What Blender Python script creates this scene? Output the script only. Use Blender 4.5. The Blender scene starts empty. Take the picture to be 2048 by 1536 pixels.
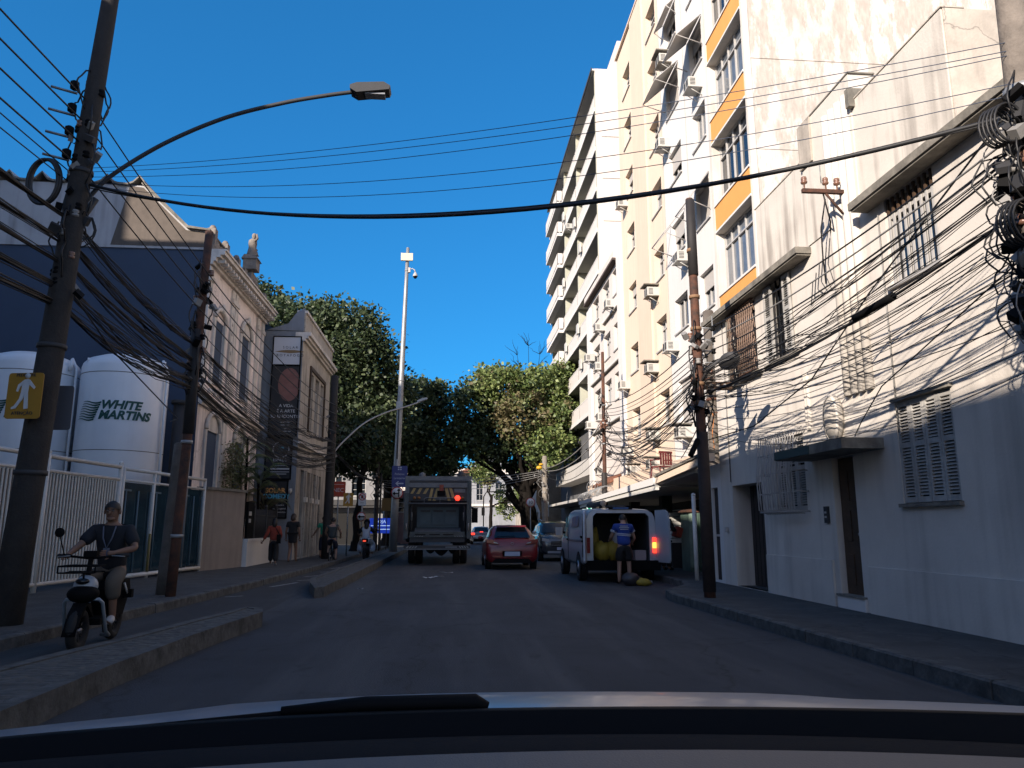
import bpy, bmesh, math, random
from mathutils import Vector, Matrix, noise as mnoise
random.seed(7)
R = math.radians
S = bpy.context.scene
COL = S.collection

# ---------------------------------------------------------------- camera, sky, sun, exposure
cd = bpy.data.cameras.new('camera'); cam = bpy.data.objects.new('camera', cd); COL.objects.link(cam)
cd.sensor_width = 36; cd.lens = 36 * 1500 / 2048; cd.clip_start = 0.05; cd.clip_end = 800
cam.location = (0, 0, 1.35); cam.rotation_euler = (R(90 + 10.83), 0, R(-4.64))
S.camera = cam
W = bpy.data.worlds.new('World'); S.world = W; W.use_nodes = True
wn = W.node_tree.nodes; wl = W.node_tree.links
bg = wn['Background']; sky = wn.new('ShaderNodeTexSky'); sky.sky_type = 'NISHITA'; sky.sun_disc = False
SUN = Vector((-1, -1.2, 0.62)).normalized()
sky.sun_elevation = math.asin(SUN.z); sky.sun_rotation = math.atan2(SUN.x, SUN.y)
sky.air_density = 1.0; sky.dust_density = 0.3; sky.ozone_density = 5.0
# deep blue opposite the sun, paler towards it
gm = wn.new('ShaderNodeGamma'); gm.inputs['Gamma'].default_value = .65; wl.new(sky.outputs[0], gm.inputs['Color'])
tint = wn.new('ShaderNodeMixRGB'); tint.blend_type = 'MULTIPLY'; tint.inputs['Fac'].default_value = 1; tint.inputs['Color2'].default_value = (.17, .945, 1.575, 1); wl.new(gm.outputs[0], tint.inputs['Color1'])
tcw = wn.new('ShaderNodeTexCoord'); dt = wn.new('ShaderNodeVectorMath'); dt.operation = 'DOT_PRODUCT'; dt.inputs[1].default_value = (.25, .95, .15); wl.new(tcw.outputs['Generated'], dt.inputs[0])
mr = wn.new('ShaderNodeMapRange'); mr.inputs['From Min'].default_value = 0; mr.inputs['From Max'].default_value = .5; wl.new(dt.outputs['Value'], mr.inputs['Value'])
pale = wn.new('ShaderNodeMixRGB'); pale.blend_type = 'MULTIPLY'; pale.inputs['Fac'].default_value = 1; pale.inputs['Color2'].default_value = (1.5, 1.27, 1.22, 1); wl.new(sky.outputs[0], pale.inputs['Color1'])
mixw = wn.new('ShaderNodeMixRGB'); wl.new(mr.outputs[0], mixw.inputs['Fac']); wl.new(pale.outputs[0], mixw.inputs['Color1']); wl.new(tint.outputs[0], mixw.inputs['Color2']); wl.new(mixw.outputs[0], bg.inputs['Color'])
bg.inputs['Strength'].default_value = 0.10
sd = bpy.data.lights.new('sun', 'SUN'); sun = bpy.data.objects.new('sun', sd); COL.objects.link(sun)
sd.energy = 5.0; sd.angle = R(0.5); sd.color = (1, 0.88, 0.75)
sun.rotation_euler = SUN.to_track_quat('Z', 'Y').to_euler(); sun.location = (-40, -50, 40)
S.view_settings.view_transform = 'Standard'; S.view_settings.look = 'None'
S.view_settings.exposure = 0.93; S.view_settings.gamma = 1
S.cycles.max_bounces = 5; S.cycles.diffuse_bounces = 3; S.cycles.transparent_max_bounces = 6

# ---------------------------------------------------------------- materials
MATS = {}; ALB = .64
def mat(name, col, rough=0.8, metal=0.0, noise=0.0, scale=4.0, col2=None, bump=0.0, bscale=30.0, streak=0.0, stcol=(.12, .11, .1), emit=None, estr=0, spec=None, coat=0):
    if name in MATS: return MATS[name]
    col = tuple(x * ALB for x in col); col2 = tuple(x * ALB for x in col2) if col2 else None; stcol = tuple(x * ALB for x in stcol)
    m = bpy.data.materials.new(name); m.use_nodes = True; n = m.node_tree.nodes; l = m.node_tree.links
    b = n['Principled BSDF']; b.inputs['Roughness'].default_value = rough; b.inputs['Metallic'].default_value = metal
    if spec is not None: b.inputs['Specular IOR Level'].default_value = spec
    if coat: b.inputs['Coat Weight'].default_value = coat; b.inputs['Coat Roughness'].default_value = 0.08
    c = tuple(col) + (1,); b.inputs['Base Color'].default_value = c
    last = None
    if noise or streak or bump:
        tc = n.new('ShaderNodeTexCoord'); co = tc.outputs['Object']
    if noise:
        t = n.new('ShaderNodeTexNoise'); t.inputs['Scale'].default_value = scale; t.inputs['Detail'].default_value = 8; t.inputs['Roughness'].default_value = .65
        l.new(co, t.inputs['Vector'])
        r = n.new('ShaderNodeValToRGB'); r.color_ramp.elements[0].position = .35; r.color_ramp.elements[1].position = .68
        c2 = tuple(col2) if col2 else tuple(x * (1 - noise) for x in col)
        r.color_ramp.elements[0].color = c2 + (1,); r.color_ramp.elements[1].color = c
        l.new(t.outputs['Fac'], r.inputs['Fac']); last = r.outputs['Color']
    if streak:
        mp = n.new('ShaderNodeMapping'); mp.inputs['Scale'].default_value = (5.0, 5.0, 0.35); l.new(co, mp.inputs['Vector'])
        t = n.new('ShaderNodeTexNoise'); t.inputs['Scale'].default_value = 1.0; t.inputs['Detail'].default_value = 5; l.new(mp.outputs[0], t.inputs['Vector'])
        t2 = n.new('ShaderNodeTexNoise'); t2.inputs['Scale'].default_value = .5; t2.inputs['Detail'].default_value = 3; l.new(co, t2.inputs['Vector'])
        mu = n.new('ShaderNodeMath'); mu.operation = 'MULTIPLY'; l.new(t.outputs['Fac'], mu.inputs[0]); l.new(t2.outputs['Fac'], mu.inputs[1])
        r = n.new('ShaderNodeValToRGB'); r.color_ramp.elements[0].position = .24; r.color_ramp.elements[1].position = .42
        r.color_ramp.elements[0].color = (0, 0, 0, 1); r.color_ramp.elements[1].color = (streak,) * 3 + (1,)
        l.new(mu.outputs[0], r.inputs['Fac'])
        mx = n.new('ShaderNodeMixRGB'); l.new(r.outputs['Color'], mx.inputs['Fac'])
        if last: l.new(last, mx.inputs['Color1'])
        else: mx.inputs['Color1'].default_value = c
        mx.inputs['Color2'].default_value = tuple(stcol) + (1,); last = mx.outputs['Color']
    if last: l.new(last, b.inputs['Base Color'])
    if bump:
        t = n.new('ShaderNodeTexNoise'); t.inputs['Scale'].default_value = bscale; t.inputs['Detail'].default_value = 6; l.new(co, t.inputs['Vector'])
        bp = n.new('ShaderNodeBump'); bp.inputs['Strength'].default_value = bump; bp.inputs['Distance'].default_value = .03
        l.new(t.outputs['Fac'], bp.inputs['Height']); l.new(bp.outputs[0], b.inputs['Normal'])
    if emit:
        b.inputs['Emission Color'].default_value = tuple(emit) + (1,); b.inputs['Emission Strength'].default_value = estr
    MATS[name] = m; return m

def glassmat(name, col, rough=.06):
    return mat(name, col, rough=rough, spec=.9, noise=.5, scale=1.3)
def peel(name, c1, c2, c3):
    c2 = tuple(x * ALB for x in c2); c3 = tuple(x * ALB for x in c3)
    """old render: worn patches with running stains"""
    m = mat(name, c1, rough=.95, noise=.3, scale=1.1, bump=.25, bscale=18)
    n = m.node_tree.nodes; l = m.node_tree.links; b = n['Principled BSDF']; tc = [x for x in n if x.type == 'TEX_COORD'][0]
    old = b.inputs['Base Color'].links[0].from_socket
    mp = n.new('ShaderNodeMapping'); mp.inputs['Scale'].default_value = (1.5, 1.5, .45); l.new(tc.outputs['Object'], mp.inputs['Vector'])
    t = n.new('ShaderNodeTexNoise'); t.inputs['Scale'].default_value = 1.3; t.inputs['Detail'].default_value = 12; t.inputs['Roughness'].default_value = .72
    l.new(mp.outputs[0], t.inputs['Vector'])
    r = n.new('ShaderNodeValToRGB'); e = r.color_ramp.elements; e[0].position = .49; e[1].position = .55; e[0].color = (0, 0, 0, 1); e[1].color = (1, 1, 1, 1)
    l.new(t.outputs['Fac'], r.inputs['Fac'])
    br = n.new('ShaderNodeTexNoise'); br.inputs['Scale'].default_value = 9; br.inputs['Detail'].default_value = 6; l.new(mp.outputs[0], br.inputs['Vector'])
    m2 = n.new('ShaderNodeMixRGB'); m2.inputs['Color1'].default_value = c2 + (1,); m2.inputs['Color2'].default_value = c3 + (1,); l.new(br.outputs['Fac'], m2.inputs['Fac'])
    mx = n.new('ShaderNodeMixRGB'); l.new(r.outputs['Color'], mx.inputs['Fac']); l.new(m2.outputs['Color'], mx.inputs['Color1']); l.new(old, mx.inputs['Color2'])
    l.new(mx.outputs['Color'], b.inputs['Base Color'])
    return m

M = dict(
 asphalt=mat('asphalt', (.058, .061, .071), .86, noise=.38, scale=.55, bump=.5, bscale=60),
 paving=mat('paving', (.105, .105, .105), .9, noise=.45, scale=1.8, bump=.4, bscale=40),
 kerb=mat('kerbstone', (.17, .17, .165), .95, noise=.65, scale=5, bump=.6, bscale=14, streak=.3, stcol=(.06, .06, .05)),
 cycle=mat('lane_asphalt', (.052, .052, .054), .9, noise=.3, scale=1.5, bump=.3, bscale=80),
 wpaint=mat('road_paint', (.45, .45, .43), .8, noise=.7, scale=12),
 cream=mat('cream_render', (.92, .85, .77), .92, noise=.16, scale=.7, streak=.45, stcol=(.42, .38, .34), bump=.1),
 creamt=mat('streaky_cream_render', (.90, .83, .74), .95, noise=.12, scale=1.5, streak=1.0, stcol=(.36, .32, .28), bump=.15),
 creamd=mat('weathered_render', (.78, .69, .59), .95, noise=.35, scale=1.4, streak=.7, stcol=(.18, .16, .14), bump=.2),
 slab=mat('weathered_concrete', (.36, .33, .28), .95, noise=.5, scale=3.5, streak=.6, stcol=(.08, .075, .07), bump=.3),
 stain=peel('peeling_render', (1.0, .92, .85), (.42, .37, .32), (.80, .72, .64)),
 white=mat('white_render', (.90, .87, .84), .9, noise=.05, scale=1, streak=.12, stcol=(.4, .36, .32)),
 peach=mat('peach_render', (.98, .79, .62), .9, noise=.06, scale=1, streak=.15, stcol=(.5, .36, .25)),
 peachd=mat('peach_pilaster', (.95, .74, .58), .9, noise=.08, scale=1, streak=.15, stcol=(.5, .36, .25)),
 orange=mat('orange_render', (.95, .44, .12), .9, noise=.08, scale=1.3, streak=.1, stcol=(.4, .2, .06)),
 pinkw=mat('pale_pink_render', (.88, .80, .74), .9, noise=.06, scale=1, streak=.2, stcol=(.4, .34, .3)),
 sidew=mat('side_render', (.90, .82, .76), .92, noise=.06, scale=.8, streak=.15, stcol=(.45, .4, .36)),
 green=mat('grey_green_render', (.66, .66, .54), .92, noise=.2, scale=1.5),
 soffit=mat('soffit', (.72, .69, .65), .92, noise=.15, scale=2),
 railp=mat('railing_panel', (.85, .80, .75), .8, noise=.1, scale=3),
 pink=mat('old_pink_render', (1.38, 1.18, 1.08), .92, noise=.18, scale=2.2, streak=.45, stcol=(.25, .2, .17), bump=.15),
 trim=mat('old_trim', (1.1, 1.0, .90), .9, noise=.25, scale=4, streak=.4, stcol=(.2, .18, .15), bump=.15),
 bluewall=mat('dark_blue_wall', (.065, .10, .17), .85, noise=.15, scale=.6),
 greywall=mat('grey_gable_wall', (.62, .61, .63), .95, noise=.12, scale=1.2, streak=.5, stcol=(.16, .14, .13)),
 tank=mat('tank_paint', (1.12, 1.14, 1.18), .42, noise=.06, scale=1.5, streak=.12, stcol=(.35, .36, .36)),
 wmetal=mat('white_metal', (.95, .93, .88), .5, noise=.15, scale=6),
 brownw=mat('brown_wall', (.40, .34, .30), .92, noise=.15, scale=2, streak=.35, stcol=(.09, .075, .06), bump=.2),
 black=mat('black_plastic', (.008, .008, .009), .7, spec=.08),
 rubber=mat('rubber', (.015, .015, .016), .85),
 cable=mat('cable_black', (.014, .014, .016), .55),
 cablel=mat('cable_grey', (.30, .29, .28), .6),
 concrete=mat('pole_concrete', (.20, .17, .145), .92, noise=.4, scale=5, bump=.3, streak=.4, stcol=(.05, .045, .04)),
 rust=mat('rusty_steel', (.17, .062, .032), .85, noise=.6, scale=6, bump=.25, col2=(.045, .026, .02)),
 darkp=mat('dark_pole_paint', (.028, .024, .024), .75, noise=.4, scale=6),
 galv=mat('galvanised_steel', (.42, .43, .44), .45, metal=.35, noise=.15, scale=5),
 dgrey=mat('dark_grey', (.05, .05, .055), .7, noise=.2, scale=4),
 frame=mat('window_frame_white', (.60, .58, .56), .6, noise=.1, scale=5),
 framed=mat('window_frame_dark', (.10, .10, .11), .6),
 glass=glassmat('window_glass', (.03, .04, .055)),
 glassl=glassmat('window_glass_pale', (.22, .25, .29), .12),
 blind=mat('roller_blind', (.62, .58, .54), .85, noise=.08, scale=6),
 wood=mat('brown_wood', (.11, .06, .03), .7, noise=.4, scale=7),
 shut=mat('old_white_shutter', (.62, .60, .57), .85, noise=.3, scale=6, streak=.4, stcol=(.2, .18, .16)),
 garage=mat('garage_brown', (.045, .032, .028), .7, noise=.3, scale=2),
 acw=mat('ac_casing', (.68, .66, .62), .6, noise=.1, scale=6),
 acg=mat('ac_grille', (.06, .06, .06), .7),
 tile=mat('roof_tile', (.30, .12, .07), .9, noise=.4, scale=8),
 bark=mat('bark', (.02, .017, .015), .95, noise=.4, scale=8, bump=.6, bscale=14, spec=.08),
 dark=mat('dark_interior', (.008, .008, .009), .9),
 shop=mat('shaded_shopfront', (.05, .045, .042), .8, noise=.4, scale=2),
 skin=mat('skin', (.26, .14, .09), .6), skinl=mat('skin_light', (.42, .25, .18), .6),
 hair=mat('hair', (.012, .009, .008), .6),
)
def wear(m, c2, sx, sy, lo, hi, f):
    n = m.node_tree.nodes; l = m.node_tree.links; b = n['Principled BSDF']; old = b.inputs['Base Color'].links[0].from_socket; tc = [x for x in n if x.type == 'TEX_COORD'][0]
    mp = n.new('ShaderNodeMapping'); mp.inputs['Scale'].default_value = (sx, sy, 1); l.new(tc.outputs['Object'], mp.inputs['Vector'])
    t = n.new('ShaderNodeTexNoise'); t.inputs['Scale'].default_value = 1; t.inputs['Detail'].default_value = 7; t.inputs['Roughness'].default_value = .6; l.new(mp.outputs[0], t.inputs['Vector'])
    r = n.new('ShaderNodeValToRGB'); e = r.color_ramp.elements; e[0].position = lo; e[1].position = hi; e[0].color = (0, 0, 0, 1); e[1].color = (f, f, f, 1); l.new(t.outputs['Fac'], r.inputs['Fac'])
    mx = n.new('ShaderNodeMixRGB'); l.new(r.outputs['Color'], mx.inputs['Fac']); l.new(old, mx.inputs['Color1']); mx.inputs['Color2'].default_value = tuple(x * ALB for x in c2) + (1,); l.new(mx.outputs['Color'], b.inputs['Base Color'])
wear(M['asphalt'], (.105, .105, .108), 1.1, .10, .48, .66, .8); wear(M['asphalt'], (.022, .022, .024), 2.6, 1.7, .60, .68, .7); wear(M['asphalt'], (.12, .12, .12), 14, 14, .66, .72, .6)
def cracks(m, sc, w, f):
    n = m.node_tree.nodes; l = m.node_tree.links; b = n['Principled BSDF']; old = b.inputs['Base Color'].links[0].from_socket; tc = [x for x in n if x.type == 'TEX_COORD'][0]
    nz = n.new('ShaderNodeTexNoise'); nz.inputs['Scale'].default_value = 2.2; nz.inputs['Detail'].default_value = 6; l.new(tc.outputs['Object'], nz.inputs['Vector'])
    ad = n.new('ShaderNodeMixRGB'); ad.blend_type = 'ADD'; ad.inputs['Fac'].default_value = .55; l.new(tc.outputs['Object'], ad.inputs['Color1']); l.new(nz.outputs['Color'], ad.inputs['Color2'])
    v = n.new('ShaderNodeTexVoronoi'); v.feature = 'DISTANCE_TO_EDGE'; v.inputs['Scale'].default_value = sc; l.new(ad.outputs['Color'], v.inputs['Vector'])
    r = n.new('ShaderNodeValToRGB'); e = r.color_ramp.elements; e[0].position = 0; e[1].position = w; e[0].color = (f, f, f, 1); e[1].color = (0, 0, 0, 1); l.new(v.outputs['Distance'], r.inputs['Fac'])
    mx = n.new('ShaderNodeMixRGB'); l.new(r.outputs['Color'], mx.inputs['Fac']); l.new(old, mx.inputs['Color1']); mx.inputs['Color2'].default_value = (.012, .012, .013, 1); l.new(mx.outputs['Color'], b.inputs['Base Color'])
cracks(M['asphalt'], .28, .008, .75); cracks(M['paving'], .6, .012, .7); cracks(M['cycle'], .35, .01, .7); cracks(M['creamd'], .5, .006, .5); cracks(M['pink'], .6, .006, .5)
wear(M['paving'], (.05, .048, .045), 1.6, 1.6, .52, .68, .8); wear(M['paving'], (.17, .165, .155), 6, 6, .6, .68, .5); wear(M['cycle'], (.10, .10, .10), 1.4, .2, .5, .68, .7)
def leafmat(name, c1, c2, c3):
    m = bpy.data.materials.new(name); m.use_nodes = True; n = m.node_tree.nodes; l = m.node_tree.links; b = n['Principled BSDF']
    g = n.new('ShaderNodeObjectInfo'); tc = n.new('ShaderNodeTexCoord'); t = n.new('ShaderNodeTexNoise'); t.inputs['Scale'].default_value = .9; t.inputs['Detail'].default_value = 4
    l.new(tc.outputs['Object'], t.inputs['Vector'])
    w = n.new('ShaderNodeTexWhiteNoise'); w.noise_dimensions = '1D'; ge = n.new('ShaderNodeNewGeometry'); l.new(ge.outputs['Random Per Island'], w.inputs['W']); w.noise_dimensions = '1D'
    mx0 = n.new('ShaderNodeMath'); mx0.operation = 'MULTIPLY_ADD'; mx0.inputs[1].default_value = .45; l.new(w.outputs['Value'], mx0.inputs[0])
    a = n.new('ShaderNodeMath'); a.operation = 'MULTIPLY'; a.inputs[1].default_value = .62; l.new(t.outputs['Fac'], a.inputs[0]); l.new(a.outputs[0], mx0.inputs[2])
    r = n.new('ShaderNodeValToRGB'); e = r.color_ramp.elements; e[0].position = .25; e[0].color = c1 + (1,); e[1].position = .75; e[1].color = c3 + (1,)
    k = e.new(.5); k.color = c2 + (1,)
    l.new(mx0.outputs[0], r.inputs['Fac']); l.new(r.outputs['Color'], b.inputs['Base Color']); b.inputs['Roughness'].default_value = .55
    tr = n.new('ShaderNodeBsdfTranslucent'); l.new(r.outputs['Color'], tr.inputs['Color']); ms = n.new('ShaderNodeMixShader'); ms.inputs[0].default_value = .22
    o = n['Material Output']; l.new(b.outputs[0], ms.inputs[1]); l.new(tr.outputs[0], ms.inputs[2]); l.new(ms.outputs[0], o.inputs['Surface'])
    MATS[name] = m; M[name] = m
leafmat('leaf_dark', (.013, .024, .010), (.032, .055, .02), (.09, .115, .05))
leafmat('leaf_bright', (.04, .065, .02), (.10, .145, .04), (.22, .26, .09))
leafmat('leaf_brown', (.07, .06, .025), (.14, .11, .055), (.14, .17, .06))
leafmat('leaf_palm', (.06, .10, .04), (.10, .16, .06), (.2, .19, .09))

# ---------------------------------------------------------------- mesh builder
class MB:
    def __init__(s): s.v = []; s.f = []; s.m = []; s.sm = []; s.mats = []
    def mi(s, m):
        if m not in s.mats: s.mats.append(m)
        return s.mats.index(m)
    def add(s, vs, fs, m, smooth=False, T=None):
        o = len(s.v); k = s.mi(m)
        s.v += [tuple(T @ Vector(p)) if T else tuple(p) for p in vs]
        for f in fs: s.f.append([i + o for i in f]); s.m.append(k); s.sm.append(smooth)
        return s
    def box(s, x0, x1, y0, y1, z0, z1, m, T=None):
        x0, x1 = min(x0, x1), max(x0, x1); y0, y1 = min(y0, y1), max(y0, y1); z0, z1 = min(z0, z1), max(z0, z1)
        vs = [(x, y, z) for z in (z0, z1) for y in (y0, y1) for x in (x0, x1)]
        return s.add(vs, [(0, 2, 3, 1), (4, 5, 7, 6), (0, 1, 5, 4), (2, 6, 7, 3), (0, 4, 6, 2), (1, 3, 7, 5)], m, T=T)
    def cbox(s, c, d, m, rot=(0, 0, 0)):
        T = Matrix.Translation(c) @ (Matrix.Rotation(rot[2], 4, 'Z') @ Matrix.Rotation(rot[1], 4, 'Y') @ Matrix.Rotation(rot[0], 4, 'X'))
        return s.box(-d[0] / 2, d[0] / 2, -d[1] / 2, d[1] / 2, -d[2] / 2, d[2] / 2, m, T)
    def tube(s, pts, r, m, n=8, caps=True, smooth=True):
        pts = [Vector(p) for p in pts]; k = len(pts); rs = r if isinstance(r, (list, tuple)) else [r] * k
        vs = []; fs = []; up = None
        for i, p in enumerate(pts):
            d = (pts[min(i + 1, k - 1)] - pts[max(i - 1, 0)])
            d = d.normalized() if d.length > 1e-9 else Vector((0, 0, 1))
            if up is None: up = Vector((0, 0, 1)) if abs(d.z) < .9 else Vector((0, 1, 0))
            a = d.cross(up).normalized(); b = a.cross(d).normalized(); up = b
            for j in range(n):
                t = 2 * math.pi * j / n; vs.append(p + (a * math.cos(t) + b * math.sin(t)) * rs[i])
        for i in range(k - 1):
            for j in range(n):
                q = (j + 1) % n; fs.append((i * n + j, i * n + q, (i + 1) * n + q, (i + 1) * n + j))
        s.add(vs, fs, m, smooth)
        if caps: s.add([vs[j] for j in range(n)], [tuple(range(n))], m); s.add([vs[(k - 1) * n + j] for j in range(n)], [tuple(reversed(range(n)))], m)
        return s
    def lathe(s, prof, m, c=(0, 0, 0), n=24, axis='z', smooth=True, T=None):
        vs = []; fs = []
        for r, h in prof:
            for j in range(n):
                t = 2 * math.pi * j / n; a, b = r * math.cos(t), r * math.sin(t)
                p = (a, b, h) if axis == 'z' else ((h, a, b) if axis == 'x' else (b, h, a))
                vs.append((p[0] + c[0], p[1] + c[1], p[2] + c[2]))
        for i in range(len(prof) - 1):
            for j in range(n):
                q = (j + 1) % n; fs.append((i * n + j, i * n + q, (i + 1) * n + q, (i + 1) * n + j))
        return s.add(vs, fs, m, smooth, T)
    def ell(s, c, r, m, n=12, k=8, T=None):
        if not isinstance(r, (tuple, list)): r = (r, r, r)
        vs = []; fs = []
        for i in range(k + 1):
            a = math.pi * i / k
            for j in range(n):
                t = 2 * math.pi * j / n; vs.append((c[0] + r[0] * math.sin(a) * math.cos(t), c[1] + r[1] * math.sin(a) * math.sin(t), c[2] - r[2] * math.cos(a)))
        for i in range(k):
            for j in range(n):
                q = (j + 1) % n; fs.append((i * n + j, i * n + q, (i + 1) * n + q, (i + 1) * n + j))
        return s.add(vs, fs, m, True, T)
    def prism(s, poly, a0, a1, m, axis='y', T=None):
        """poly of 2-D points, extruded along axis. axis y: (x,z); x: (y,z); z: (x,y)"""
        g = {'y': lambda p, a: (p[0], a, p[1]), 'x': lambda p, a: (a, p[0], p[1]), 'z': lambda p, a: (p[0], p[1], a)}[axis]
        n = len(poly); vs = [g(p, a0) for p in poly] + [g(p, a1) for p in poly]
        fs = [tuple(range(n)), tuple(range(2 * n - 1, n - 1, -1))] + [(i, (i + 1) % n, n + (i + 1) % n, n + i) for i in range(n)]
        return s.add(vs, fs, m, T=T)
    def build(s, name, parent=None, world=True, fix=True, T=None):
        me = bpy.data.meshes.new(name); vs = s.v if T is None else [tuple(T @ Vector(p)) for p in s.v]
        me.from_pydata(vs, [], s.f)
        for m in s.mats: me.materials.append(m)
        me.polygons.foreach_set('material_index', s.m); me.polygons.foreach_set('use_smooth', s.sm)
        if fix and len(s.f) < 60000:
            bm = bmesh.new(); bm.from_mesh(me); bmesh.ops.remove_doubles(bm, verts=bm.verts, dist=1e-5); bmesh.ops.recalc_face_normals(bm, faces=bm.faces); bm.to_mesh(me); bm.free()
        o = bpy.data.objects.new(name, me); COL.objects.link(o)
        if parent is not None:
            o.parent = parent
            if world: o.location = -root_loc(parent)
        return o
def pieces(name, parent, world, *fns):
    for f in fns: b = MB(); f(b); o = b.build(name, parent, world)
    return o
def root_loc(p):
    v = Vector((0, 0, 0))
    while p is not None: v += p.location; p = p.parent
    return v
def tag(o, label=None, cat=None, group=None, kind=None):
    if label: o['label'] = label
    if cat: o['category'] = cat
    if group: o['group'] = group
    if kind: o['kind'] = kind
    return o
def thing(name, label, cat, loc=(0, 0, 0), rotz=0, group=None):
    o = bpy.data.objects.new(name, None); COL.objects.link(o); o.location = loc; o.rotation_euler = (0, 0, rotz); o.empty_display_size = .2
    return tag(o, label, cat, group)
def dup(root, loc, rotz=None, label=None):
    def cp(o, par):
        c = o.copy(); COL.objects.link(c)
        if par is not None: c.parent = par
        for ch in kids.get(o, []): cp(ch, c)
        return c
    kids = {}
    def walk(o):
        kids[o] = list(o.children)
        for c in o.children: walk(c)
    walk(root)
    r = cp(root, None); r.location = loc
    if rotz is not None: r.rotation_euler = (0, 0, rotz)
    if label: r['label'] = label
    return r
def text(s, body, size, m, T, parent=None, name='lettering', ext=.004, bold=0, shear=0, sx=1.0, align='CENTER', warp=None):
    """flat lettering as a mesh; text runs along local x, up is local y, T puts it into the world"""
    c = bpy.data.curves.new(name, 'FONT'); c.body = body; c.size = size; c.extrude = ext; c.align_x = align; c.align_y = 'CENTER'; c.offset = bold; c.shear = shear; c.resolution_u = 3
    o = bpy.data.objects.new(name, c); COL.objects.link(o); bpy.context.view_layer.update()
    me = bpy.data.meshes.new_from_object(o.evaluated_get(bpy.context.evaluated_depsgraph_get())); bpy.data.objects.remove(o); bpy.data.curves.remove(c)
    vs = [Vector((v.co.x * sx, v.co.y, v.co.z)) for v in me.vertices]
    if warp: vs = [warp(v) for v in vs]
    s.add([T @ v for v in vs], [tuple(p.vertices) for p in me.polygons], m); bpy.data.meshes.remove(me)
    return s
def TM(origin, xdir, ydir):
    x = Vector(xdir).normalized(); y = Vector(ydir).normalized(); z = x.cross(y)
    m = Matrix((x, y, z)).transposed().to_4x4(); m.translation = Vector(origin); return m
def FRONT(x, y, z): return TM((x, y, z), (1, 0, 0), (0, 0, 1))          # faces -Y
# ================================================================= SETTING: ground, road, pavements, islands
def sheet(name, poly, z, m, n=None):
    b = MB(); b.add([(x, y, z) for x, y in poly], [tuple(range(len(poly)))], m); return tag(b.build(name), kind='structure')
sheet('ground', [(-300, -300), (300, -300), (300, 400), (-300, 400)], -.02, M['paving'])
sheet('road', [(-5.6, -40), (5.6, -40), (5.6, 118), (-5.6, 118)], 0, M['asphalt'])
KL = [(-5.3, -40), (-5.15, 5), (-4.85, 10.7), (-4.6, 14), (-4.41, 17.6), (-4.2, 25.5), (-4.15, 40), (-4.1, 118)]
sheet('cycle_lane', KL[:] + [(-3.2, 118), (-3.2, 40), (-3.2, 17), (-3.0, 14), (-3.0, 11.7), (-3.7, 7), (-4.1, 3), (-4.1, -40)], .004, M['cycle'])
def pave(name, line, xo, h, side):
    """raised pavement with a kerbstone along a polyline"""
    b = MB()
    for (x0, y0), (x1, y1) in zip(line[:-1], line[1:]):
        kx = .14 * side
        b.add([(x0 + kx, y0, h), (x1 + kx, y1, h), (xo, y1, h), (xo, y0, h)], [(0, 1, 2, 3)], M['paving'])
    p = tag(b.build(name), kind='structure')
    k = MB(); L = 0
    for (x0, y0), (x1, y1) in zip(line[:-1], line[1:]):
        n = max(1, int(abs(y1 - y0) / 1.0)) if y1 < 60 and y0 > -5 else 1
        for i in range(n):
            t0, t1 = i / n, (i + 1) / n; a = Vector((x0 + (x1 - x0) * t0, y0 + (y1 - y0) * t0, 0)); c = Vector((x0 + (x1 - x0) * t1, y0 + (y1 - y0) * t1, 0))
            g = (c - a).normalized() * .008; a += g; c -= g; kx = Vector((.14 * side, 0, 0)); dz = random.uniform(-.004, .006); dx = Vector((random.uniform(-.006, .006), 0, 0))
            a += dx; c += dx; up = Vector((0, 0, h + dz)); ch = Vector((.02 * side, 0, -.02))
            vs = [a, c, c + up + Vector((0, 0, -.02)), a + up + Vector((0, 0, -.02)), c + up + Vector((.02 * side, 0, 0)), a + up + Vector((.02 * side, 0, 0)), c + kx + up, a + kx + up, a + kx, c + kx]
            k.add(vs, [(0, 1, 2, 3), (3, 2, 4, 5), (5, 4, 6, 7), (7, 6, 9, 8), (0, 3, 5, 7, 8), (1, 9, 6, 4, 2)], M['kerb'])
    tag(k.build('kerb'), kind='structure')
pave('pavement', KL, -14, .15, -1)
KR = [(4.5, -40), (4.36, 4), (4.3, 7), (4.14, 14.2), (4.25, 15.0), (5.0, 16.2), (5.35, 17.5), (5.35, 46), (5.0, 50), (5.0, 118)]
pave('pavement', KR, 14, .15, 1)
# small slab pattern lines on the right pavement
def island(name, poly, h, label):
    b = MB(); n = len(poly); cx = sum(p[0] for p in poly) / n; cy = sum(p[1] for p in poly) / n
    inner = []
    for i, p in enumerate(poly):
        a = Vector(poly[i - 1]); c = Vector(poly[(i + 1) % n]); q = Vector(p); d1 = (q - a).normalized(); d2 = (c - q).normalized(); nn = Vector((-(d1.y + d2.y), d1.x + d2.x)).normalized(); inner.append((q.x + nn.x * .13, q.y + nn.y * .13))
    vs = [(x, y, 0) for x, y in poly] + [(x, y, h) for x, y in poly] + [(x, y, h) for x, y in inner] + [(x, y, h - .012) for x, y in inner]
    for i in range(n):
        j = (i + 1) % n; b.add([vs[i], vs[j], vs[n + j], vs[n + i], vs[2 * n + j], vs[2 * n + i]], [(0, 1, 2, 3), (3, 2, 4, 5)], M['kerb'])
        b.add([vs[2 * n + i], vs[2 * n + j], vs[3 * n + j], vs[3 * n + i]], [(0, 1, 2, 3)], M['kerb'])
    o = tag(b.build('kerb'), kind='structure')
    t = MB(); t.add(vs[3 * n:], [tuple(range(n))], M['cobble']); return tag(t.build(name), kind='structure')
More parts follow.
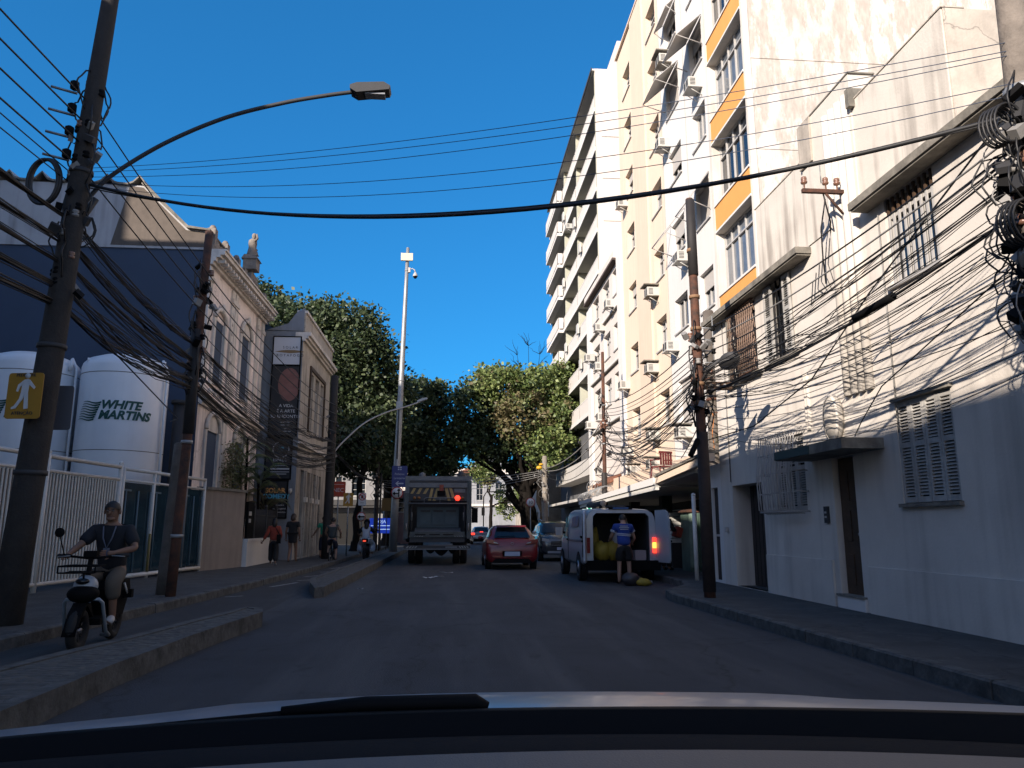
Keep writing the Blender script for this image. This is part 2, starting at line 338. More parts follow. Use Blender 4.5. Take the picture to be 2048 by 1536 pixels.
def cobblemat():
    m = mat('cobble', (.15, .145, .135), .95, noise=.5, scale=6); n = m.node_tree.nodes; l = m.node_tree.links; tc = [x for x in n if x.type == 'TEX_COORD'][0]
    v = n.new('ShaderNodeTexVoronoi'); v.inputs['Scale'].default_value = 11; l.new(tc.outputs['Object'], v.inputs['Vector'])
    bp = n.new('ShaderNodeBump'); bp.inputs['Strength'].default_value = .9; bp.inputs['Distance'].default_value = .035; bp.invert = True
    l.new(v.outputs['Distance'], bp.inputs['Height']); l.new(bp.outputs[0], n['Principled BSDF'].inputs['Normal']); M['cobble'] = m
cobblemat()
def densify(p, step=.8, j=.03):
    o = []
    for a, b in zip(p, p[1:] + p[:1]):
        n = max(1, min(40, int(math.dist(a, b) / step)))
        for i in range(n): o.append((a[0] + (b[0] - a[0]) * i / n + (random.uniform(-j, j) if i else 0), a[1] + (b[1] - a[1]) * i / n))
    return o
island('median', densify([(-2.8, -30), (-2.85, 3), (-2.86, 7), (-2.72, 9.6), (-2.58, 11.1), (-2.7, 11.6), (-3.0, 11.8), (-3.76, 7), (-4.15, 3), (-4.2, -30)]), .2, '')
island('median', densify([(-2.46, 15.6), (-2.42, 20), (-2.42, 30), (-2.42, 46), (-3.15, 46), (-3.15, 30), (-3.2, 18.2), (-3.0, 17.0), (-2.6, 15.3)]), .2, '')
# worn paint in the cycle lane and litter on the asphalt
b = MB()
for x0, y0, x1, y1, w in ((-4.1, 18.2, -3.75, 19.6, .12), (-3.9, 20.3, -3.5, 20.6, .14), (-4.0, 21.8, -3.6, 22.6, .12), (-3.95, 24, -3.5, 24.3, .16), (-3.95, 26, -3.55, 27.3, .12), (-4.4, 15.7, -4.1, 15.9, .1)):
    d = Vector((x1 - x0, y1 - y0, 0)).normalized(); q = Vector((-d.y, d.x, 0)) * w / 2; a = Vector((x0, y0, .008)); c = Vector((x1, y1, .008)); b.add([a - q, c - q, c + q, a + q], [(0, 1, 2, 3)], M['wpaint'])
tag(b.build('road_marking'), kind='structure')
for nm, lab, px, rot, dx, dy in (('litter', 'crumpled white paper scrap lying on the asphalt behind the lorry', (-.55, 21.0), .4, .26, .3), ('litter', 'thin white strip on the asphalt closest to the lorry', (-.1, 23.4), .1, .42, .05), ('litter', 'short thin white strip on the asphalt beside the paper scrap', (-.28, 21.4), -.1, .26, .04), ('litter', 'tiny pale scrap on the road near the end of the island', (-.05 - 1.9, 17.3), .3, .12, .06)):
    l_ = MB(); n = 5
    vs = [(((i / (n - 1)) - .5) * dx, ((j / 2) - .5) * dy * (1 - .3 * random.random()), random.uniform(.004, .035)) for i in range(n) for j in range(3)]
    l_.add(vs, [(i * 3 + j, i * 3 + j + 1, i * 3 + j + 4, i * 3 + j + 3) for i in range(n - 1) for j in range(2)], mat('paper', (.75, .75, .75), .8))
    o = l_.build(nm); o.location = (px[0], px[1], .004); o.rotation_euler = (0, 0, rot); tag(o, lab, 'litter')

# ================================================================= facade helpers
def PX(c, s):   # plane x = c, depth goes to s*x ; a = Y
    return lambda a, z, d: (c + s * d, a, z)
def PY(c, s):   # plane y = c ; a = X
    return lambda a, z, d: (a, c + s * d, z)
def fbox(b, P, a0, a1, z0, z1, d0, d1, m):
    vs = [P(a, z, d) for d in (d0, d1) for z in (z0, z1) for a in (a0, a1)]
    b.add(vs, [(0, 2, 3, 1), (4, 5, 7, 6), (0, 1, 5, 4), (2, 6, 7, 3), (0, 4, 6, 2), (1, 3, 7, 5)], m)
def wallface(b, P, a0, a1, z0, z1, holes, depth, m, mr=None, d=0):
    As = sorted({a0, a1} | {h[0] for h in holes} | {h[1] for h in holes}); Zs = sorted({z0, z1} | {h[2] for h in holes} | {h[3] for h in holes})
    As = [a for a in As if a0 <= a <= a1]; Zs = [z for z in Zs if z0 <= z <= z1]
    for i in range(len(As) - 1):
        for j in range(len(Zs) - 1):
            ca, cz = (As[i] + As[i + 1]) / 2, (Zs[j] + Zs[j + 1]) / 2
            if any(h[0] < ca < h[1] and h[2] < cz < h[3] for h in holes): continue
            b.add([P(As[i], Zs[j], d), P(As[i + 1], Zs[j], d), P(As[i + 1], Zs[j + 1], d), P(As[i], Zs[j + 1], d)], [(0, 1, 2, 3)], m)
    for h in holes:
        q = [(h[0], h[2]), (h[1], h[2]), (h[1], h[3]), (h[0], h[3])]
        for k in range(4):
            (a, z), (c, e) = q[k], q[(k + 1) % 4]; b.add([P(a, z, d), P(c, e, d), P(c, e, d + depth), P(a, z, d + depth)], [(0, 1, 2, 3)], mr or m)
def window(P, a0, a1, z0, z1, d, parent, nv=2, nh=1, fm=None, gm=None, trans=0, blind=0, fw=.05, name='window', sill=True, curtain=None):
    fm = fm or M['frame']; gm = gm or M['glass']; b = MB()
    for (x0, x1, y0, y1) in ((a0, a0 + fw, z0, z1), (a1 - fw, a1, z0, z1), (a0 + fw, a1 - fw, z0, z0 + fw), (a0 + fw, a1 - fw, z1 - fw, z1)): fbox(b, P, x0, x1, y0, y1, d - .05, d + .02, fm)
    for i in range(1, nv):
        c = a0 + (a1 - a0) * i / nv; fbox(b, P, c - fw * .4, c + fw * .4, z0 + fw, z1 - fw, d - .045, d + .015, fm)
    for i in range(1, nh + 0):
        c = z0 + (z1 - z0) * i / nh; fbox(b, P, a0 + fw, a1 - fw, c - fw * .35, c + fw * .35, d - .04, d + .012, fm)
    if trans: c = z1 - trans; fbox(b, P, a0 + fw, a1 - fw, c - fw * .5, c + fw * .5, d - .055, d + .018, fm)
    if sill: fbox(b, P, a0 - .04, a1 + .04, z0 - .05, z0 - .002, -.05, d, fm if fm != M['framed'] else M['slab'])
    w = b.build(name, parent)
    g = MB(); g.add([P(a0 + .01, z0 + .01, d), P(a1 - .01, z0 + .01, d), P(a1 - .01, z1 - .01, d), P(a0 + .01, z1 - .01, d)], [(0, 1, 2, 3)], gm)
    if curtain: g.add([P(a0 + .02, z0 + .02, d + .06), P(a1 - .02, z0 + .02, d + .06), P(a1 - .02, z1 - .02, d + .06), P(a0 + .02, z1 - .02, d + .06)], [(0, 1, 2, 3)], curtain)
    g.build('pane', w)
    if blind: k = MB(); fbox(k, P, a0 + .02, a1 - .02, z1 - (z1 - z0) * blind, z1 - .01, d - .09, d - .06, M['blind']); k.build('roller_blind', w)
    return w
def shutter(P, a0, a1, z0, z1, d0, parent, m=None, name='shutter', label=None, two=True):
    """louvred wooden shutter leaf standing proud of the wall by d0..d0-.05"""
    m = m or M['shut']; b = MB(); t = .05; d1 = d0 - .045; w = a1 - a0
    fbox(b, P, a0, a0 + w * .16, z0, z1, d1, d0, m); fbox(b, P, a1 - w * .16, a1, z0, z1, d1, d0, m)
    mid = (z0 + z1) / 2 + .05
    for (p, q) in ((z0, z0 + .07), (mid, mid + .07), (z1 - .07, z1)): fbox(b, P, a0 + w * .16, a1 - w * .16, p, q, d1 + .003, d0, m)
    z = z0 + .09
    while z < z1 - .09:
        if not (mid - .03 < z < mid + .08):
            vs = [P(a0 + w * .16, z, d1 + .004), P(a1 - w * .16, z, d1 + .004), P(a1 - w * .16, z + .038, d0 - .004), P(a0 + w * .16, z + .038, d0 - .004)]; b.add(vs, [(0, 1, 2, 3)], m)
        z += .042
    fbox(b, P, a0 + w * .16, a1 - w * .16, z0 + .07, z1 - .07, d0 - .002, d0 + .01, M['dark'])
    o = b.build(name, parent)
    if label: o['label'] = label
    return o
ACN = [0]
def ac(P, a, z, label, w=.42, h=.30, depth=.40, roof=False, group='air conditioners on the apartment facades'):
    """window air conditioner whose box sticks out of the wall by depth"""
    x, y, zz = P(a, z, -.0); t = thing('air_conditioner', label, 'air conditioner', (x, y, zz), 0, group)
    b = MB(); fbox(b, P, a - w / 2, a + w / 2, z, z + h, -depth, 0, M['acw']); b.build('casing', t)
    g = MB()
    for i in range(2):
        q0 = a - w / 2 + .05 + i * (w / 2 - .02); fbox(g, P, q0, q0 + w / 2 - .09, z + .04, z + h - .04, -depth - .008, -depth - .001, M['acg'])
    # side louvres towards the camera
    X = P(a - w / 2, z, 0)
    for i in range(5): fbox(g, P, a - w / 2 - .006, a - w / 2 - .001, z + .05 + i * .045, z + .07 + i * .045, -depth + .05, -depth + .2, M['acg'])
    g.build('grille', t)
    k = MB(); fbox(k, P, a - w / 2 - .03, a + w / 2 + .03, z - .03, z - .002, -depth - .03, 0, M['slab'] if roof else M['acw'])
    for e in (-1, 1):
        p0 = P(a + e * w * .4, z - .03, -depth * .9); p1 = P(a + e * w * .4, z - .25, 0); k.tube([p0, p1], .012, M['acw'], 5)
    k.build('bracket', t)
    if roof: r = MB(); fbox(r, P, a - w / 2 - .08, a + w / 2 + .08, z + h + .06, z + h + .10, -depth - .12, 0, M['slab']); r.build('rain_cover', t)
    return t
# ================================================================= RIGHT SIDE: near two-storey house
def closing(b, x0, x1, y0, y1, z0, z1, m, left_open=True):
    """side, back and roof faces of a block whose street face (x0) is built separately"""
    vs = [(x0, y0, z0), (x1, y0, z0), (x1, y1, z0), (x0, y1, z0), (x0, y0, z1), (x1, y0, z1), (x1, y1, z1), (x0, y1, z1)]
    b.add(vs, [(0, 1, 5, 4), (1, 2, 6, 5), (2, 3, 7, 6), (4, 5, 6, 7), (0, 3, 2, 1)], m)
HA = thing('house', 'two-storey cream house with shuttered windows, wooden door and concrete awnings on the right pavement', 'house', (6, 6, .15))
P = PX(6, 1); b = MB()
holes = [(10.80, 11.44, .33, 2.42), (8.46, 9.62, 1.66, 3.02), (12.35, 13.55, 1.64, 2.95), (8.35, 9.42, 4.6, 5.86), (5.6, 6.9, 4.6, 5.86), (12.45, 13.25, 4.42, 5.86), (14.0, 15.25, 4.42, 5.86), (14.15, 15.72, .16, 2.22), (3.6, 4.8, 1.66, 3.02)]
wallface(b, P, -4, 16.4, .15, 6.03, holes, .14, M['cream'])
closing(b, 6, 20, -4, 16.4, .15, 6.03, M['cream'])
b.add([(6.001, 14.15, .16), (7.0, 14.15, .16), (7, 15.72, .16), (6.001, 15.72, .16)], [(0, 1, 2, 3)], M['paving'])
b.build('wall', HA)
b = MB(); b.box(6.0, 19.9, 7.86, 9.98, 6.032, 7.72, M['creamt']); b.box(6.0, 19.9, 11.6, 13.66, 6.032, 7.6, M['creamt'])
b.box(5.98, 19.9, 9.98, 11.6, 6.032, 8.2, M['creamt'])
b.build('parapet_wall', HA)
b = MB()   # weathered copings and stepped pilaster top
b.box(5.985, 6.3, 7.83, 9.97, 7.722, 7.74, M['creamd']); b.box(5.985, 6.3, 11.61, 13.69, 7.602, 7.62, M['creamd']); b.box(5.965, 6.4, 9.95, 11.62, 8.202, 8.225, M['slab'])
b.box(5.9, 6.2, 9.88, 9.975, 7.6, 7.9, M['slab']); b.box(5.94, 5.979, 11.2, 11.62, 7.4, 8.2, M['creamd']); b.build('coping', HA)
b = MB(); b.box(6.02, 19.9, 7.84, 7.858, 6.1, 7.72, M['creamd']); b.build('side_wall', HA)
b = MB()
for i in range(4):
    y = 10.12 + i * .2; b.tube([(5.985, y, 3.3), (5.985, y, 7.9)], .075, M['cream'], 10)
for i in range(2): b.box(5.955, 5.999, 12.0 + i * .07, 12.04 + i * .07, 2.96, 3.9, M['cream'])
b.build('ribbed_pilaster', HA)
def awning(x0, x1, y0, y1, z0, z1, m, par, name='awning'):
    b = MB(); b.box(x0, x1, y0, y1, z0, z1, m); b.box(x0 + .03, x1, y0 + .03, y1 - .03, z0 - .03, z0 - .001, m); return b.build(name, par)
awning(5.72, 5.999, 11.55, 16.4, 5.89, 6.0, M['slab'], HA); awning(5.72, 5.999, 3.0, 9.85, 5.88, 5.99, M['slab'], HA)
b = MB(); b.box(5.38, 5.998, 9.95, 12.1, 2.43, 2.58, M['slab']); b.box(5.36, 5.379, 10.9, 12.1, 2.44, 2.57, mat('teal_edge', (.05, .09, .09), .8)); b.build('door_canopy', HA)
b = MB(); b.box(5.96, 5.999, 10.72, 11.5, .15, .33, M['white']); b.box(5.94, 6.14, 10.72, 11.5, .331, .36, M['slab']); b.build('doorstep', HA)
b = MB(); fbox(b, P, 10.81, 11.43, .36, 2.41, .10, .15, M['wood'])
for z in (.5, 1.15, 1.75):
    for y in (10.87, 11.16): fbox(b, P, y, y + .22, z, z + .45, .085, .099, M['wood'])
d = b.build('door', HA); b = MB(); b.ell((6.07, 10.9, 1.25), .03, M['galv'], 8, 6); b.build('handle', d)
b = MB(); b.box(5.96, 5.999, 11.62, 11.74, 1.42, 1.68, M['dgrey']); b.box(5.952, 5.959, 11.65, 11.71, 1.5, 1.53, M['frame']); b.box(5.952, 5.959, 11.65, 11.71, 1.57, 1.6, M['frame']); b.build('intercom', HA)
b = MB(); b.lathe([(0, -.07), (.9, -.07), (1, -.03), (1, .02), (.86, .06), (.4, .10), (0, .11)], mat('medallion', (.72, .66, .58), .9, noise=.3, scale=5), n=28, axis='x', T=Matrix.Translation((5.93, 11.14, 3.02)) @ Matrix.Diagonal((-1, .22, .37, 1)))
b.lathe([(.97, .02), (1.03, .03), (1.03, .06), (.9, .065)], M['creamt'], n=28, axis='x', T=Matrix.Translation((5.93, 11.14, 3.02)) @ Matrix.Diagonal((-1, .22, .37, 1))); b.build('oval_medallion', HA)
# closed shutters of the ground-floor window, pale and peeling
for (h0, h1, z0, z1) in ((8.46, 9.62, 1.66, 3.02), (3.6, 4.8, 1.66, 3.02)):
    w = (h1 - h0) / 4
    for i in range(4): shutter(P, h0 + i * w + .005, h0 + (i + 1) * w - .005, z0 + .01, z1 - .01, .06, HA)
    b = MB(); fbox(b, P, h0 - .03, h1 + .03, z0 - .05, z0 - .002, -.06, .05, M['slab']); fbox(b, P, h0 - .05, h1 + .03, z1 + .002, z1 + .05, -.05, .0, M['slab']); b.build('window_sill', HA)
# barred ground-floor window
w_ = (13.55 - 12.35) / 3
for i in range(3): shutter(P, 12.35 + i * w_ + .005, 12.35 + (i + 1) * w_ - .005, 1.65, 2.94, .09, HA)
b = MB()
y = 12.25
while y < 13.8:
    b.tube([(5.9, y, 1.58), (5.74, y + .03, 1.66), (5.72, y + .02, 2.3), (5.80, y, 2.98), (5.95, y, 3.05)], .011, M['frame'], 5); y += .105
for z in (1.62, 1.95, 2.3, 2.65, 2.98): b.tube([(5.99, 12.25, z), (5.77, 12.25, z), (5.77, 13.78, z), (5.99, 13.78, z)], .012, M['frame'], 5)
for k in range(8): y = 12.3 + k * .19; b.tube([(5.73, y, 1.7), (5.72, y + .1, 2.1), (5.73, y, 2.5), (5.75, y + .1, 2.9)], .009, M['frame'], 4)
b.build('window_grille', HA)
# upper windows
for a0, a1 in ((8.35, 9.42), (5.6, 6.9)):
    w = window(P, a0, a1, 4.6, 5.86, .10, HA, nv=3, fm=M['frame'], trans=.28, curtain=None)
    b = MB(); n = 9
    for i in range(n): y = a0 + .06 + (a1 - a0 - .12) * i / (n - 1); b.box(6.015, 6.035, y - .018, y + .018, 4.63, 5.6, M['frame']); b.box(6.01, 6.04, y - .012, y + .022, 5.61, 5.84, M['wood'])
    b.build('window_bars', w)
b = MB(); fbox(b, P, 12.46, 13.24, 4.43, 5.85, .12, .13, M['glass']); b.build('window', HA)
shutter(P, 12.35, 12.62, 4.43, 5.84, -.02, HA); shutter(P, 13.1, 13.42, 4.43, 5.84, -.03, HA)
b = MB()
for y in (12.75, 12.95): b.box(5.97, 6.0, y - .02, y + .02, 4.3, 5.9, M['black'])
b.box(5.94, 5.999, 12.2, 13.6, 4.32, 4.38, M['slab']); b.build('window_bars', HA)
w = window(P, 14.0, 15.25, 4.42, 5.86, .1, HA, nv=2, fm=M['framed'])
b = MB()
for i in range(-14, 22):
    y = 14.0 + i * .105
    for s in (1, -1):
        pts = []
        for t in range(13):
            zz = 4.42 + 1.42 * t / 12; yy = y + s * .42 * t / 12 + (0 if s > 0 else .42)
            pts.append((yy, zz))
        pts = [p for p in pts if 13.93 <= p[0] <= 15.3]
        if len(pts) > 1: b.tube([(5.93 + .02 * s, p[0], p[1]) for p in (pts[0], pts[-1])], .012, mat('lattice_rust', (.30, .20, .15), .8), 4)
for z in (4.42, 5.1, 5.84): b.tube([(5.93, 13.93, z), (5.93, 15.3, z)], .015, M['rust'], 5)
b.build('lattice_grille', w)
b = MB(); b.box(5.93, 5.999, 15.3, 15.42, 4.3, 5.9, M['slab']); b.box(5.9, 5.999, 13.8, 15.6, 4.28, 4.34, M['slab']); b.build('window_sill', HA)
# garage
b = MB()
fbox(b, P, 14.16, 15.71, .17, 2.21, .38, .42, M['garage'])
for i in range(8): fbox(b, P, 14.2 + i * .19, 14.21 + i * .19, .2, 2.2, .373, .379, M['dark'])
g = b.build('garage_door', HA)
b = MB(); b.box(6.14, 6.4, 14.1, 14.149, .16, 2.22, M['cream']); b.box(6.14, 6.4, 15.721, 15.77, .16, 2.22, M['cream']); b.box(6.14, 6.4, 14.1, 15.77, 2.221, 2.27, M['cream']); b.build('garage_reveal', HA)
pieces('plinth', HA, True, lambda b: b.box(5.965, 5.999, 11.6, 14.1, .15, .85, M['cream']), lambda b: b.box(5.965, 5.999, -3.9, 10.6, .15, .8, M['cream']))
b = MB(); b.box(5.93, 5.97, 16.02, 16.12, 1.25, 1.36, M['frame']); b.build('house_number', HA)
b = MB()
b.tube([(5.97, 11.0, 6.9), (5.97, 11.0, 7.2)], .01, M['galv'], 5)
for pts in ([(5.98, 9.55, 2.6), (5.98, 9.55, 5.7)], [(5.985, 15.8, 5.9), (5.985, 15.75, 2.3)]): b.tube(pts, .012, M['cablel'], 5)
for k in range(6): y = 10.9 + k * .13; b.tube([(5.985, y, 5.9 - k * .1), (5.975, y + .1, 5.5 - .1 * k), (5.98, y - .05, 5.1)], .007, M['dgrey'], 4)
b.build('wall_conduit', HA)

t = thing('gate_wall', 'low white wall with a narrow dark gate between the garage and the shops', 'wall', (6.0, 16.9, .15))
b = MB(); wallface(b, P, 16.402, 17.25, .15, 2.76, [(16.62, 17.02, .2, 2.24)], .1, M['white']); b.box(6.0, 6.9, 17.25, 17.35, .15, 2.76, M['white']); b.box(6.001, 6.9, 16.402, 17.249, 2.66, 2.758, M['white']); b.build('wall', t)
b = MB(); b.box(6.06, 6.1, 16.63, 17.01, .2, 2.23, M['garage']); b.box(6.05, 6.059, 16.66, 16.98, 1.15, 1.2, M['frame']); b.build('gate', t)
def blades(b, c, n, L, m, spread=.5, w=.03, up=.8):
    for i in range(n):
        a = random.uniform(0, 2 * math.pi); d = Vector((math.cos(a), math.sin(a), 0)); q = Vector((-d.y, d.x, 0)); l = L * random.uniform(.6, 1); p = Vector(c) + d * random.uniform(0, .08)
        pts = [p + d * spread * l * (t ** 1.5) + Vector((0, 0, up * l * math.sin(t * 2.0))) for t in (0, .35, .7, 1)]
        ww = [w * .6, w, w * .8, .002]
        vs = []
        for k in range(4): vs += [pts[k] - q * ww[k], pts[k] + q * ww[k]]
        b.add(vs, [(0, 1, 3, 2), (2, 3, 5, 4), (4, 5, 7, 6)], m)
t = thing('potted_plant', 'spiky green plant on top of the low white gate wall', 'plant', (6.35, 16.75, 2.76))
b = MB(); blades(b, (0, 0, .1), 70, .75, M['leaf_bright'], .5, .03, .8); blades(b, (.1, .25, .1), 50, .6, M['leaf_palm'], .5, .03, .7); b.build('foliage', t, world=False)
b = MB(); b.lathe([(0, .005), (.12, .005), (.16, .2), (.17, .22), (.13, .22), (.12, .18), (0, .18)], M['tile'], n=14); b.build('pot', t, world=False)
b = MB(); n = 8
vs = [(5.9 + .02 * math.sin(i * 1.4), 16.45 - .06 * j + .01 * i, 3.9 - i * .14) for i in range(n) for j in range(2)]
b.add(vs, [(i * 2, i * 2 + 1, i * 2 + 3, i * 2 + 2) for i in range(n - 1)], mat('orange_cloth', (.75, .28, .08), .9)); b.box(5.88, 5.999, 16.36, 16.38, 3.9, 3.92, M['rust'])
tag(b.build('banner'), 'narrow orange cloth strip hanging beside the concrete pole and lattice window', 'banner')
# insulator crossarm on the house
t = thing('insulator_rack', 'rusty steel crossarm with three porcelain insulators fixed high on the cream house', 'insulator rack', (6.0, 10.3, 6.4))
b = MB(); b.box(-.72, -.02, -.03, .03, -.03, .03, M['rust']); b.tube([(-.1, 0, -.35), (-.35, 0, -.03)], .02, M['rust'], 5); b.build('crossarm', t, world=False)
ins = mat('porcelain', (.25, .13, .09), .3)
for x in (-.68, -.34, -.16):
    b = MB(); b.lathe([(.012, 0), (.012, .08), (.045, .09), (.05, .12), (.03, .135), (.045, .15), (.04, .19), (0, .2)], ins, c=(x, 0, .03), n=12); b.build('insulator', t, world=False)
for k, (y0, z0) in enumerate(((10.7, 5.9), (11.0, 5.5))):
    b = MB(); b.tube([(5.6 + .2 * k, y0 - .4, 6.42), (5.8, y0 - .2, 6.0), (5.9, y0, z0 + .1), (5.97, y0 + .1, z0 - .3)], .012, M['cable'], 5)
    tag(b.build('cable'), ['slack black lead drooping from the house insulator rack, nearer one', 'slack black lead drooping from the house insulator rack, farther one'][k], 'cable', 'leads hanging from the insulator rack')

# ================================================================= RIGHT SIDE: apartment blocks
def topbox(b, x0, x1, y0, y1, z0, z1, m): b.box(x0, x1, y0, y1, z0, z1, m)
P7 = PX(7, 1)
HB = thing('apartment_building', 'tall orange and cream block with big windows and a stained peeling side wall', 'building', (7, 17, .15))
rows = [(4.9, 6.65), (7.35, 9.05), (9.85, 11.58), (12.35, 14.02), (14.75, 16.45), (17.2, 18.9), (19.65, 21.3), (22, 23.7)]
b = MB(); wallface(b, P7, 15.95, 18.6, 3.2, 30, [(16.06, 18.42, r0, r1) for r0, r1 in rows], .24, M['cream'])
b.add([(7, 18.6, 3.2), (26, 18.6, 3.2), (26, 18.6, 30), (7, 18.6, 30), (7, 15.95, 30), (26, 15.95, 30)], [(0, 1, 2, 3), (3, 2, 5, 4)], M['cream']); b.build('wall', HB)
b = MB(); b.add([(7.0, 15.95, .15), (26, 15.95, .15), (26, 15.95, 30), (7.0, 15.95, 30)], [(0, 1, 2, 3)], M['stain']); b.add([(26, 15.95, .15), (26, 18.6, .15), (26, 18.6, 30), (26, 15.95, 30)], [(0, 1, 2, 3)], M['stain'])
for z in (5.3, 7.75, 10.2, 12.6, 15.0): b.box(7.01, 26, 15.935, 15.949, z, z + .05, M['stain'])
b.build('side_wall', HB)
b = MB(); b.box(6.97, 7.12, 15.93, 16.04, 3.2, 30, M['cream']); b.box(6.97, 6.999, 18.44, 18.6, 3.2, 30, M['cream']); b.build('corner_frame', HB)
for i, (r0, r1) in enumerate(rows):
    window(P7, 16.07, 18.41, r0, r1, .23, HB, nv=5, trans=.42, gm=M['glassl'] if i in (1, 3) else M['glass'], sill=False, curtain=None, fw=.045)
    b = MB(); z0 = rows[i - 1][1] + .06 if i else 3.7; fbox(b, P7, 16.1, 18.44, z0, r0 - .06, -.02, -.001, M['orange']); b.build('spandrel_panel', HB)
    b = MB(); fbox(b, P7, 16.04, 18.44, r0 - .055, r0 - .001, -.05, -.001, M['white']); fbox(b, P7, 16.04, 18.44, r1 + .001, r1 + .055, -.05, -.001, M['white']); b.build('window_sill', HB)
HC = thing('apartment_building', 'tall white block with roller blinds and folding awnings next to the orange one', 'building', (7, 21, .15))
tops = [5.78, 8.38, 10.87, 13.3, 15.7, 18.1, 20.5]
holes = []
for t_ in tops:
    if t_ > 6: holes.append((18.85, 19.95, t_ - 1.12, t_))
    holes.append((21.1, 22.4, t_ - 1.08 if t_ > 6 else 4.4, t_))
b = MB(); wallface(b, P7, 18.6, 23.0, 3.2, 24, holes, .22, M['white']); b.add([(7, 18.6, 3.2), (26, 18.6, 3.2), (26, 23.0, 3.2), (7, 23, 3.2), (7, 18.6, 24), (26, 18.6, 24), (26, 23, 24), (7, 23, 24)], [(0, 1, 2, 3), (4, 5, 6, 7), (1, 2, 6, 5)], M['soffit'])
b.build('wall', HC)
pieces('downpipe', HC, True, lambda b: b.box(6.985, 6.999, 20.5, 20.53, 3.2, 24, M['blind']), lambda b: b.box(6.985, 6.999, 22.96, 23.0, 3.2, 24, M['blind']))
for k, h in enumerate(holes):
    window(P7, h[0] + .01, h[1] - .01, h[2] + .01, h[3] - .01, .2, HC, nv=3, blind=[.9, .45, 0, .9, .5, 0, .55, .35, .9, 0, .3, .9, .4][k % 13], gm=M['glassl'] if k % 2 else M['glass'], fw=.04)
def fold_awning(y0, y1, z1, par, out=.55, drop=.75, frame_only=False):
    b = MB(); m = M['blind']
    if not frame_only: b.add([(6.98, y0, z1), (6.98, y1, z1), (6.98 - out, y1, z1 - drop), (6.98 - out, y0, z1 - drop), (6.97, y0, z1 - .01), (6.97, y1, z1 - .01), (6.97 - out, y1, z1 - drop - .01), (6.97 - out, y0, z1 - drop - .01)], [(0, 1, 2, 3), (4, 5, 6, 7), (0, 1, 5, 4), (2, 3, 7, 6), (1, 2, 6, 5), (0, 3, 7, 4)], m)
    for y in (y0, y1): b.tube([(6.98, y, z1), (6.98 - out, y, z1 - drop), (6.98, y, z1 - drop - .25)], .018, M['frame'], 5)
    b.tube([(6.98 - out, y0, z1 - drop), (6.98 - out, y1, z1 - drop)], .02, M['frame'], 5)
    return b.build('folding_awning' if not frame_only else 'awning_frame', par)
fold_awning(18.8, 20.0, 11.05, HC, .6, .85); fold_awning(18.75, 20.1, 15.9, HC, .75, .7); fold_awning(21.0, 22.5, 15.95, HC, .75, .7); fold_awning(21.0, 22.4, 10.95, HC, .65, .8, True); fold_awning(21.0, 22.4, 18.2, HC, .3, .3)
HD = thing('apartment_building', 'tall peach block with small square windows and a broad pilaster', 'building', (7, 26, .15))
holes = []
dt = [5.8, 8.3, 10.74, 13.15, 15.54, 17.82, 20.1]
for t_ in dt:
    hh = 1.08 if t_ > 6.5 else 1.15
    holes.append((23.35, 24.55, t_ - hh, t_)); holes.append((27.15, 28.35, t_ - hh, t_))
b = MB(); wallface(b, P7, 23.0, 29.3, 2.9, 21.5, holes, .26, M['peach']); b.add([(7, 23, 2.9), (22, 23, 2.9), (22, 29.3, 2.9), (7, 29.3, 2.9), (7, 23, 21.5), (22, 23, 21.5), (22, 29.3, 21.5), (7, 29.3, 21.5)], [(0, 1, 2, 3), (4, 5, 6, 7), (1, 2, 6, 5), (3, 2, 6, 7)], M['peach'])
b.build('wall', HD)
b = MB(); b.box(6.93, 6.999, 24.95, 26.7, 2.9, 21.5, M['peachd']); b.build('pilaster', HD)
b = MB(); b.box(6.9, 7.2, 23.0, 29.3, 21.502, 21.6, M['peachd']); b.build('coping', HD)
b = MB()
for y in range(9): b.tube([(7.1, 23.4 + y * .72, 21.6), (7.1, 23.4 + y * .72, 22.1)], .015, M['galv'], 5)
b.tube([(7.1, 23.4, 22.1), (7.1, 29.16, 22.1)], .018, M['galv'], 5); b.build('roof_railing', HD)
for k, h in enumerate(holes): window(P7, h[0] + .01, h[1] - .01, h[2] + .01, h[3] - .01, .24, HD, nv=3 if k % 3 else 2, trans=.3, gm=M['glassl'] if k % 4 in (1, 2) else M['glass'], fw=.045, blind=.35 if k in (5, 9) else 0)
HE = thing('apartment_building', 'lower pale pink block with white pilasters between the peach block and the balconies', 'building', (7, 33, .15))
et = [12.42, 10.0, 7.85]; holes = []
for t_ in et:
    for (y0, y1) in ((30.3, 31.3), (32.0, 33.45), (34.4, 35.9)): holes.append((y0, y1, t_ - 1.15, t_))
holes.append((35.2, 35.7, 3.75, 4.2))
b = MB(); wallface(b, P7, 29.3, 37.2, 3.0, 13.0, holes, .22, M['pinkw']); b.add([(7, 29.3, 3), (16, 29.3, 3), (16, 37.2, 3), (7, 37.2, 3), (7, 29.3, 13), (16, 29.3, 13), (16, 37.2, 13), (7, 37.2, 13)], [(0, 1, 2, 3), (4, 5, 6, 7), (1, 2, 6, 5), (3, 2, 6, 7)], M['pinkw'])
b.build('wall', HE)
pieces('pilaster', HE, True, lambda b: b.box(6.9, 6.999, 29.3, 30.1, 3.0, 13.2, M['white']), lambda b: b.box(6.9, 6.999, 36.3, 37.2, 3.0, 12.3, M['white']))
b = MB(); b.box(6.75, 7.0, 30.1, 37.2, 12.62, 12.72, mat('dark_cornice', (.10, .07, .06), .9)); b.box(6.8, 6.999, 30.1, 37.2, 12.72, 13.05, M['pinkw'])
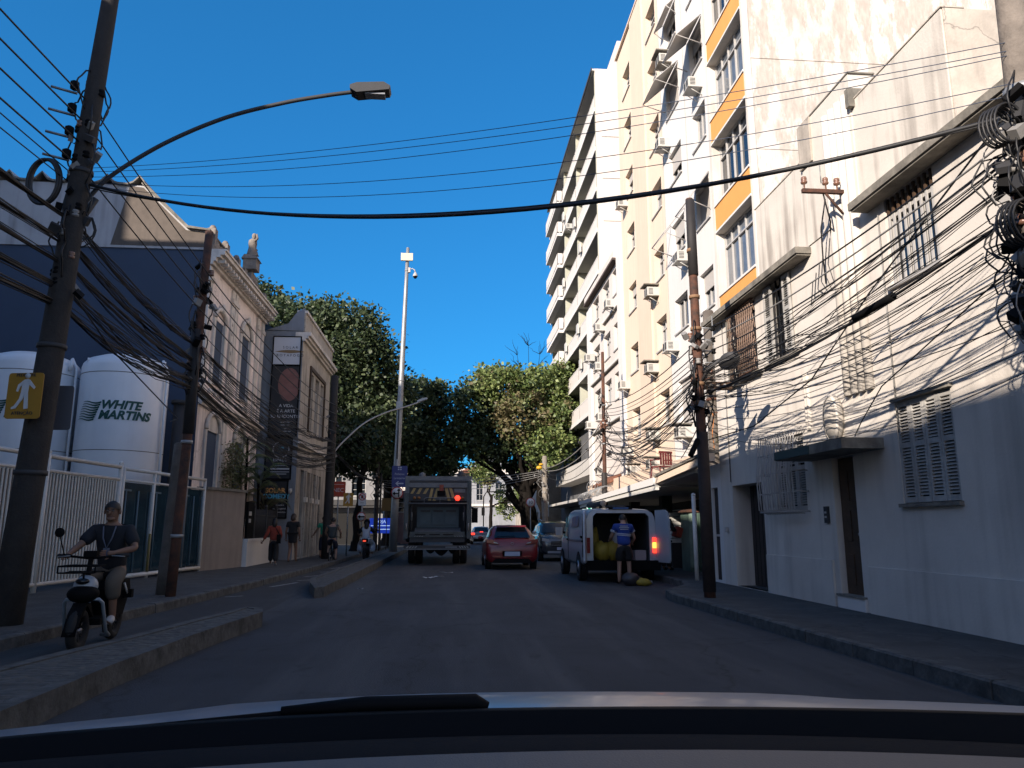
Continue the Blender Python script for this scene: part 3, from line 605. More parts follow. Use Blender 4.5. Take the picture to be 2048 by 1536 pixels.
for z in (10.6, 8.28, 5.85): b.box(6.9, 6.999, 30.1, 36.3, z, z + .12, M['white']); b.box(6.88, 6.999, 30.1, 36.3, z - .05, z - .001, M['slab'])
b.build('cornice', HE)
for k, h in enumerate(holes[:-1]): window(P7, h[0] + .01, h[1] - .01, h[2] + .01, h[3] - .01, .2, HE, nv=3, trans=.3, gm=M['glassl'] if k % 3 == 1 else M['glass'], fw=.045)
b = MB(); fbox(b, P7, 35.21, 35.69, 3.76, 4.19, .1, .12, M['glass']); b.build('window', HE)
b = MB()
for i in range(18): b.tube([(6.45, 30.3 + i * .22, 3.15), (6.98, 30.3 + i * .22, 3.5)], .06, M['tile'], 6)
b.build('tiled_ledge', HE)
# --- balcony block
HF = thing('apartment_building', 'tall grey-green block with stacked white balconies towering over the trees', 'building', (7.65, 46, .15))
XF = 7.65; Y0, Y1 = 37.3, 56.6; st = 2.36; base = 7.7; nfl = 8; top = 26.5
b = MB(); b.add([(XF, Y0, 3), (20, Y0, 3), (20, Y0, top), (XF, Y0, top)], [(0, 1, 2, 3)], M['sidew']); b.box(8.95, 20, Y0 - .001, 42, top + .002, 28.3, M['sidew'])
b.add([(20, Y0, .15), (20, Y1, .15), (20, Y1, top), (20, Y0, top), (9.25, Y1, .15), (9.25, Y1, top)], [(0, 1, 2, 3), (1, 4, 5, 2)], M['sidew']); b.build('side_wall', HF)
b = MB()
for k in range(8): b.box(XF + .3, 9.9 + (.0 if k % 2 else .4), Y0 - .012, Y0 - .001, 5.2 + k * st * 1.04, 5.23 + k * st * 1.04, M['slab'])
b.build('wall_joint', HF)
b = MB(); b.box(9.2, 9.3, Y0 + .01, Y1, base - .15, top, M['green']); b.box(XF, 9.2, Y0 + .01, Y0 + .25, base, top, M['green']); b.build('rear_wall', HF)
bays = [(37.55, 44.4), (44.6, 49.6), (49.8, 56.5)]
for y in (44.4, 49.6, 56.5):
    b = MB(); b.box(XF + .12, 9.199, y, y + .2, base, top - .1, M['green']); b.build('balcony_divider', HF)
b = MB(); b.box(XF - .15, 20, Y0 + .02, Y1, top - .1, top, M['white']); b.box(XF - .2, XF - .151, Y0, Y1, top - .14, top + .05, M['dgrey']); b.build('roof_slab', HF)
for k in range(nfl):
    z = base + k * st
    for bi, (y0, y1) in enumerate(bays):
        b = MB(); b.box(XF + .02, 9.199, y0, y1 + (.0), z - .12, z, M['soffit']); b.box(XF - .04, XF + .019, y0 - .05, y1 + .12, z - .2, z + .03, M['white']); s_ = b.build('balcony', HF)
        b = MB(); n = int((y1 - y0) / .42)
        for i in range(n):
            q = y0 + (y1 - y0) * i / n; b.box(XF + .03, XF + .055, q + .015, q + (y1 - y0) / n - .015, z + .08, z + .82, M['railp'])
        b.box(XF + .02, XF + .065, y0, y1, z + .83, z + .88, M['white']); b.build('railing', s_)
        if bi == 2: b = MB(); b.box(XF - .4, XF - .04, y0, y1 - .5, z - .2, z, M['white']); b.box(XF - .4, XF - .37, y0, y1 - .5, z + .1, z + .85, M['railp']); b.box(XF - .4, XF - .04, y0, y0 + .03, z + .1, z + .85, M['railp']); b.build('bay_balcony', s_)
        b = MB(); b.box(9.14, 9.19, y0 + .8, y1 - .8, z + .02, z + 1.75, M['frame']); b.box(9.12, 9.139, y0 + .9, y1 - .9, z + .1, z + 1.68, M['glass']); b.build('balcony_window', s_)
# planters / boxes on the balconies
for k, (y, kk) in enumerate(((42.6, 1), (43.4, 2), (42.2, 4), (44.0, 5), (48.2, 2), (48.8, 4), (48.5, 6))):
    z = base + kk * st; b = MB(); b.box(XF - .16, XF - .05, y, y + .55, z + .45, z + 1.05, M['acw']); tag(b.build('balcony_box'), 'white box hung on the %s bay rail, %s balcony up from the trees, %s' % ('near' if y < 44.3 else 'middle', ['first', 'second', 'third', 'fourth', 'fifth', 'sixth', 'seventh'][kk], 'left half' if k % 2 else 'right half'), 'box', 'white boxes on balcony rails')
b = MB()
P82 = PX(8.3, 1); hl = [(y, y + 1.5, z, z + 1.2) for y in (38.2, 41.2, 44.5, 47.5, 50.5, 53.5) for z in (4.9,)] + [(y, y + 2.2, .2, 2.4) for y in (38.5, 42.5, 46.5, 50.5)]
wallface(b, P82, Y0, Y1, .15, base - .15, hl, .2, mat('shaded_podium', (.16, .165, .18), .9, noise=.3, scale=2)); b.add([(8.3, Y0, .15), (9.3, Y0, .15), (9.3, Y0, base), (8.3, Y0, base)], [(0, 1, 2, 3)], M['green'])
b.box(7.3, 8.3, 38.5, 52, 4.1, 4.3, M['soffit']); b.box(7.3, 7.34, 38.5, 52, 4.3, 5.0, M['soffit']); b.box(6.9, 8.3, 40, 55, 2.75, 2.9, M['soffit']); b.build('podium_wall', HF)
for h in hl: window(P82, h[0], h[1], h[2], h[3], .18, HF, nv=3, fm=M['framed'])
# farther right building, mostly behind the tree
t = thing('house', 'shaded low house beyond the balcony block, half hidden by the street tree', 'house', (7.5, 70, .15))
b = MB(); P75 = PX(7.2, 1); hl = [(y, y + 1.2, z, z + 1.4) for y in (59, 62, 65, 69, 73, 77) for z in (1.2, 4.2)]
wallface(b, P75, 57, 84, .15, 7, hl, .2, M['creamd']); closing(b, 7.2, 18, 57, 84, .15, 7, M['creamd']); b.build('wall', t)
for h in hl: window(P75, *h, .18, t, nv=2, fm=M['framed'])
b = MB(); b.prism([(7.0, 7.0), (12.6, 8.6), (18.2, 7.0)], 56.8, 84.2, M['tile'], 'y'); b.build('roof', t)
# --- shop row: canopies and recessed ground floor
SH = thing('shop_row', 'dark recessed shops under the long concrete canopy on the right', 'shops', (9, 26, .15))
b = MB(); P9 = PX(9.0, 1)
so = [(17.6, 19.6, .16, 2.1), (20.1, 22.3, .16, 2.2), (22.9, 24.6, .16, 2.1), (25.2, 28.2, .16, 2.1), (28.8, 31.4, .16, 2.1), (32.2, 35.5, .16, 2.1)]
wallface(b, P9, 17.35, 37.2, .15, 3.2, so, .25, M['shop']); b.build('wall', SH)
for i, h in enumerate(so):
    b = MB(); fbox(b, P9, h[0], h[1], h[2], h[3], .2, .24, M['glass'] if i % 2 else M['dark'])
    if i in (1, 4):
        z = h[2] + .05
        while z < h[3]: fbox(b, P9, h[0] + .02, h[1] - .02, z, z + .05, .15, .19, M['galv']); z += .1
    else:
        for k in range(4): q = h[0] + (h[1] - h[0]) * k / 3; fbox(b, P9, q - .03 if k else q, q + .03, h[2], h[3], .12, .19, M['dgrey'])
    b.build('roller_shutter' if i in (1, 4) else 'shop_window', SH)
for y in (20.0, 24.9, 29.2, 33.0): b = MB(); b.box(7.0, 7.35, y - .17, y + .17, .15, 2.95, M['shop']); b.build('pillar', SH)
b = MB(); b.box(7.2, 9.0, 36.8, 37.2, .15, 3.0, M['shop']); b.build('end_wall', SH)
b = MB()   # cream/brown parapet canopy, sloping slightly downhill
b.prism([(16.0, 2.78), (20.35, 2.53), (20.35, 2.70), (16.0, 2.95)], 5.6, 5.75, M['peach'], 'x'); b.prism([(16.0, 2.955), (20.35, 2.705), (20.35, 2.77), (16.0, 3.02)], 5.56, 5.85, M['slab'], 'x'); b.prism([(17.4, 2.62), (20.35, 2.5), (20.35, 2.56), (17.4, 2.72)], 5.751, 8.99, M['soffit'], 'x')
b.build('canopy', SH)
b = MB(); b.prism([(20.36, 2.36), (32.6, 2.18), (32.6, 2.30), (20.36, 2.50)], 5.6, 5.7, M['wmetal'], 'x'); b.prism([(20.36, 2.505), (32.6, 2.305), (32.6, 2.44), (20.36, 2.70)], 5.55, 5.68, mat('white_fascia', (.9, .88, .86), .6), 'x'); b.prism([(20.36, 2.44), (32.6, 2.28), (32.6, 2.38), (20.36, 2.55)], 5.701, 8.99, M['soffit'], 'x'); b.build('canopy', SH)
b = MB(); b.prism([(20.36, 2.56), (36, 2.5), (36, 3.3), (20.36, 3.3)], 6.6, 8.99, M['peachd'], 'x'); b.build('canopy_upstand', SH)
b = MB(); b.ell((8.0, 20.6, 2.02), (.04, .04, .1), mat('green_lamp', (.1, .6, .3), emit=(.05, 1, .35), estr=3), 8, 6); b.tube([(8.0, 20.6, 1.9), (8.0, 20.6, 1.4)], .012, M['dgrey'], 5)
tag(b.build('lamp'), 'small glowing green lamp inside the dark shop recess', 'lamp')
def crosspoly(a, w): return [(-w, a), (w, a), (w, w), (a, w), (a, -w), (w, -w), (w, -a), (-w, -a), (-w, -w), (-a, -w), (-a, w), (-w, w)]
t = thing('pharmacy_sign', 'lit green cross sign with white outline hanging under the canopy end', 'sign', (5.75, 31.2, 2.0))
b = MB(); b.prism(crosspoly(.28, .1), -.03, .03, mat('cross_white', (.8, .9, .85), emit=(.8, 1, .9), estr=.7), 'y'); b.build('cross_border', t, world=False)
b = MB(); b.prism(crosspoly(.22, .055), -.04, .04, mat('cross_green', (.02, .35, .2), emit=(.0, .5, .25), estr=.5), 'y'); b.build('cross', t, world=False)
b = MB(); b.box(-.02, .02, -.02, .02, .281, .45, M['dgrey']); b.build('bracket', t, world=False)
t = thing('shop_sign', 'dim dark shop sign with pale green letters behind the white van', 'sign', (6.9, 29.3, 1.9))
b = MB(); b.box(-.7, .7, 0, .06, -.25, .25, M['black']); b.build('panel', t, world=False)
b = MB(); text(b, 'US!', .42, mat('pale_letters', (.3, .5, .45), .6), TM((.0, -.01, 0), (1, 0, 0), (0, 0, 1))); b.build('lettering', t, world=False)
# razor wire on the canopy
b = MB(); pts = []
for i in range(420): a = i * .45; r = .22 + .03 * math.sin(i * 1.3); pts.append((5.75 + r * math.cos(a), 27.5 + i * .0125, 2.66 - .005 * i * .05 + r * math.sin(a)))
b.tube(pts, .012, M['galv'], 4)
tag(b.build('razor_wire'), 'long coil of grey razor wire lying along the white canopy edge', 'razor wire')
b = MB(); pts = []
for i in range(110): a = i * .5; r = .42; pts.append((6.2 + .01 * i + r * math.cos(a) * .8, 32.6 + .003 * i + .25 * math.sin(a), 3.0 + r * math.sin(a) * .9))
b.tube(pts, .014, M['galv'], 4); tag(b.build('razor_wire'), 'tall loose loop of razor wire at the far canopy end', 'razor wire')
# red plastic chair on the canopy
t = thing('plastic_chair', 'dark red plastic armchair standing on the shop canopy', 'chair', (5.95, 20.9, 2.72), R(200))
rp = mat('red_plastic', (.22, .03, .03), .45)
b = MB(); b.box(-.2, .2, -.2, .2, .3, .33, rp); b.build('seat', t, world=False)
b = MB(); [b.box(-.2 + i * .085, -.15 + i * .085, .19, .22, .36, .68, rp) for i in range(5)]; b.box(-.22, .22, .185, .225, .68, .74, rp); b.build('backrest', t, world=False)
for x in (-.2, .2):
    b = MB(); b.tube([(x * 1.1, -.2, .3), (x * 1.15, -.2, .52), (x * 1.1, .2, .5)], .02, rp, 6); b.build('armrest', t, world=False)
    for y in (-.18, .2): b = MB(); b.tube([(x, y, .3), (x * 1.15, y * 1.2, 0)], [.02, .015], rp, 6); b.build('leg', t, world=False)
# shop clutter
t = thing('shelf_stack', 'stack of white crates standing beside the shop entrance', 'crates', (6.9, 22.9, .15))
for k in range(7): b = MB(); b.box(-.2, .2, -.2, .2, .75 + k * .13, .86 + k * .13, M['wmetal']); b.build('crate', t, world=False)
b = MB(); b.box(-.22, .22, -.22, .22, 0, .74, M['dgrey']); b.build('base', t, world=False)
t = thing('kiosk', 'green and rust metal news kiosk with folding shutters on the pavement', 'kiosk', (7.2, 21.2, .15))
kg = mat('kiosk_green', (.22, .34, .28), .5, metal=.2, noise=.4, scale=3)
b = MB(); b.box(-.55, .55, -.35, .4, 0, 1.65, kg); b.build('body', t, world=False)
for i in range(5): b = MB(); b.cbox((-.45 + i * .22, -.38, .85), (.2, .03, 1.5), kg, (0, 0, .35 if i % 2 else -.35)); b.build('folding_panel', t, world=False)
b = MB(); b.prism([(-.65, 1.66), (0, 1.82), (.65, 1.66), (.65, 1.62), (-.65, 1.62)], -.45, .45, M['rust'], 'y'); b.build('roof', t, world=False)
t = thing('post', 'pale round post standing between the kiosk and the rusty pole', 'post', (5.72, 17.5, .15)); b = MB(); b.tube([(0, 0, 0), (0, 0, 1.95)], .05, M['wmetal'], 10); b.build('post_tube', t, world=False); b = MB(); b.ell((0, 0, 1.95), .055, M['wmetal'], 10, 6); b.build('cap', t, world=False)

# air conditioners, each on its own facade
for a, z, lab, roof in ((24.35, 9.0 + .15, 'boxy air conditioner right of the peach pilaster, highest of its column', True),
    (24.7, 6.55, 'rain-covered air conditioner right of the peach pilaster, second from the top of its column', True), (24.75, 4.25, 'lowest but one air conditioner right of the peach pilaster, with rain cover', True), (24.9, 3.2 + .1, 'lowest air conditioner of the peach block beside the canopy', True),
    (28.8, 6.75, 'large air conditioner left of the peach pilaster at mid height', False), (28.6, 4.1, 'small air conditioner left of the peach pilaster near the cables', False), (28.3, 14.2, 'tiny air conditioner with dark tray, highest on the peach block', False), (27.6, 3.3, 'air conditioner low on the peach block above the white canopy', True)): ac(P7, a, z, lab, roof=roof)
for a, z, lab, roof in ((19.2, 13.75, 'air conditioner with dark grilles high on the white block beside the orange band', False), (21.9, 16.35, 'tilted air conditioner hanging below the highest visible white-block window', True), (20.9, 9.15, 'air conditioner under the awning frame on the white block', False), (22.35, 6.75, 'split condenser unit on a wall shelf at the white block edge', False), (21.5, 3.95, 'lowest air conditioner of the white block with a flat rain cover', True), (22.35, 13.6, 'round-cornered air conditioner between the left windows of the white block', False)): ac(P7, a, z, lab, w=.46, roof=roof)
for k, (a, z) in enumerate(((30.9, 10.72), (33.3, 10.3), (35.9, 9.45), (33.5, 8.5), (36.0, 6.1), (33.2, 6.1), (33.6, 3.7))): ac(P7, a, z, 'small air conditioner on the pale pink block, %s' % ['top row beside the right pilaster', 'top row in the middle', 'top row beside the left pilaster', 'under the middle window of the second row', 'low on the left pilaster', 'under the middle window of the lowest row', 'single one above the tiled ledge'][k], w=.45, h=.34, depth=.45)
ac(PX(XF + .03, 1), 38.4, base + .9, 'air conditioner tucked in the lowest near balcony of the grey-green block')
ac(PX(XF + .03, 1), 46.0, base + 5 * st + 1.1, 'air conditioner outside an upper middle balcony of the grey-green block')
# ================================================================= LEFT SIDE
# unseen houses added beside and behind the viewpoint, sized by the shade they cast
def shade_house(lab, x0, x1, y0, y1, h, cols, name='house'):
    t = thing(name, lab, 'house', ((x0 + x1) / 2, (y0 + y1) / 2, .15)); b = MB(); P_ = PX(x1, -1)
    hl = []; y = y0 + 1.2
    while y < y1 - 1.6:
        z = 1.2
        while z < h - 1.8: hl.append((y, y + .9, z, z + 1.4)); z += 2.9
        y += 2.4
    wallface(b, P_, y0, y1, .15, h, hl, .15, cols); b.add([(x0, y0, .15), (x1, y0, .15), (x1, y0, h), (x0, y0, h), (x0, y1, .15), (x1, y1, .15), (x1, y1, h), (x0, y1, h)], [(0, 1, 2, 3), (4, 5, 6, 7), (0, 4, 7, 3), (3, 2, 6, 7)], cols); b.build('wall', t)
    for q in hl: window(P_, *q, .13, t, nv=2)
    return t
shade_house('unseen beige house added for shade on the left pavement behind the viewpoint', -22, -9.3, -32, -16.5, 12.5, M['creamd'])
shade_house('unseen pale house added for shade on the left pavement level with the viewpoint', -22, -9.3, -16.5, -9.6, 12.35, M['white'])
shade_house('unseen cream house added for shade on the left pavement just behind the viewpoint', -22, -9.3, -9.6, -4.9, 12.2, M['cream'])
shade_house('unseen greyish house added for shade on the left pavement beside the white-tank yard', -22, -9.3, -4.9, -1.4, 12.4, M['greywall'])
shade_house('unseen low grey house added for shade just before the white-tank yard', -22, -9.3, -1.4, 5.5, 11.55, M['creamd'])
shade_house('unseen taller yellowish house added for shade behind the tank yard entrance', -26, -14.2, 5.8, 12.5, 14.9, M['creamd'])  # unseen, added to keep the sun off the tanks and blue wall
shade_house('unseen tall plain block added to shade the gable, set back behind the tank yard', -48, -25.1, 4, 10.8, 22.5, M['creamd'], 'apartment_building')  # unseen, placed so its corner bounds the sunlit part of the gable

# dark blue party wall with grey gable
T0 = thing('warehouse', 'dark blue party wall topped by a grey gable with corrugated roof edge behind the tanks', 'building', (-14, 24, .15))
b = MB(); b.box(-30, -7.42, 22.3, 30, .15, 9.62, M['bluewall']); b.build('wall', T0)
b = MB(); b.prism([(-30, 9.622), (-7.43, 9.622), (-7.43, 10.2), (-8.1, 10.28), (-9.5, 11.62), (-30, 11.75)], 22.25, 22.6, M['greywall'], 'y'); b.build('gable', T0)
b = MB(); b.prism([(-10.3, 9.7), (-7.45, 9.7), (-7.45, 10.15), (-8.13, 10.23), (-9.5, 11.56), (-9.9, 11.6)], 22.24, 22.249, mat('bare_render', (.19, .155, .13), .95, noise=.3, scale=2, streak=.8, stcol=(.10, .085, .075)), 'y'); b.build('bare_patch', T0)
b = MB(); x = -9.5; pr = []
for k in range(22):
    x = -9.45 - k * .95; pr += [(x, 11.72 + .01 * k), (x - .16, 11.93 + .01 * k), (x - .34, 11.73 + .01 * k), (x - .5, 11.66 + .01 * k), (x - .78, 11.68 + .01 * k)]
low = [(p[0], p[1] - .08) for p in reversed(pr)]
b.add([(p[0], y, p[1]) for y in (22.15, 30) for p in pr], [(i, i + 1, i + 1 + len(pr), i + len(pr)) for i in range(len(pr) - 1)], M['greywall'])
b.add([(p[0], y, p[1] - .06) for y in (22.15, 30) for p in pr], [(i, i + 1, i + 1 + len(pr), i + len(pr)) for i in range(len(pr) - 1)], M['slab'])
b.add([(p[0], 22.15, p[1] - d) for d in (0, .06) for p in pr], [(i, i + 1, i + 1 + len(pr), i + len(pr)) for i in range(len(pr) - 1)], M['slab']); b.build('corrugated_roof', T0)
b = MB(); b.prism([(-9.52, 11.63), (-8.08, 10.26), (-7.38, 10.19), (-7.38, 10.24), (-8.04, 10.33), (-9.48, 11.72)], 22.1, 30, M['slab'], 'y'); b.build('gable_coping', T0)

# white tanks
def tank(loc, r, h, lab, txt=True, ang=0):
    t = thing('storage_tank', lab, 'tank', loc, 0, 'white gas tanks in the fenced yard'); b = MB()
    prof = [(0, .5), (r * .96, .5), (r, .56), (r, h - .42), (r * .97, h - .3), (r * .86, h - .17), (r * .6, h - .06), (r * .3, h - .01), (0, h)]
    b.lathe(prof, M['tank'], n=48); b.build('shell', t, world=False)
    b = MB()
    for z in (1.2, 2.05, 3.1, h - .62): b.lathe([(r + .001, z), (r + .006, z + .004), (r + .006, z + .016), (r + .001, z + .02)], M['slab'], n=48)
    b.build('weld_seam', t, world=False)
    for a in (-60, 10, 90, 180):
        b = MB(); x, y = r * math.cos(R(a)) * .8, r * math.sin(R(a)) * .8; b.tube([(x, y, 0), (x, y, .6)], .07, M['tank'], 8); b.build('leg', t, world=False)
    b = MB(); b.tube([(r + .06, -.15, .3), (r + .06, -.15, h - .4), (r - .1, -.1, h - .12)], .035, M['tank'], 8); b.tube([(r + .0, -.35, h - .5), (r + .03, -.35, h - .2)], .05, M['tank'], 8); b.tube([(-r * .6, -.75 * r, h - .33), (-r * .6, -.75 * r, h - .22)], .03, M['tank'], 6)
    b.build('pipe', t, world=False)
    if txt:
        tg = mat('teal_lettering', (.01, .10, .085), .6)
        def wp(v): a = ang + v.x / r; return Vector(((r + .012 + v.z) * math.sin(a), -(r + .012 + v.z) * math.cos(a), v.y))
        b = MB(); text(b, 'WHITE', .30, tg, Matrix.Translation((0, 0, 4.24)), shear=.25, bold=.012, align='LEFT', sx=1.0, warp=lambda v: wp(v + Vector((-.34, 0, 0)))); text(b, 'MARTINS', .30, tg, Matrix.Translation((0, 0, 3.98)), shear=.25, bold=.012, align='LEFT', sx=.98, warp=lambda v: wp(v + Vector((-.37, 0, 0)))); b.build('lettering', t, world=False)
        b = MB()
        for i in range(8):
            n = 9; vs = []
            for k in range(n):
                u = k / (n - 1); x = -1.02 + .55 * u + (.02 * i); z = .0 + i * .062 + .03 * math.sin(u * 5.5 + .6) - .01; th = .012 + .036 * u
                for dz in (-th / 2, th / 2): vs.append(wp(Vector((x + .25 * (z - .2) * .2, z - .22, 0))) + Vector((0, 0, dz + 4.11)))
            b.add(vs, [(k * 2, k * 2 + 2, k * 2 + 3, k * 2 + 1) for k in range(n - 1)], tg)
        b.build('logo', t, world=False)
    return t
tank((-8.72, 20.5, .15), 1.06, 5.72, 'right white cylindrical tank with the full green lettering and wave logo', True, .22)
tank((-11.05, 20.4, .15), 1.10, 5.72, 'left white cylindrical tank half hidden by the concrete pole', True, .35)
tank((-13.5, 20.4, .15), 1.10, 5.6, 'third white tank at the far left edge behind the fence rail', False)
b = MB(); b.tube([(-7.5, 21.2, .15), (-7.5, 21.2, 4.7)], .17, M['dgrey'], 12); b.tube([(-7.5, 21.2, 4.7), (-7.5, 21.2, 4.8)], .24, M['dgrey'], 12)
t = thing('vent_column', 'slim dark vent column with pipes right of the tanks', 'pipe', (-7.5, 21.2, .15)); b.build('column', t)
b = MB(); b.tube([(-7.22, 21.1, .15), (-7.22, 21.1, 4.95), (-7.3, 21.1, 5.0)], .03, M['galv'], 6); b.tube([(-7.1, 21.1, .15), (-7.1, 21.1, 4.2)], .02, M['galv'], 6); b.build('pipe', t)

# fence: round-tube posts and rails, white bars, then glazed gate section
FL = [(-8.6, 6.0), (-7.95, 12.3), (-7.48, 17.9), (-6.98, 22.25)]
def fpt(y):
    for (x0, y0), (x1, y1) in zip(FL[:-1], FL[1:]):
        if y <= y1: return x0 + (x1 - x0) * (y - y0) / (y1 - y0)
    return FL[-1][0]
t = thing('fence', 'white tubular fence of close vertical bars in front of the tank yard', 'fence', (-8, 12, .15))
ys = [6, 9.2, 12.3, 15.1, 17.8]
for y in ys: b = MB(); b.tube([(fpt(y), y, .15), (fpt(y), y, 2.78)], .05, M['wmetal'], 10); b.ell((fpt(y), y, 2.78), .055, M['wmetal'], 10, 6); b.build('post', t)
for z, r in ((2.7, .045), (2.42, .035), (.3, .04)): b = MB(); b.tube([(fpt(y), y, z) for y in (6, 12.3, 17.8)], r, M['wmetal'], 8); b.build('rail', t)
b = MB(); y = 6.1
while y < 17.75: x = fpt(y); b.tube([(x, y, .3), (x, y, 2.4)], .02, M['wmetal'], 5, caps=False); y += .105
o = b.build('bars', t)
b = MB()
b.add([(fpt(y) - .04, y, z) for y in (6.05, 12.3, 17.75) for z in (.3, 2.38)], [(0, 2, 3, 1), (2, 4, 5, 3)], mat('mesh_backing', (.30, .31, .33), .7, noise=.2, scale=5)); b.build('backing_panel', t)
t = thing('gate', 'white tube gate with tall bluish glass panels beside the beige wall', 'gate', (-7.2, 20, .15))
gp = [17.95, 19.35, 20.9, 22.2]
for y in gp: b = MB(); b.tube([(fpt(y), y, .15), (fpt(y), y, 2.72)], .04, M['wmetal'], 10); b.build('post', t)
for z, r in ((2.68, .045), (2.42, .03), (.25, .05)): b = MB(); b.tube([(fpt(y), y, z) for y in (17.95, 22.2)], r, M['wmetal'], 8); b.build('rail', t)
gb = mat('gate_glass', (.03, .075, .11), .08, spec=.9, noise=.5, scale=1.2)
for y0, y1 in zip(gp[:-1], gp[1:]):
    b = MB(); b.add([(fpt(y) - .02, y, z) for y in (y0 + .05, y1 - .05) for z in (.32, 2.38)], [(0, 2, 3, 1)], gb); g = b.build('glass_panel', t)
    b = MB()
    for k in range(3): q = y0 + .15 + (y1 - y0 - .3) * k / 2; b.tube([(fpt(q) + .01, q, .32), (fpt(q) + .01, q, 2.2)], .018, mat('blue_frame', (.12, .2, .26), .5), 5)
    b.box(fpt(y0) - .005, fpt(y0) + .03, y0 + .06, y1 - .06, 2.18, 2.22, MATS['blue_frame']); b.build('glazing_bar', t)
b = MB(); b.tube([(fpt(19.3) + .03, 19.3, .3), (fpt(19.3) + .03, 19.3, 1.2)], .03, mat('yellow_bar', (.25, .2, .06), .7), 6); b.build('handle', t)
t = thing('garden_wall', 'plain brownish rendered wall with a thin coping after the glass gate', 'wall', (-6.8, 24, .15))
b = MB(); b.add([], [], M['brownw']); b.prism([(-6.98, 22.3), (-6.42, 24.4), (-6.62, 24.45), (-7.18, 22.3)], .15, 2.42, M['brownw'], 'z'); b.build('wall', t)
b = MB(); b.prism([(-6.93, 22.28), (-6.36, 24.44), (-6.68, 24.5), (-7.24, 22.3)], 2.422, 2.5, M['slab'], 'z'); b.build('coping', t)
t = thing('garden_wall', 'low white wall with dark panels above, behind the woman in red', 'wall', (-6.3, 26, .15))
b = MB(); b.box(-6.45, -6.3, 24.5, 28.6, .15, .92, M['white']); b.box(-6.48, -6.27, 24.5, 28.6, .922, 1.0, M['white']); b.build('wall', t)
b = MB(); b.box(-6.42, -6.34, 24.55, 25.3, 1.0, 2.15, M['black']); b.box(-6.339, -6.33, 24.65, 24.95, 1.72, 1.85, M['frame']); b.box(-6.339, -6.33, 24.65, 24.9, 1.5, 1.62, M['frame']); b.build('notice_panel', t)
b = MB()
y = 25.4
while y < 28.6: b.tube([(-6.38, y, 1.0), (-6.38, y, 1.95)], .014, M['dgrey'], 5); y += .11
b.tube([(-6.38, 25.35, 1.75), (-6.38, 28.6, 1.75)], .018, M['dgrey'], 5)
for y in (25.4, 27.0, 28.55): b.box(-6.43, -6.33, y - .05, y + .05, 1.0, 2.0, M['dgrey']); b.ell((-6.38, y, 2.06), .07, M['dgrey'], 8, 6)
b.build('railing', t)

# old pink house
HP = thing('house', 'old pale pink two-storey mansion with arched stucco windows, heavy cornice and rooftop statue', 'house', (-8, 26, .15))
PP = PX(-7.4, -1); b = MB()
hu = [(23.2, 24.15, 5.75, 7.75), (26.15, 27.25, 5.75, 8.0)]; hd = [(23.15, 24.3, 2.2, 4.25), (26.15, 27.25, 2.2, 4.25)]
wallface(b, PP, 22.31, 29.2, .15, 9.4, hu + hd, .22, M['pink']); b.add([(-7.4, 29.2, .15), (-18, 29.2, .15), (-18, 29.2, 9.4), (-7.4, 29.2, 9.4)], [(0, 1, 2, 3)], M['pink'])
b.add([(-7.4, 22.31, 9.4), (-18, 22.31, 9.4), (-18, 29.2, 9.4), (-7.4, 29.2, 9.4)], [(0, 1, 2, 3)], M['slab']); b.build('wall', HP)
b = MB()
for x0, z0, z1 in ((-7.28, 9.2, 9.3), (-7.2, 9.3, 9.42), (-7.08, 9.42, 9.5), (-6.95, 9.5, 9.62), (-6.9, 9.62, 9.68)): b.box(-7.6, x0, 22.3, 29.25, z0 + .001, z1, M['trim'])
for x0, z0, z1 in ((-7.3, 4.9, 4.98), (-7.22, 4.98, 5.06), (-7.15, 5.06, 5.14)): b.box(-7.399, x0, 22.32, 29.2, z0 + .001, z1, M['trim'])
for i in range(22): y = 22.5 + i * .31; b.box(-7.19, -6.99, y, y + .12, 9.31, 9.419, M['trim'])
b.build('cornice', HP)
PT = mat('grimy_parapet', (.42, .36, .31), .95, noise=.5, scale=6, streak=.6, stcol=(.08, .07, .06), bump=.3)
b = MB(); b.box(-7.6, -7.35, 22.35, 29.2, 9.69, 9.85, PT)
for i, y in enumerate((22.6, 23.9, 25.2)):
    b.box(-7.58, -7.34, y - .13, y + .13, 9.851, 10.42, PT); b.lathe([(.0, 10.56), (.06, 10.54), (.10, 10.48), (.11, 10.421)], PT, c=(-7.46, y, 0), n=12)
b.prism([(22.77, 9.851), (23.72, 9.851), (23.72, 10.3), (23.25, 10.1), (22.77, 10.3)], -7.55, -7.4, PT, 'x'); b.prism([(24.07, 9.851), (25.02, 9.851), (25.02, 10.2), (24.5, 10.0), (24.07, 10.2)], -7.55, -7.4, PT, 'x')
for y in (25.9, 28.8): b.box(-7.62, -7.3, y - .16, y + .16, 9.851, 10.3, PT)
b.prism([(26.1, 9.851), (28.6, 9.851), (28.3, 10.2), (27.9, 10.3), (27.7, 10.55), (27.0, 10.6), (26.8, 10.3), (26.3, 10.2)], -7.6, -7.38, PT, 'x')
for k in range(14): b.ell((-7.36, 26.3 + .16 * k, 10.0 + .25 * math.sin(k * .24) + .04 * (k % 2)), (.05, .08, .08), PT, 8, 6)
b.build('parapet', HP)
b = MB(); b.box(-7.68, -7.2, 26.75, 27.25, 10.62, 11.0, PT); b.prism([(-7.74, 11.0), (-7.14, 11.0), (-7.24, 11.16), (-7.64, 11.16)], 26.7, 27.3, PT, 'y')
b.build('pedestal', HP)
b = MB(); c = Vector((-7.44, 27.0, 11.16))
b.lathe([(.17, 0), (.19, .1), (.14, .35), (.16, .5), (.15, .62), (.06, .7)], PT, c=tuple(c), n=12); b.ell((c.x + .04, c.y, c.z + .8), (.09, .1, .12), PT, 10, 8)
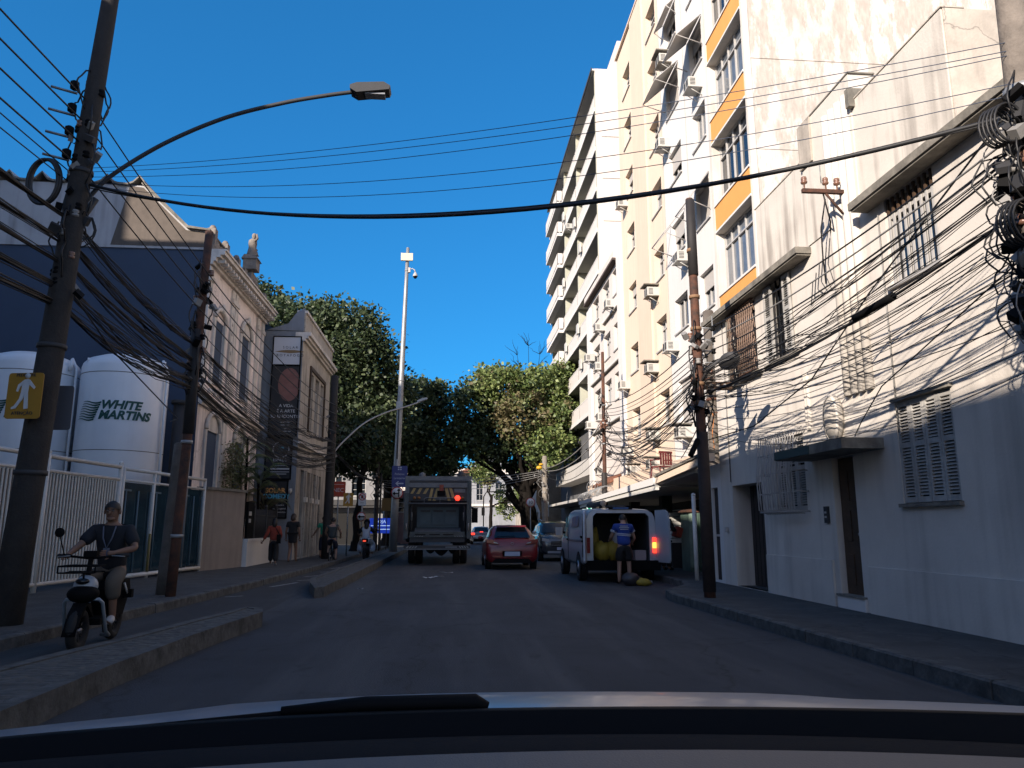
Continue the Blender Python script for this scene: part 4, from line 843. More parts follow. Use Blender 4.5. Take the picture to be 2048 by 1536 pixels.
b.tube([(c.x + .1, c.y - .1, c.z + .58), (c.x + .2, c.y - .16, c.z + .66), (c.x + .14, c.y - .05, c.z + .86)], [.05, .045, .03], PT, 8); b.tube([(c.x - .05, c.y + .12, c.z + .58), (c.x + .05, c.y + .2, c.z + .38), (c.x + .14, c.y + .12, c.z + .3)], [.05, .045, .03], PT, 8)
b.tube([(c.x, c.y, c.z), (c.x + .2, c.y - .02, c.z + .14), (c.x + .2, c.y, c.z + .02)], .06, PT, 8)
tag(b.build('statue'), 'small weathered stone statue on the pink mansion roof pedestal', 'statue')
for (y0, y1, z0, z1) in hu + hd:
    arch = z1 < 5 or y0 > 25
    w = window(PP, y0 + .01, y1 - .01, z0 + .01, z1 - .01, .2, HP, nv=2, gm=mat('curtained_glass', (.55, .62, .62), .25, noise=.2, scale=3), trans=.4, fw=.06, sill=True)
    b = MB(); m_ = M['trim']
    b.box(-7.399, -7.33, y0 - .16, y0 - .002, z0 - .1, z1, m_); b.box(-7.399, -7.33, y1 + .002, y1 + .16, z0 - .1, z1, m_)
    cy = (y0 + y1) / 2; rr = (y1 - y0) / 2
    pts = [(-7.34, cy + (rr + .1) * math.cos(a), z1 + .02 + (.55 if arch else .35) * math.sin(a)) for a in [math.pi * k / 14 for k in range(15)]]
    b.tube(pts, .075, m_, 6)
    if arch: b.prism([(cy + rr * math.cos(math.pi * k / 10), z1 + .5 * math.sin(math.pi * k / 10)) for k in range(11)], -7.399, -7.37, M['trim'], 'x')
    for k in range(5): b.ell((-7.34, y0 - .08 + (y1 - y0 + .16) * k / 4, z0 - .32 + .05 * (k % 2)), (.05, .09, .1), m_, 8, 5)
    b.ell((-7.3, cy, z1 + (.62 if arch else .42)), (.08, .12, .16), m_, 8, 6); b.build('window_surround', w)
for y in (22.5, 24.9, 25.3, 28.2, 28.95): b = MB(); b.box(-7.398, -7.34, y - .16, y + .16, 5.2, 9.15, M['trim']); b.box(-7.395, -7.3, y - .2, y + .2, 8.7, 8.85, M['trim']); b.build('pilaster', HP)
for y in (24.9, 28.6): b = MB(); b.box(-7.398, -7.34, y - .2, y + .2, .9, 4.85, M['trim']); b.build('pilaster', HP)
for k in range(9): b = MB(); b.ell((-7.33, 24.9, 5.7 + k * .33), (.03, .07, .08), M['trim'], 6, 5); b.build('stucco_rosette', HP)

# house with banners
HS = thing('house', 'cream house with tall shuttered windows and dark banners on its side wall', 'house', (-6.5, 33, .15))
PS = PX(-5.9, -1); b = MB()
hs_u = [(31.2, 32.0, 5.3, 7.7), (32.5, 33.3, 5.3, 7.7), (33.8, 34.6, 5.3, 7.7)]; hs_d = [(30.3, 31.0, .2, 3.6), (31.5, 32.3, .2, 3.6), (32.9, 33.7, .2, 3.6), (34.3, 35.0, .2, 3.6)]
wallface(b, PS, 29.4, 36.3, .15, 9.0, hs_u + hs_d, .25, M['creamd']); b.add([(-5.9, 36.3, .15), (-16, 36.3, .15), (-16, 36.3, 9), (-5.9, 36.3, 9), (-5.9, 29.4, 9), (-16, 29.4, 9)], [(0, 1, 2, 3), (3, 2, 5, 4)], M['slab']); b.build('wall', HS)
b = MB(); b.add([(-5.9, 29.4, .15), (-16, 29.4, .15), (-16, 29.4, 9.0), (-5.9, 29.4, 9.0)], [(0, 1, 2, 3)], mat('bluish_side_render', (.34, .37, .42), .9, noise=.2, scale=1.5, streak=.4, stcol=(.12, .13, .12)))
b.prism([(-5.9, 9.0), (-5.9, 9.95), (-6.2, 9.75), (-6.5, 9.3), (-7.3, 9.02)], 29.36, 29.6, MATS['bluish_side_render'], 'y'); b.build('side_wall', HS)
b = MB(); bl = mat('blue_tarp', (.05, .12, .25), .6, noise=.3, scale=3); b.prism([(-6.9, 9.02), (-8.8, 9.02), (-8.8, 9.9), (-8.0, 9.6)], 29.45, 30.2, bl, 'y'); tag(b.build('tarpaulin'), 'blue tarpaulin on the roof between the pink mansion and the banner house', 'tarpaulin')
b = MB()
for x0, z0, z1 in ((-5.8, 8.6, 8.7), (-5.7, 8.7, 8.8), (-5.6, 8.8, 8.95)): b.box(-6.2, x0, 29.35, 36.4, z0 + .001, z1, M['trim'])
b.box(-6.15, -5.85, 29.4, 36.3, 9.0, 9.75, M['creamd']); b.box(-6.2, -5.78, 29.4, 36.35, 9.751, 9.85, M['trim']); b.box(-5.899, -5.8, 29.4, 36.3, 4.55, 4.7, M['trim']); b.build('cornice', HS)
for h in hs_u:
    w = window(PS, h[0] + .01, h[1] - .01, h[2] + .01, h[3] - .01, .2, HS, nv=2, trans=.5, fw=.06)
    shutter(PS, h[0] + .05, (h[0] + h[1]) / 2, h[2] + .02, h[3] - .55, .1, HS, M['frame']); shutter(PS, (h[0] + h[1]) / 2 + .01, h[1] - .05, h[2] + .02, h[3] - .55, .1, HS, M['frame'])
b = MB(); b.box(-5.899, -5.83, 31.05, 31.19, 5.2, 7.8, M['wood']); b.box(-5.899, -5.83, 34.62, 34.76, 5.2, 7.8, M['wood']); b.box(-5.899, -5.83, 31.05, 34.76, 7.801, 7.95, M['wood']); b.build('window_surround', HS)
for k, h in enumerate(hs_d):
    b = MB(); fbox(b, PS, h[0], h[1], h[2], h[3], .2, .24, M['dark'])
    z = .3
    while z < 2.5: fbox(b, PS, h[0] + .03, h[1] - .03, z, z + .08, .14, .19, M['wmetal'] if k % 2 else M['dgrey']); z += .16
    b.build('louvred_door', HS)
for y in (31.25, 32.6, 34.0): b = MB(); b.box(-5.899, -5.84, y - .12, y + .12, .15, 3.6, M['creamd']); b.box(-5.901, -5.78, y - .17, y + .17, 2.35, 2.55, M['trim']); b.build('pilaster', HS)
def banner(lab, x0, x1, z0, z1, m, deco=None, y=29.33, name='banner'):
    t = thing(name, lab, 'banner', ((x0 + x1) / 2, y, z0)); b = MB(); b.box(x0, x1, y - .02, y + .04, z0, z1, m); b.build('panel', t)
    b = MB()
    for q in ((x0 - .04, x0, z0 - .04, z1 + .04), (x1, x1 + .04, z0 - .04, z1 + .04), (x0, x1, z0 - .04, z0), (x0, x1, z1, z1 + .04)): b.box(q[0], q[1], y - .04, y + .05, q[2], q[3], M['black'])
    b.build('frame', t)
    if deco: b = MB(); deco(b, y - .026); b.build('print', t)
    return t
bk = mat('banner_black', (.012, .014, .02), .6); wp = mat('banner_white', (.75, .78, .85), .7); pw = mat('print_white', (.75, .76, .8), .7)
def d1(b, y): text(b, 'S O L A R', .14, mat('print_dark', (.05, .05, .06), .7), FRONT(-6.36, y, 8.3)); text(b, 'B O T A F O G O', .14, MATS['print_dark'], FRONT(-6.36, y, 7.98)); b.prism([(-6.95, 8.13), (-6.7, 8.18), (-6.5, 8.2), (-6.2, 8.2), (-6.0, 8.18), (-5.8, 8.13), (-6.0, 8.1), (-6.36, 8.07), (-6.7, 8.1)], y - .001, y + .005, mat('print_tan', (.3, .2, .1), .7), 'y')
banner('pale square banner with small ornate tan emblem at the top of the side wall', -7.0, -5.98, 7.62, 8.72, wp, d1)
def d2(b, y):
    fl = mat('print_flesh', (.36, .17, .15), .8, noise=.35, scale=2)
    b.lathe([(0, 0), (1, 0)], fl, n=24, axis='y', T=Matrix.Translation((-6.33, y, 6.82)) @ Matrix.Diagonal((.42, 1, .66, 1)))
    for z, s, w in ((5.98, 'A VIDA', .17), (5.77, 'É A ARTE', .17), (5.56, 'DO ENCONTRO', .17)): text(b, s, w, pw, FRONT(-6.4, y, z))
    for z, w in ((5.33, .35), (5.22, .5), (5.08, .15), (4.98, .45)): b.box(-6.4 - w / 2, -6.4 + w / 2, y - .002, y + .004, z, z + .015, pw)
banner('tall black banner with a blurred reddish portrait shape and white slogan', -7.0, -5.98, 4.82, 7.55, bk, d2)
def d3(b, y):
    pts = [(-6.5 + .3 * math.cos(a), y, 4.28 + .3 * math.sin(a)) for a in [R(110 + k * 12) for k in range(26)]]; b.tube(pts, .018, pw, 5)
    g = mat('print_cyan', (.12, .3, .38), .7)
    for i in (0, 1):
        for k in (0, 1): b.box(-6.61 + i * .12, -6.51 + i * .12, y - .002, y + .004, 4.19 + k * .11, 4.28 + k * .11, g)
    text(b, 'ESPAÇO', .15, pw, FRONT(-6.5, y, 3.88))
    for z, w in ((3.66, .5), (3.52, .7), (3.42, .7), (3.34, .5)): b.box(-6.5 - w / 2, -6.5 + w / 2, y - .002, y + .004, z, z + (.05 if z == 3.52 else .02), pw)
banner('black banner with white ring and small blue window emblem, in the middle of the stack', -7.05, -6.12, 3.18, 4.72, bk, d3)
def d4(b, y):
    text(b, 'SOLAR', .24, mat('print_orange', (1.0, .5, .15), .7), FRONT(-6.62, y, 2.72), bold=.01); text(b, 'COMEDY', .24, mat('print_blue', (.15, .6, .85), .7), FRONT(-6.58, y, 2.5), bold=.01)
    for k, s in enumerate(('Confira', 'nossa agenda', 'de eventos')): text(b, s, .1, pw, FRONT(-6.42, y, 2.18 - k * .13))
banner('lowest black banner with orange and blue lettering beside the palms', -7.1, -6.2, 1.72, 3.08, bk, d4)
t = thing('wall_lamp', 'small white wall lamp on the pale strip right of the lowest banner', 'lamp', (-6.05, 29.3, 2.75)); b = MB(); b.box(-.04, .04, -.06, .1, -.06, .06, M['frame']); b.build('bracket', t, world=False); b = MB(); b.ell((0, -.1, -.05), (.07, .07, .1), M['frame'], 10, 8); b.build('shade', t, world=False)

# palms and shrubs in the front garden
def frond(b, base, d, L, m, drop=.5, w=.5):
    n = 12; d = Vector(d).normalized(); up = Vector((0, 0, 1)); q = d.cross(up).normalized(); pts = [Vector(base) + d * L * t * .8 + up * (L * .75 * math.sin(t * 1.6) - drop * L * t * t) for t in [k / n for k in range(n + 1)]]
    b.tube([tuple(p) for p in pts], [.012 * (1 - .7 * k / n) for k in range(n + 1)], m, 4)
    for k in range(1, n + 1):
        for s in (-1, 1):
            for e in (0, .5):
                p = pts[k] if e == 0 else (pts[k] + pts[k - 1]) / 2; l = w * L * (math.sin(math.pi * (k - .3) / (n + .6)) * .6 + .12); tip = p + q * s * l * .9 + d * l * .45 - up * l * .35; f = (d * .022)
                b.add([p - f, p + f, tip], [(0, 1, 2)], m)
for k, (x, y, h, n, lab) in enumerate(((-6.95, 25.6, 3.3, 16, 'feathery palm rising behind the brown wall, nearest the pink mansion window'), (-6.75, 27.2, 3.0, 16, 'bushy palm in front of the dark banners, right of the other palms'), (-7.0, 26.4, 4.2, 12, 'tallest thin palm reaching the cables in front of the pink mansion'), (-6.7, 28.2, 2.2, 14, 'low brownish palm with dry fronds beside the lowest banner'))):
    t = thing('palm', lab, 'palm', (x, y, .15), 0, 'palms in the narrow front garden'); b = MB(); b.tube([(0, 0, 0), (.05, .03, h * .5), (0, 0, h)], [.06, .05, .04], M['bark'], 7); b.build('trunk', t, world=False)
    b = MB()
    for i in range(n):
        a = 2 * math.pi * i / n + random.uniform(-.2, .2); frond(b, (0, 0, h * random.uniform(.75, 1)), (math.cos(a), math.sin(a), 0), random.uniform(.8, 1.25), M['leaf_palm'] if k != 3 else M['leaf_brown'], random.uniform(.3, .8), .4)
    b.build('fronds', t, world=False)
t = thing('shrub', 'rust-brown drooping shrub against the pink mansion wall', 'shrub', (-7.0, 24.9, .15)); b = MB(); b.tube([(0, 0, 0), (0, .05, 3.0)], .03, M['bark'], 6); b.build('stem', t, world=False)
b = MB()
for i in range(900):
    p = Vector((random.gauss(0, .17), random.gauss(0, .2), random.uniform(2.3, 3.9))); a = Vector((random.gauss(0, 1), random.gauss(0, 1), random.gauss(0, 1))).normalized() * .07; c = a.orthogonal().normalized() * .03; b.add([p - c, p + c, p + a], [(0, 1, 2)], M['leaf_brown'])
b.build('foliage', t, world=False)

# houses further along on the left, beyond the trees
def far_house(lab, x0, x1, y0, y1, h, mw, roof=None, cat='house', wins=(), name='house'):
    t = thing(name, lab, cat, ((x0 + x1) / 2, y0, 0)); b = MB(); Pf = PY(y0, 1); wallface(b, Pf, x0, x1, 0, h, list(wins), .2, mw)
    b.add([(x0, y0, 0), (x0, y1, 0), (x0, y1, h), (x0, y0, h), (x1, y0, 0), (x1, y1, 0), (x1, y1, h), (x1, y0, h)], [(0, 1, 2, 3), (4, 5, 6, 7), (3, 2, 6, 7), (1, 2, 6, 5)], mw); b.build('wall', t)
    for q in wins: window(Pf, *q, .18, t, nv=2, nh=3)
    if roof: b = MB(); xm = (x0 + x1) / 2; b.prism([(x0 - .4, h), (xm, h + roof), (x1 + .4, h)], y0 - .4, y1, M['tile'], 'y'); b.build('roof', t)
    return t
t = far_house('shaded grey corner shop with white signboard beyond the left trees', -9.5, -4.9, 56, 70, 6.2, mat('grey_plaster', (.36, .36, .38), .9, noise=.2, scale=2), None, wins=[(-8.9, -7.9, 3.6, 5.0), (-7.2, -6.2, 3.6, 5.0)])
b = MB(); b.box(-9.5, -4.6, 55.2, 56, 2.75, 2.95, M['dgrey']); b.box(-9.5, -4.6, 55.1, 55.2, 2.9, 3.3, M['dgrey']); b.box(-8.8, -5.4, 55.96, 55.99, .1, 2.4, M['dark']); b.build('shop_awning', t)
t = far_house('pale house with sunlit upper wall seen through the left trees', -9, -3.5, 74, 86, 8.2, M['cream'], 1.2, wins=[(-8, -7, 4.6, 6.2), (-6, -5, 4.6, 6.2)])
t = far_house('pinkish low wall house at the road bend left of the lorry', -4.7, -3.0, 64, 78, 4.4, mat('dull_pink', (.38, .26, .26), .9, noise=.2, scale=2), None, wins=[(-4.4, -3.4, 2.6, 3.8)])
t = far_house('white classical building closing the street behind the middle tree', -1.5, 14, 104, 118, 9.2, mat('far_white_render', (.42, .43, .46), .9, noise=.25, scale=1, streak=.4), None, 'building', wins=[(3.55, 4.45, 5.0, 7.4), (6.2, 7.1, 5.0, 7.4), (9.2, 10.1, 5.0, 7.4)], name='building')
b = MB(); b.box(-1.7, 14.2, 103.7, 104, 4.2, 4.5, M['trim']); b.box(-1.7, 14.2, 103.6, 104, 8.6, 9.3, M['trim']); b.prism([(2.6, 9.3), (8.6, 9.3), (8.0, 10.2), (6.6, 10.9), (5.6, 11.2), (4.6, 10.9), (3.2, 10.2)], 103.7, 104.2, MATS['far_white_render'], 'y'); b.build('cornice', t)
b = MB(); b.box(1.5, 4.6, 101.5, 103.6, 8.6, 8.8, M['tile']); b.prism([(1.3, 8.8), (3.0, 9.5), (4.8, 8.8)], 101.3, 103.6, M['tile'], 'y'); b.build('porch_roof', t)
# ================================================================= TREES
def crown(b, clumps, leaf, size, mats, inner=None):
    """leafy twigs: many small leaf pairs spread through lumpy sub-clusters of each clump"""
    for (c, r, n, mi) in clumps:
        c = Vector(c); n = int(n * 1.35); size_ = size; ns = max(8, int(n / 60)); subs = []
        for _ in range(ns):
            d = Vector((random.gauss(0, 1), random.gauss(0, 1), random.gauss(0, 1))).normalized(); rr = random.uniform(.45, 1.0) ** .6
            subs.append((c + Vector((d.x * r[0], d.y * r[1], d.z * r[2])) * rr, random.uniform(.5, 1.0)))
        for sc, sr in subs:
            rad = sr * min(r) * .34 + .12; m = mats[mi] if random.random() > .12 else mats[(mi + 1) % len(mats)]
            for _ in range(int(n / ns)):
                p = sc + Vector((random.gauss(0, 1), random.gauss(0, 1), random.gauss(0, .75))) * rad * .62
                a = Vector((random.gauss(0, 1), random.gauss(0, 1), random.gauss(0, .6) + .2)).normalized(); s_ = size * random.uniform(.6, 1.25); q = a.cross(Vector((random.gauss(0, 1), random.gauss(0, 1), random.gauss(0, 1)))).normalized() * s_ * .36
                a *= s_; o = len(b.v); b.v += [tuple(p), tuple(p + a * .5 + q), tuple(p + a), tuple(p + a * .5 - q)]; b.f.append([o, o + 1, o + 2, o + 3]); b.m.append(b.mi(m)); b.sm.append(False)
def limb(b, p0, p1, r0, r1, wob=.25, n=6, m=None):
    p0 = Vector(p0); p1 = Vector(p1); L = (p1 - p0).length; pts = []
    for k in range(n + 1):
        t = k / n; w = math.sin(math.pi * t) * wob * L * .25; pts.append(p0.lerp(p1, t) + Vector((random.uniform(-w, w), random.uniform(-w, w), random.uniform(-w, w) * .5)))
    b.tube([tuple(p) for p in pts], [r0 + (r1 - r0) * k / n for k in range(n + 1)], m or M['bark'], 7); return pts
def tree(lab, base, tr, th, clumps, mats, size, twigs=10, lean=(0, 0), group='street trees arching over the road', limbs=()):
    t = thing('tree', lab, 'tree', base, 0, group); b = MB(); B = Vector(base); top = B + Vector((lean[0], lean[1], th)); limb(b, B, top, tr, tr * .7, .15)
    b.lathe([(tr * 1.7, 0), (tr * 1.2, .15), (tr, .5)], M['bark'], c=tuple(B), n=10)
    for (c, r, n, mi) in clumps:
        c = Vector(c); s0 = B.lerp(top, random.uniform(.75, 1.0)); pts = limb(b, s0, c, tr * .42, .06, .35, 8)
        for _ in range(twigs): q = pts[random.randint(3, 8)]; d = Vector((random.uniform(-1, 1) * r[0], random.uniform(-1, 1) * r[1], random.uniform(-.6, 1) * r[2])) * .9; limb(b, q, c + d, .045, .012, .4, 5)
    for a, e, r0 in limbs: limb(b, a, e, r0, r0 * .25, .3, 8)
    b.build('trunk', t); k = MB(); crown(k, clumps, None, size, mats); k.build('crown', t, fix=False)
    return t
DK = [M['leaf_dark'], M['leaf_dark']]
random.seed(11)
tree('broad dark tree behind the banner house, its crown rising above the roofs', (-7.8, 42.5, .15), .42, 5.5,
     [((-8.6, 43, 12.6), (2.6, 2.6, 1.9), 5200, 0), ((-6.4, 42.5, 11.9), (2.3, 2.3, 2.3), 4800, 0), ((-4.9, 43, 10.2), (1.9, 2.3, 2.6), 4400, 0), ((-7.6, 41.5, 9.4), (2.6, 2.3, 2.2), 4200, 0), ((-5.2, 42.3, 7.3), (2.2, 2, 1.7), 3600, 0), ((-9.8, 44, 10.6), (2.2, 2.4, 2.4), 3000, 0), ((-5.2, 43, 5.2), (1.8, 1.8, 1.1), 2200, 0), ((-10.6, 43, 8), (2.2, 2.4, 2), 2400, 0), ((-7.8, 42, 6.6), (2, 2, 1.4), 2200, 0)], DK, .26, 7)
tree('darkest tree behind the pink mansion, only its top left edge showing', (-12.4, 44, .15), .4, 6, [((-11.8, 45, 14.2), (1.9, 2.2, 1.7), 2600, 0), ((-12.6, 44, 11.8), (2.6, 2.4, 2.4), 2600, 0)], DK, .27, 5)
tree('leaning dark tree beside the camera pole, thin trunk wrapped in cables', (-4.9, 40.2, .15), .2, 5.2, [((-4.0, 44, 8.4), (1.8, 2.2, 1.8), 3400, 0), ((-5.0, 40.5, 5.9), (1.6, 1.6, 1.1), 2200, 0), ((-6.3, 42, 5.2), (1.5, 1.6, 1.0), 1600, 0)], DK, .24, 8, lean=(.3, .4))
tree('dark tree over the lorry between the camera pole and the middle tree', (-4.2, 52, .15), .38, 5.2, [((-3.0, 52.5, 9.6), (2.6, 2.6, 2.0), 4800, 0), ((-1.7, 52, 7.4), (2.1, 2.4, 1.7), 4000, 0), ((-3.9, 51, 7.0), (2.0, 2.4, 1.6), 3000, 0), ((-1.1, 51, 9.9), (1.3, 1.6, 1.2), 1600, 0), ((-1.2, 52, 5.9), (2.0, 2.0, 1.2), 3000, 0), ((-3.4, 52, 5.3), (1.9, 2.0, 1.1), 2600, 0)], DK, .27, 8)
MID = [M['leaf_bright'], M['leaf_brown'], M['leaf_dark']]
tree('wide fig tree with bright green and dry brown leaves over the right pavement', (5.9, 52, .15), .55, 3.6,
     [((6.0, 49.5, 10.2), (2.3, 2.2, 1.9), 4200, 0), ((3.5, 50, 10.6), (2.2, 2.2, 1.7), 3800, 0), ((1.5, 50.5, 9.4), (1.6, 2, 1.8), 3000, 2), ((4.6, 48.4, 8.6), (1.9, 1.7, 1.6), 3000, 1), ((7.2, 48.6, 8.3), (1.3, 1.7, 1.9), 3200, 0), ((6.3, 48, 6.4), (1.5, 1.6, 1.3), 2600, 0), ((2.6, 51, 7.2), (2.0, 2, 1.6), 3200, 2), ((.8, 51, 7.4), (1.1, 1.5, 1.0), 1200, 2), ((4.6, 51.5, 6.2), (1.6, 1.6, 1.2), 1800, 2), ((7.6, 49.5, 11.2), (1.1, 1.4, 1.3), 1500, 0), ((3.0, 53, 12.0), (1.0, 1, .7), 700, 0)], MID, .26, 9, lean=(-.8, -.8),
     limbs=[((5.2, 51.6, 2.2), (1.2, 50.5, 7.2), .22), ((5.4, 51.4, 1.8), (.2, 51, 8.2), .17), ((5.6, 51.2, 2.0), (3.4, 50, 8.6), .22), ((6.2, 51.3, 1.5), (6.5, 49, 8.4), .25), ((5.3, 52, .3), (4.7, 51.3, 4.2), .45), ((6.5, 52, .3), (6.3, 51.2, 4.2), .4)])
random.seed(5)
t = thing('tree', 'leafless twiggy branches poking out above the fig tree crown', 'tree', (5.0, 51, .15)); b = MB()
for x, y, h in ((5.3, 51, 13.9), (6.1, 51, 13.3), (4.5, 51, 13.2)):
    p = limb(b, (5.2, 51, .15 if x == 5.3 else 8), (x, y, h), .07, .012, .1)
    for k in range(16): q = p[random.randint(3, 6)]; limb(b, q, q + Vector((random.uniform(-.9, .9), random.uniform(-.5, .5), random.uniform(.2, 1.1))), .022, .006, .4, 4)
b.build('branches', t)
tree('sunlit light green street tree hanging in front of the white building', (3.9, 72, .15), .2, 4.2, [((3.4, 72, 6.9), (1.3, 1.2, 1.7), 1800, 0), ((2.2, 73, 9.6), (1.9, 1.4, 1.2), 1500, 0), ((6.0, 74, 4.0), (1.6, 1.2, 1.8), 1300, 0)], [M['leaf_bright'], M['leaf_brown']], .26, 8)

# ================================================================= POLES, LAMPS, WIRES
def smooth(p, n=6):
    p = [Vector(q) for q in p]; p = [p[0] * 2 - p[1]] + p + [p[-1] * 2 - p[-2]]; o = []
    for i in range(1, len(p) - 2):
        for k in range(n):
            t = k / n; o.append(tuple(.5 * ((2 * p[i]) + (p[i + 1] - p[i - 1]) * t + (2 * p[i - 1] - 5 * p[i] + 4 * p[i + 1] - p[i + 2]) * t * t + (3 * p[i] - p[i - 1] - 3 * p[i + 1] + p[i + 2]) * t ** 3)))
    return o + [tuple(p[-2])]
def pole(name, lab, base, top, r0, r1, m, group=None, bands=(), bandm=None, cap=True, cat='utility pole'):
    t = thing(name, lab, cat, base, 0, group); b = MB(); B = Vector(base); T_ = Vector(top); b.tube([tuple(B.lerp(T_, k / 6) - B) for k in range(7)], [r0 + (r1 - r0) * k / 6 for k in range(7)], m, 16); b.build('shaft', t, world=False)
    for z in bands:
        b = MB(); f = (z - B.z) / (T_.z - B.z); p = B.lerp(T_, f) - B; r = r0 + (r1 - r0) * f; b.lathe([(r, -.03), (r + .02, -.03), (r + .02, .03), (r, .03)], bandm or M['galv'], c=tuple(p), n=14); b.build('band', t, world=False)
    if cap: b = MB(); b.ell(tuple(T_ - B), (r1, r1, r1 * .4), m, 12, 6); b.build('cap', t, world=False)
    return t
def clutter(t, base, top, z0, z1, n, spread, seed, m=None, r=.012):
    """loops, clamps and insulators strapped to a pole: part of that pole"""
    rnd = random.Random(seed); B = Vector(base); T_ = Vector(top)
    for grp in range(3):
        b = MB()
        for i in range(n // 3):
            z = rnd.uniform(z0, z1); f = (z - B.z) / (T_.z - B.z); p = B.lerp(T_, f) - B; a = rnd.uniform(0, 6.28); R_ = rnd.uniform(.5, 1) * spread
            if grp == 0:
                pts = [p + Vector((math.cos(a) * (.1 + R_ * math.sin(k / 8 * math.pi)), math.sin(a) * (.1 + R_ * math.sin(k / 8 * math.pi)), (k / 8 - .5) * rnd.uniform(.3, .8))) for k in range(9)]; b.tube([tuple(q) for q in pts], r, m or M['cable'], 5)
            elif grp == 1:
                q = p + Vector((math.cos(a), math.sin(a), 0)) * rnd.uniform(.12, .25); b.cbox(tuple(q), (rnd.uniform(.05, .14), rnd.uniform(.05, .12), rnd.uniform(.05, .16)), rnd.choice([M['black'], M['dgrey'], M['cablel']]), (rnd.random(), rnd.random(), rnd.random()))
            else:
                q = p + Vector((math.cos(a), math.sin(a), 0)) * .12; b.tube([tuple(p), tuple(q)], .015, M['galv'], 5); b.lathe([(.02, -.05), (.05, -.04), (.05, -.01), (.03, 0), (.05, .02), (.045, .05), (0, .06)], rnd.choice([ins, M['cablel'], M['black']]), c=tuple(q), n=8)
        b.build(['cable_loop', 'clamp', 'insulator'][grp], t, world=False)
LP0, LP1 = (-5.55, 10.3, .15), (-5.12, 10.4, 10.6)
t = pole('utility_pole', 'thick leaning concrete pole in the left foreground with the yellow walking-man sign', LP0, LP1, .195, .098, mat('dark_concrete', (.055, .047, .043), .92, noise=.4, scale=5, bump=.3, streak=.4, stcol=(.04, .035, .03)), bands=(3.75, 2.05, 6.3), cap=False, bandm=M['dgrey'])
clutter(t, LP0, LP1, 4.4, 7.9, 60, .22, 3)
b = MB()
for z in (7.55, 7.2, 6.85, 6.5): b.tube([(.05, .1, z - .15), (-.28, .02, z - .1)], .02, M['galv'], 5); b.lathe([(.03, -.08), (.06, -.06), (.06, .04), (.03, .06)], M['black'], c=(.12, -.12, z - .15), n=8)
b.build('insulator_rack', t, world=False)
pts = [(-.12 - .33 * math.sin(a) * .6, -.1, 5.9 + .33 * math.cos(a)) for a in [R(k * 12) for k in range(31)]]; b = MB(); [b.tube([(p[0] + .02 * math.sin(j), p[1] - .03 * j, p[2] + .02 * math.cos(j)) for p in pts], .022, M['cable'], 6) for j in range(4)]; b.build('cable_coil', t, world=False)
# lamp arm of the left pole
t = thing('street_lamp', 'long curved arm with flat LED street light reaching over the road from the left pole', 'street lamp', (-5.3, 10.4, 5.6))
arm = [(-5.32, 10.4, 5.65), (-5.18, 10.5, 6.05), (-4.9, 10.5, 6.38), (-4.24, 10.5, 6.88), (-3.42, 10.5, 7.32), (-2.6, 10.5, 7.6), (-1.95, 10.5, 7.76), (-1.55, 10.5, 7.84)]
b = MB(); b.tube(smooth(arm), .030, M['dgrey'], 10); b.build('arm', t); b = MB(); b.tube([(-5.3, 10.4, 5.5), (-5.1, 10.45, 5.95)], .045, M['dgrey'], 8); b.build('bracket', t)
b = MB(); b.prism([(-1.6, 7.83), (-1.5, 7.77), (-1.02, 7.84), (-1.0, 7.9), (-1.1, 7.96), (-1.5, 7.93), (-1.6, 7.89)], 10.38, 10.62, M['dgrey'], 'y'); b.build('lamp_head', t); b = MB(); b.box(-1.38, -1.08, 10.42, 10.58, 7.775, 7.8, mat('led_lens', (.35, .36, .38), .3), Matrix.Translation((0, 0, 0))); b.build('lens', t)
# yellow pedestrian sign + grey back plate
def walker(b, T, s, m):
    P_ = lambda pts: b.prism([(x * s, y * s) for x, y in pts], -.004, .004, m, 'z', T)
    b.lathe([(0, -.004), (.085 * s, -.004), (.085 * s, .004), (0, .004)], m, n=14, T=T @ Matrix.Translation((.06 * s, .62 * s, 0)))
    P_([(-.02, .5), (.1, .52), (.14, .45), (.12, .1), (-.1, .1), (-.08, .36)]); P_([(.1, .5), (.14, .5), (.34, .26), (.3, .2), (.1, .38)]); P_([(-.02, .5), (-.22, .34), (-.26, .14), (-.2, .12), (-.14, .28), (-.04, .36)])
    P_([(-.1, .1), (.03, .1), (-.02, -.1), (-.22, -.4), (-.36, -.42), (-.36, -.36), (-.28, -.32), (-.14, -.1)]); P_([(.0, .1), (.12, .1), (.17, -.4), (.04, -.42), (.02, -.1)])
yl = mat('sign_yellow', (.50, .26, .02), .6, noise=.12, scale=5)
def plate(name, lab, c, w, h, m, cat='sign', extra=None, post=None, back=None):
    t = thing(name, lab, cat, c); b = MB(); r = .04; poly = []
    for (sx, sy, a0) in ((1, 1, 0), (-1, 1, 90), (-1, -1, 180), (1, -1, 270)):
        for k in range(4): a = R(a0 + k * 30); poly.append((sx * (w / 2 - r) + r * math.cos(a), sy * (h / 2 - r) + r * math.sin(a)))
    b.prism(poly, -.012, .0, m, 'y'); b.build('plate', t, world=False)
    if extra: b = MB(); extra(b); b.build('marking', t, world=False)
    if post: b = MB(); b.tube([(0, .04, post - c[2]), (0, .04, h / 2)], .03, M['galv'], 8); b.build('post', t, world=False)
    return t
def yx(b):
    walker(b, FRONT(0, -.018, 0), .42, mat('sign_white', (.75, .77, .8), .6)); text(b, 'PEDESTRE', .06, M['dgrey'], FRONT(0, -.016, .27)); text(b, 'ATENÇÃO', .06, M['dgrey'], FRONT(0, -.016, -.23))
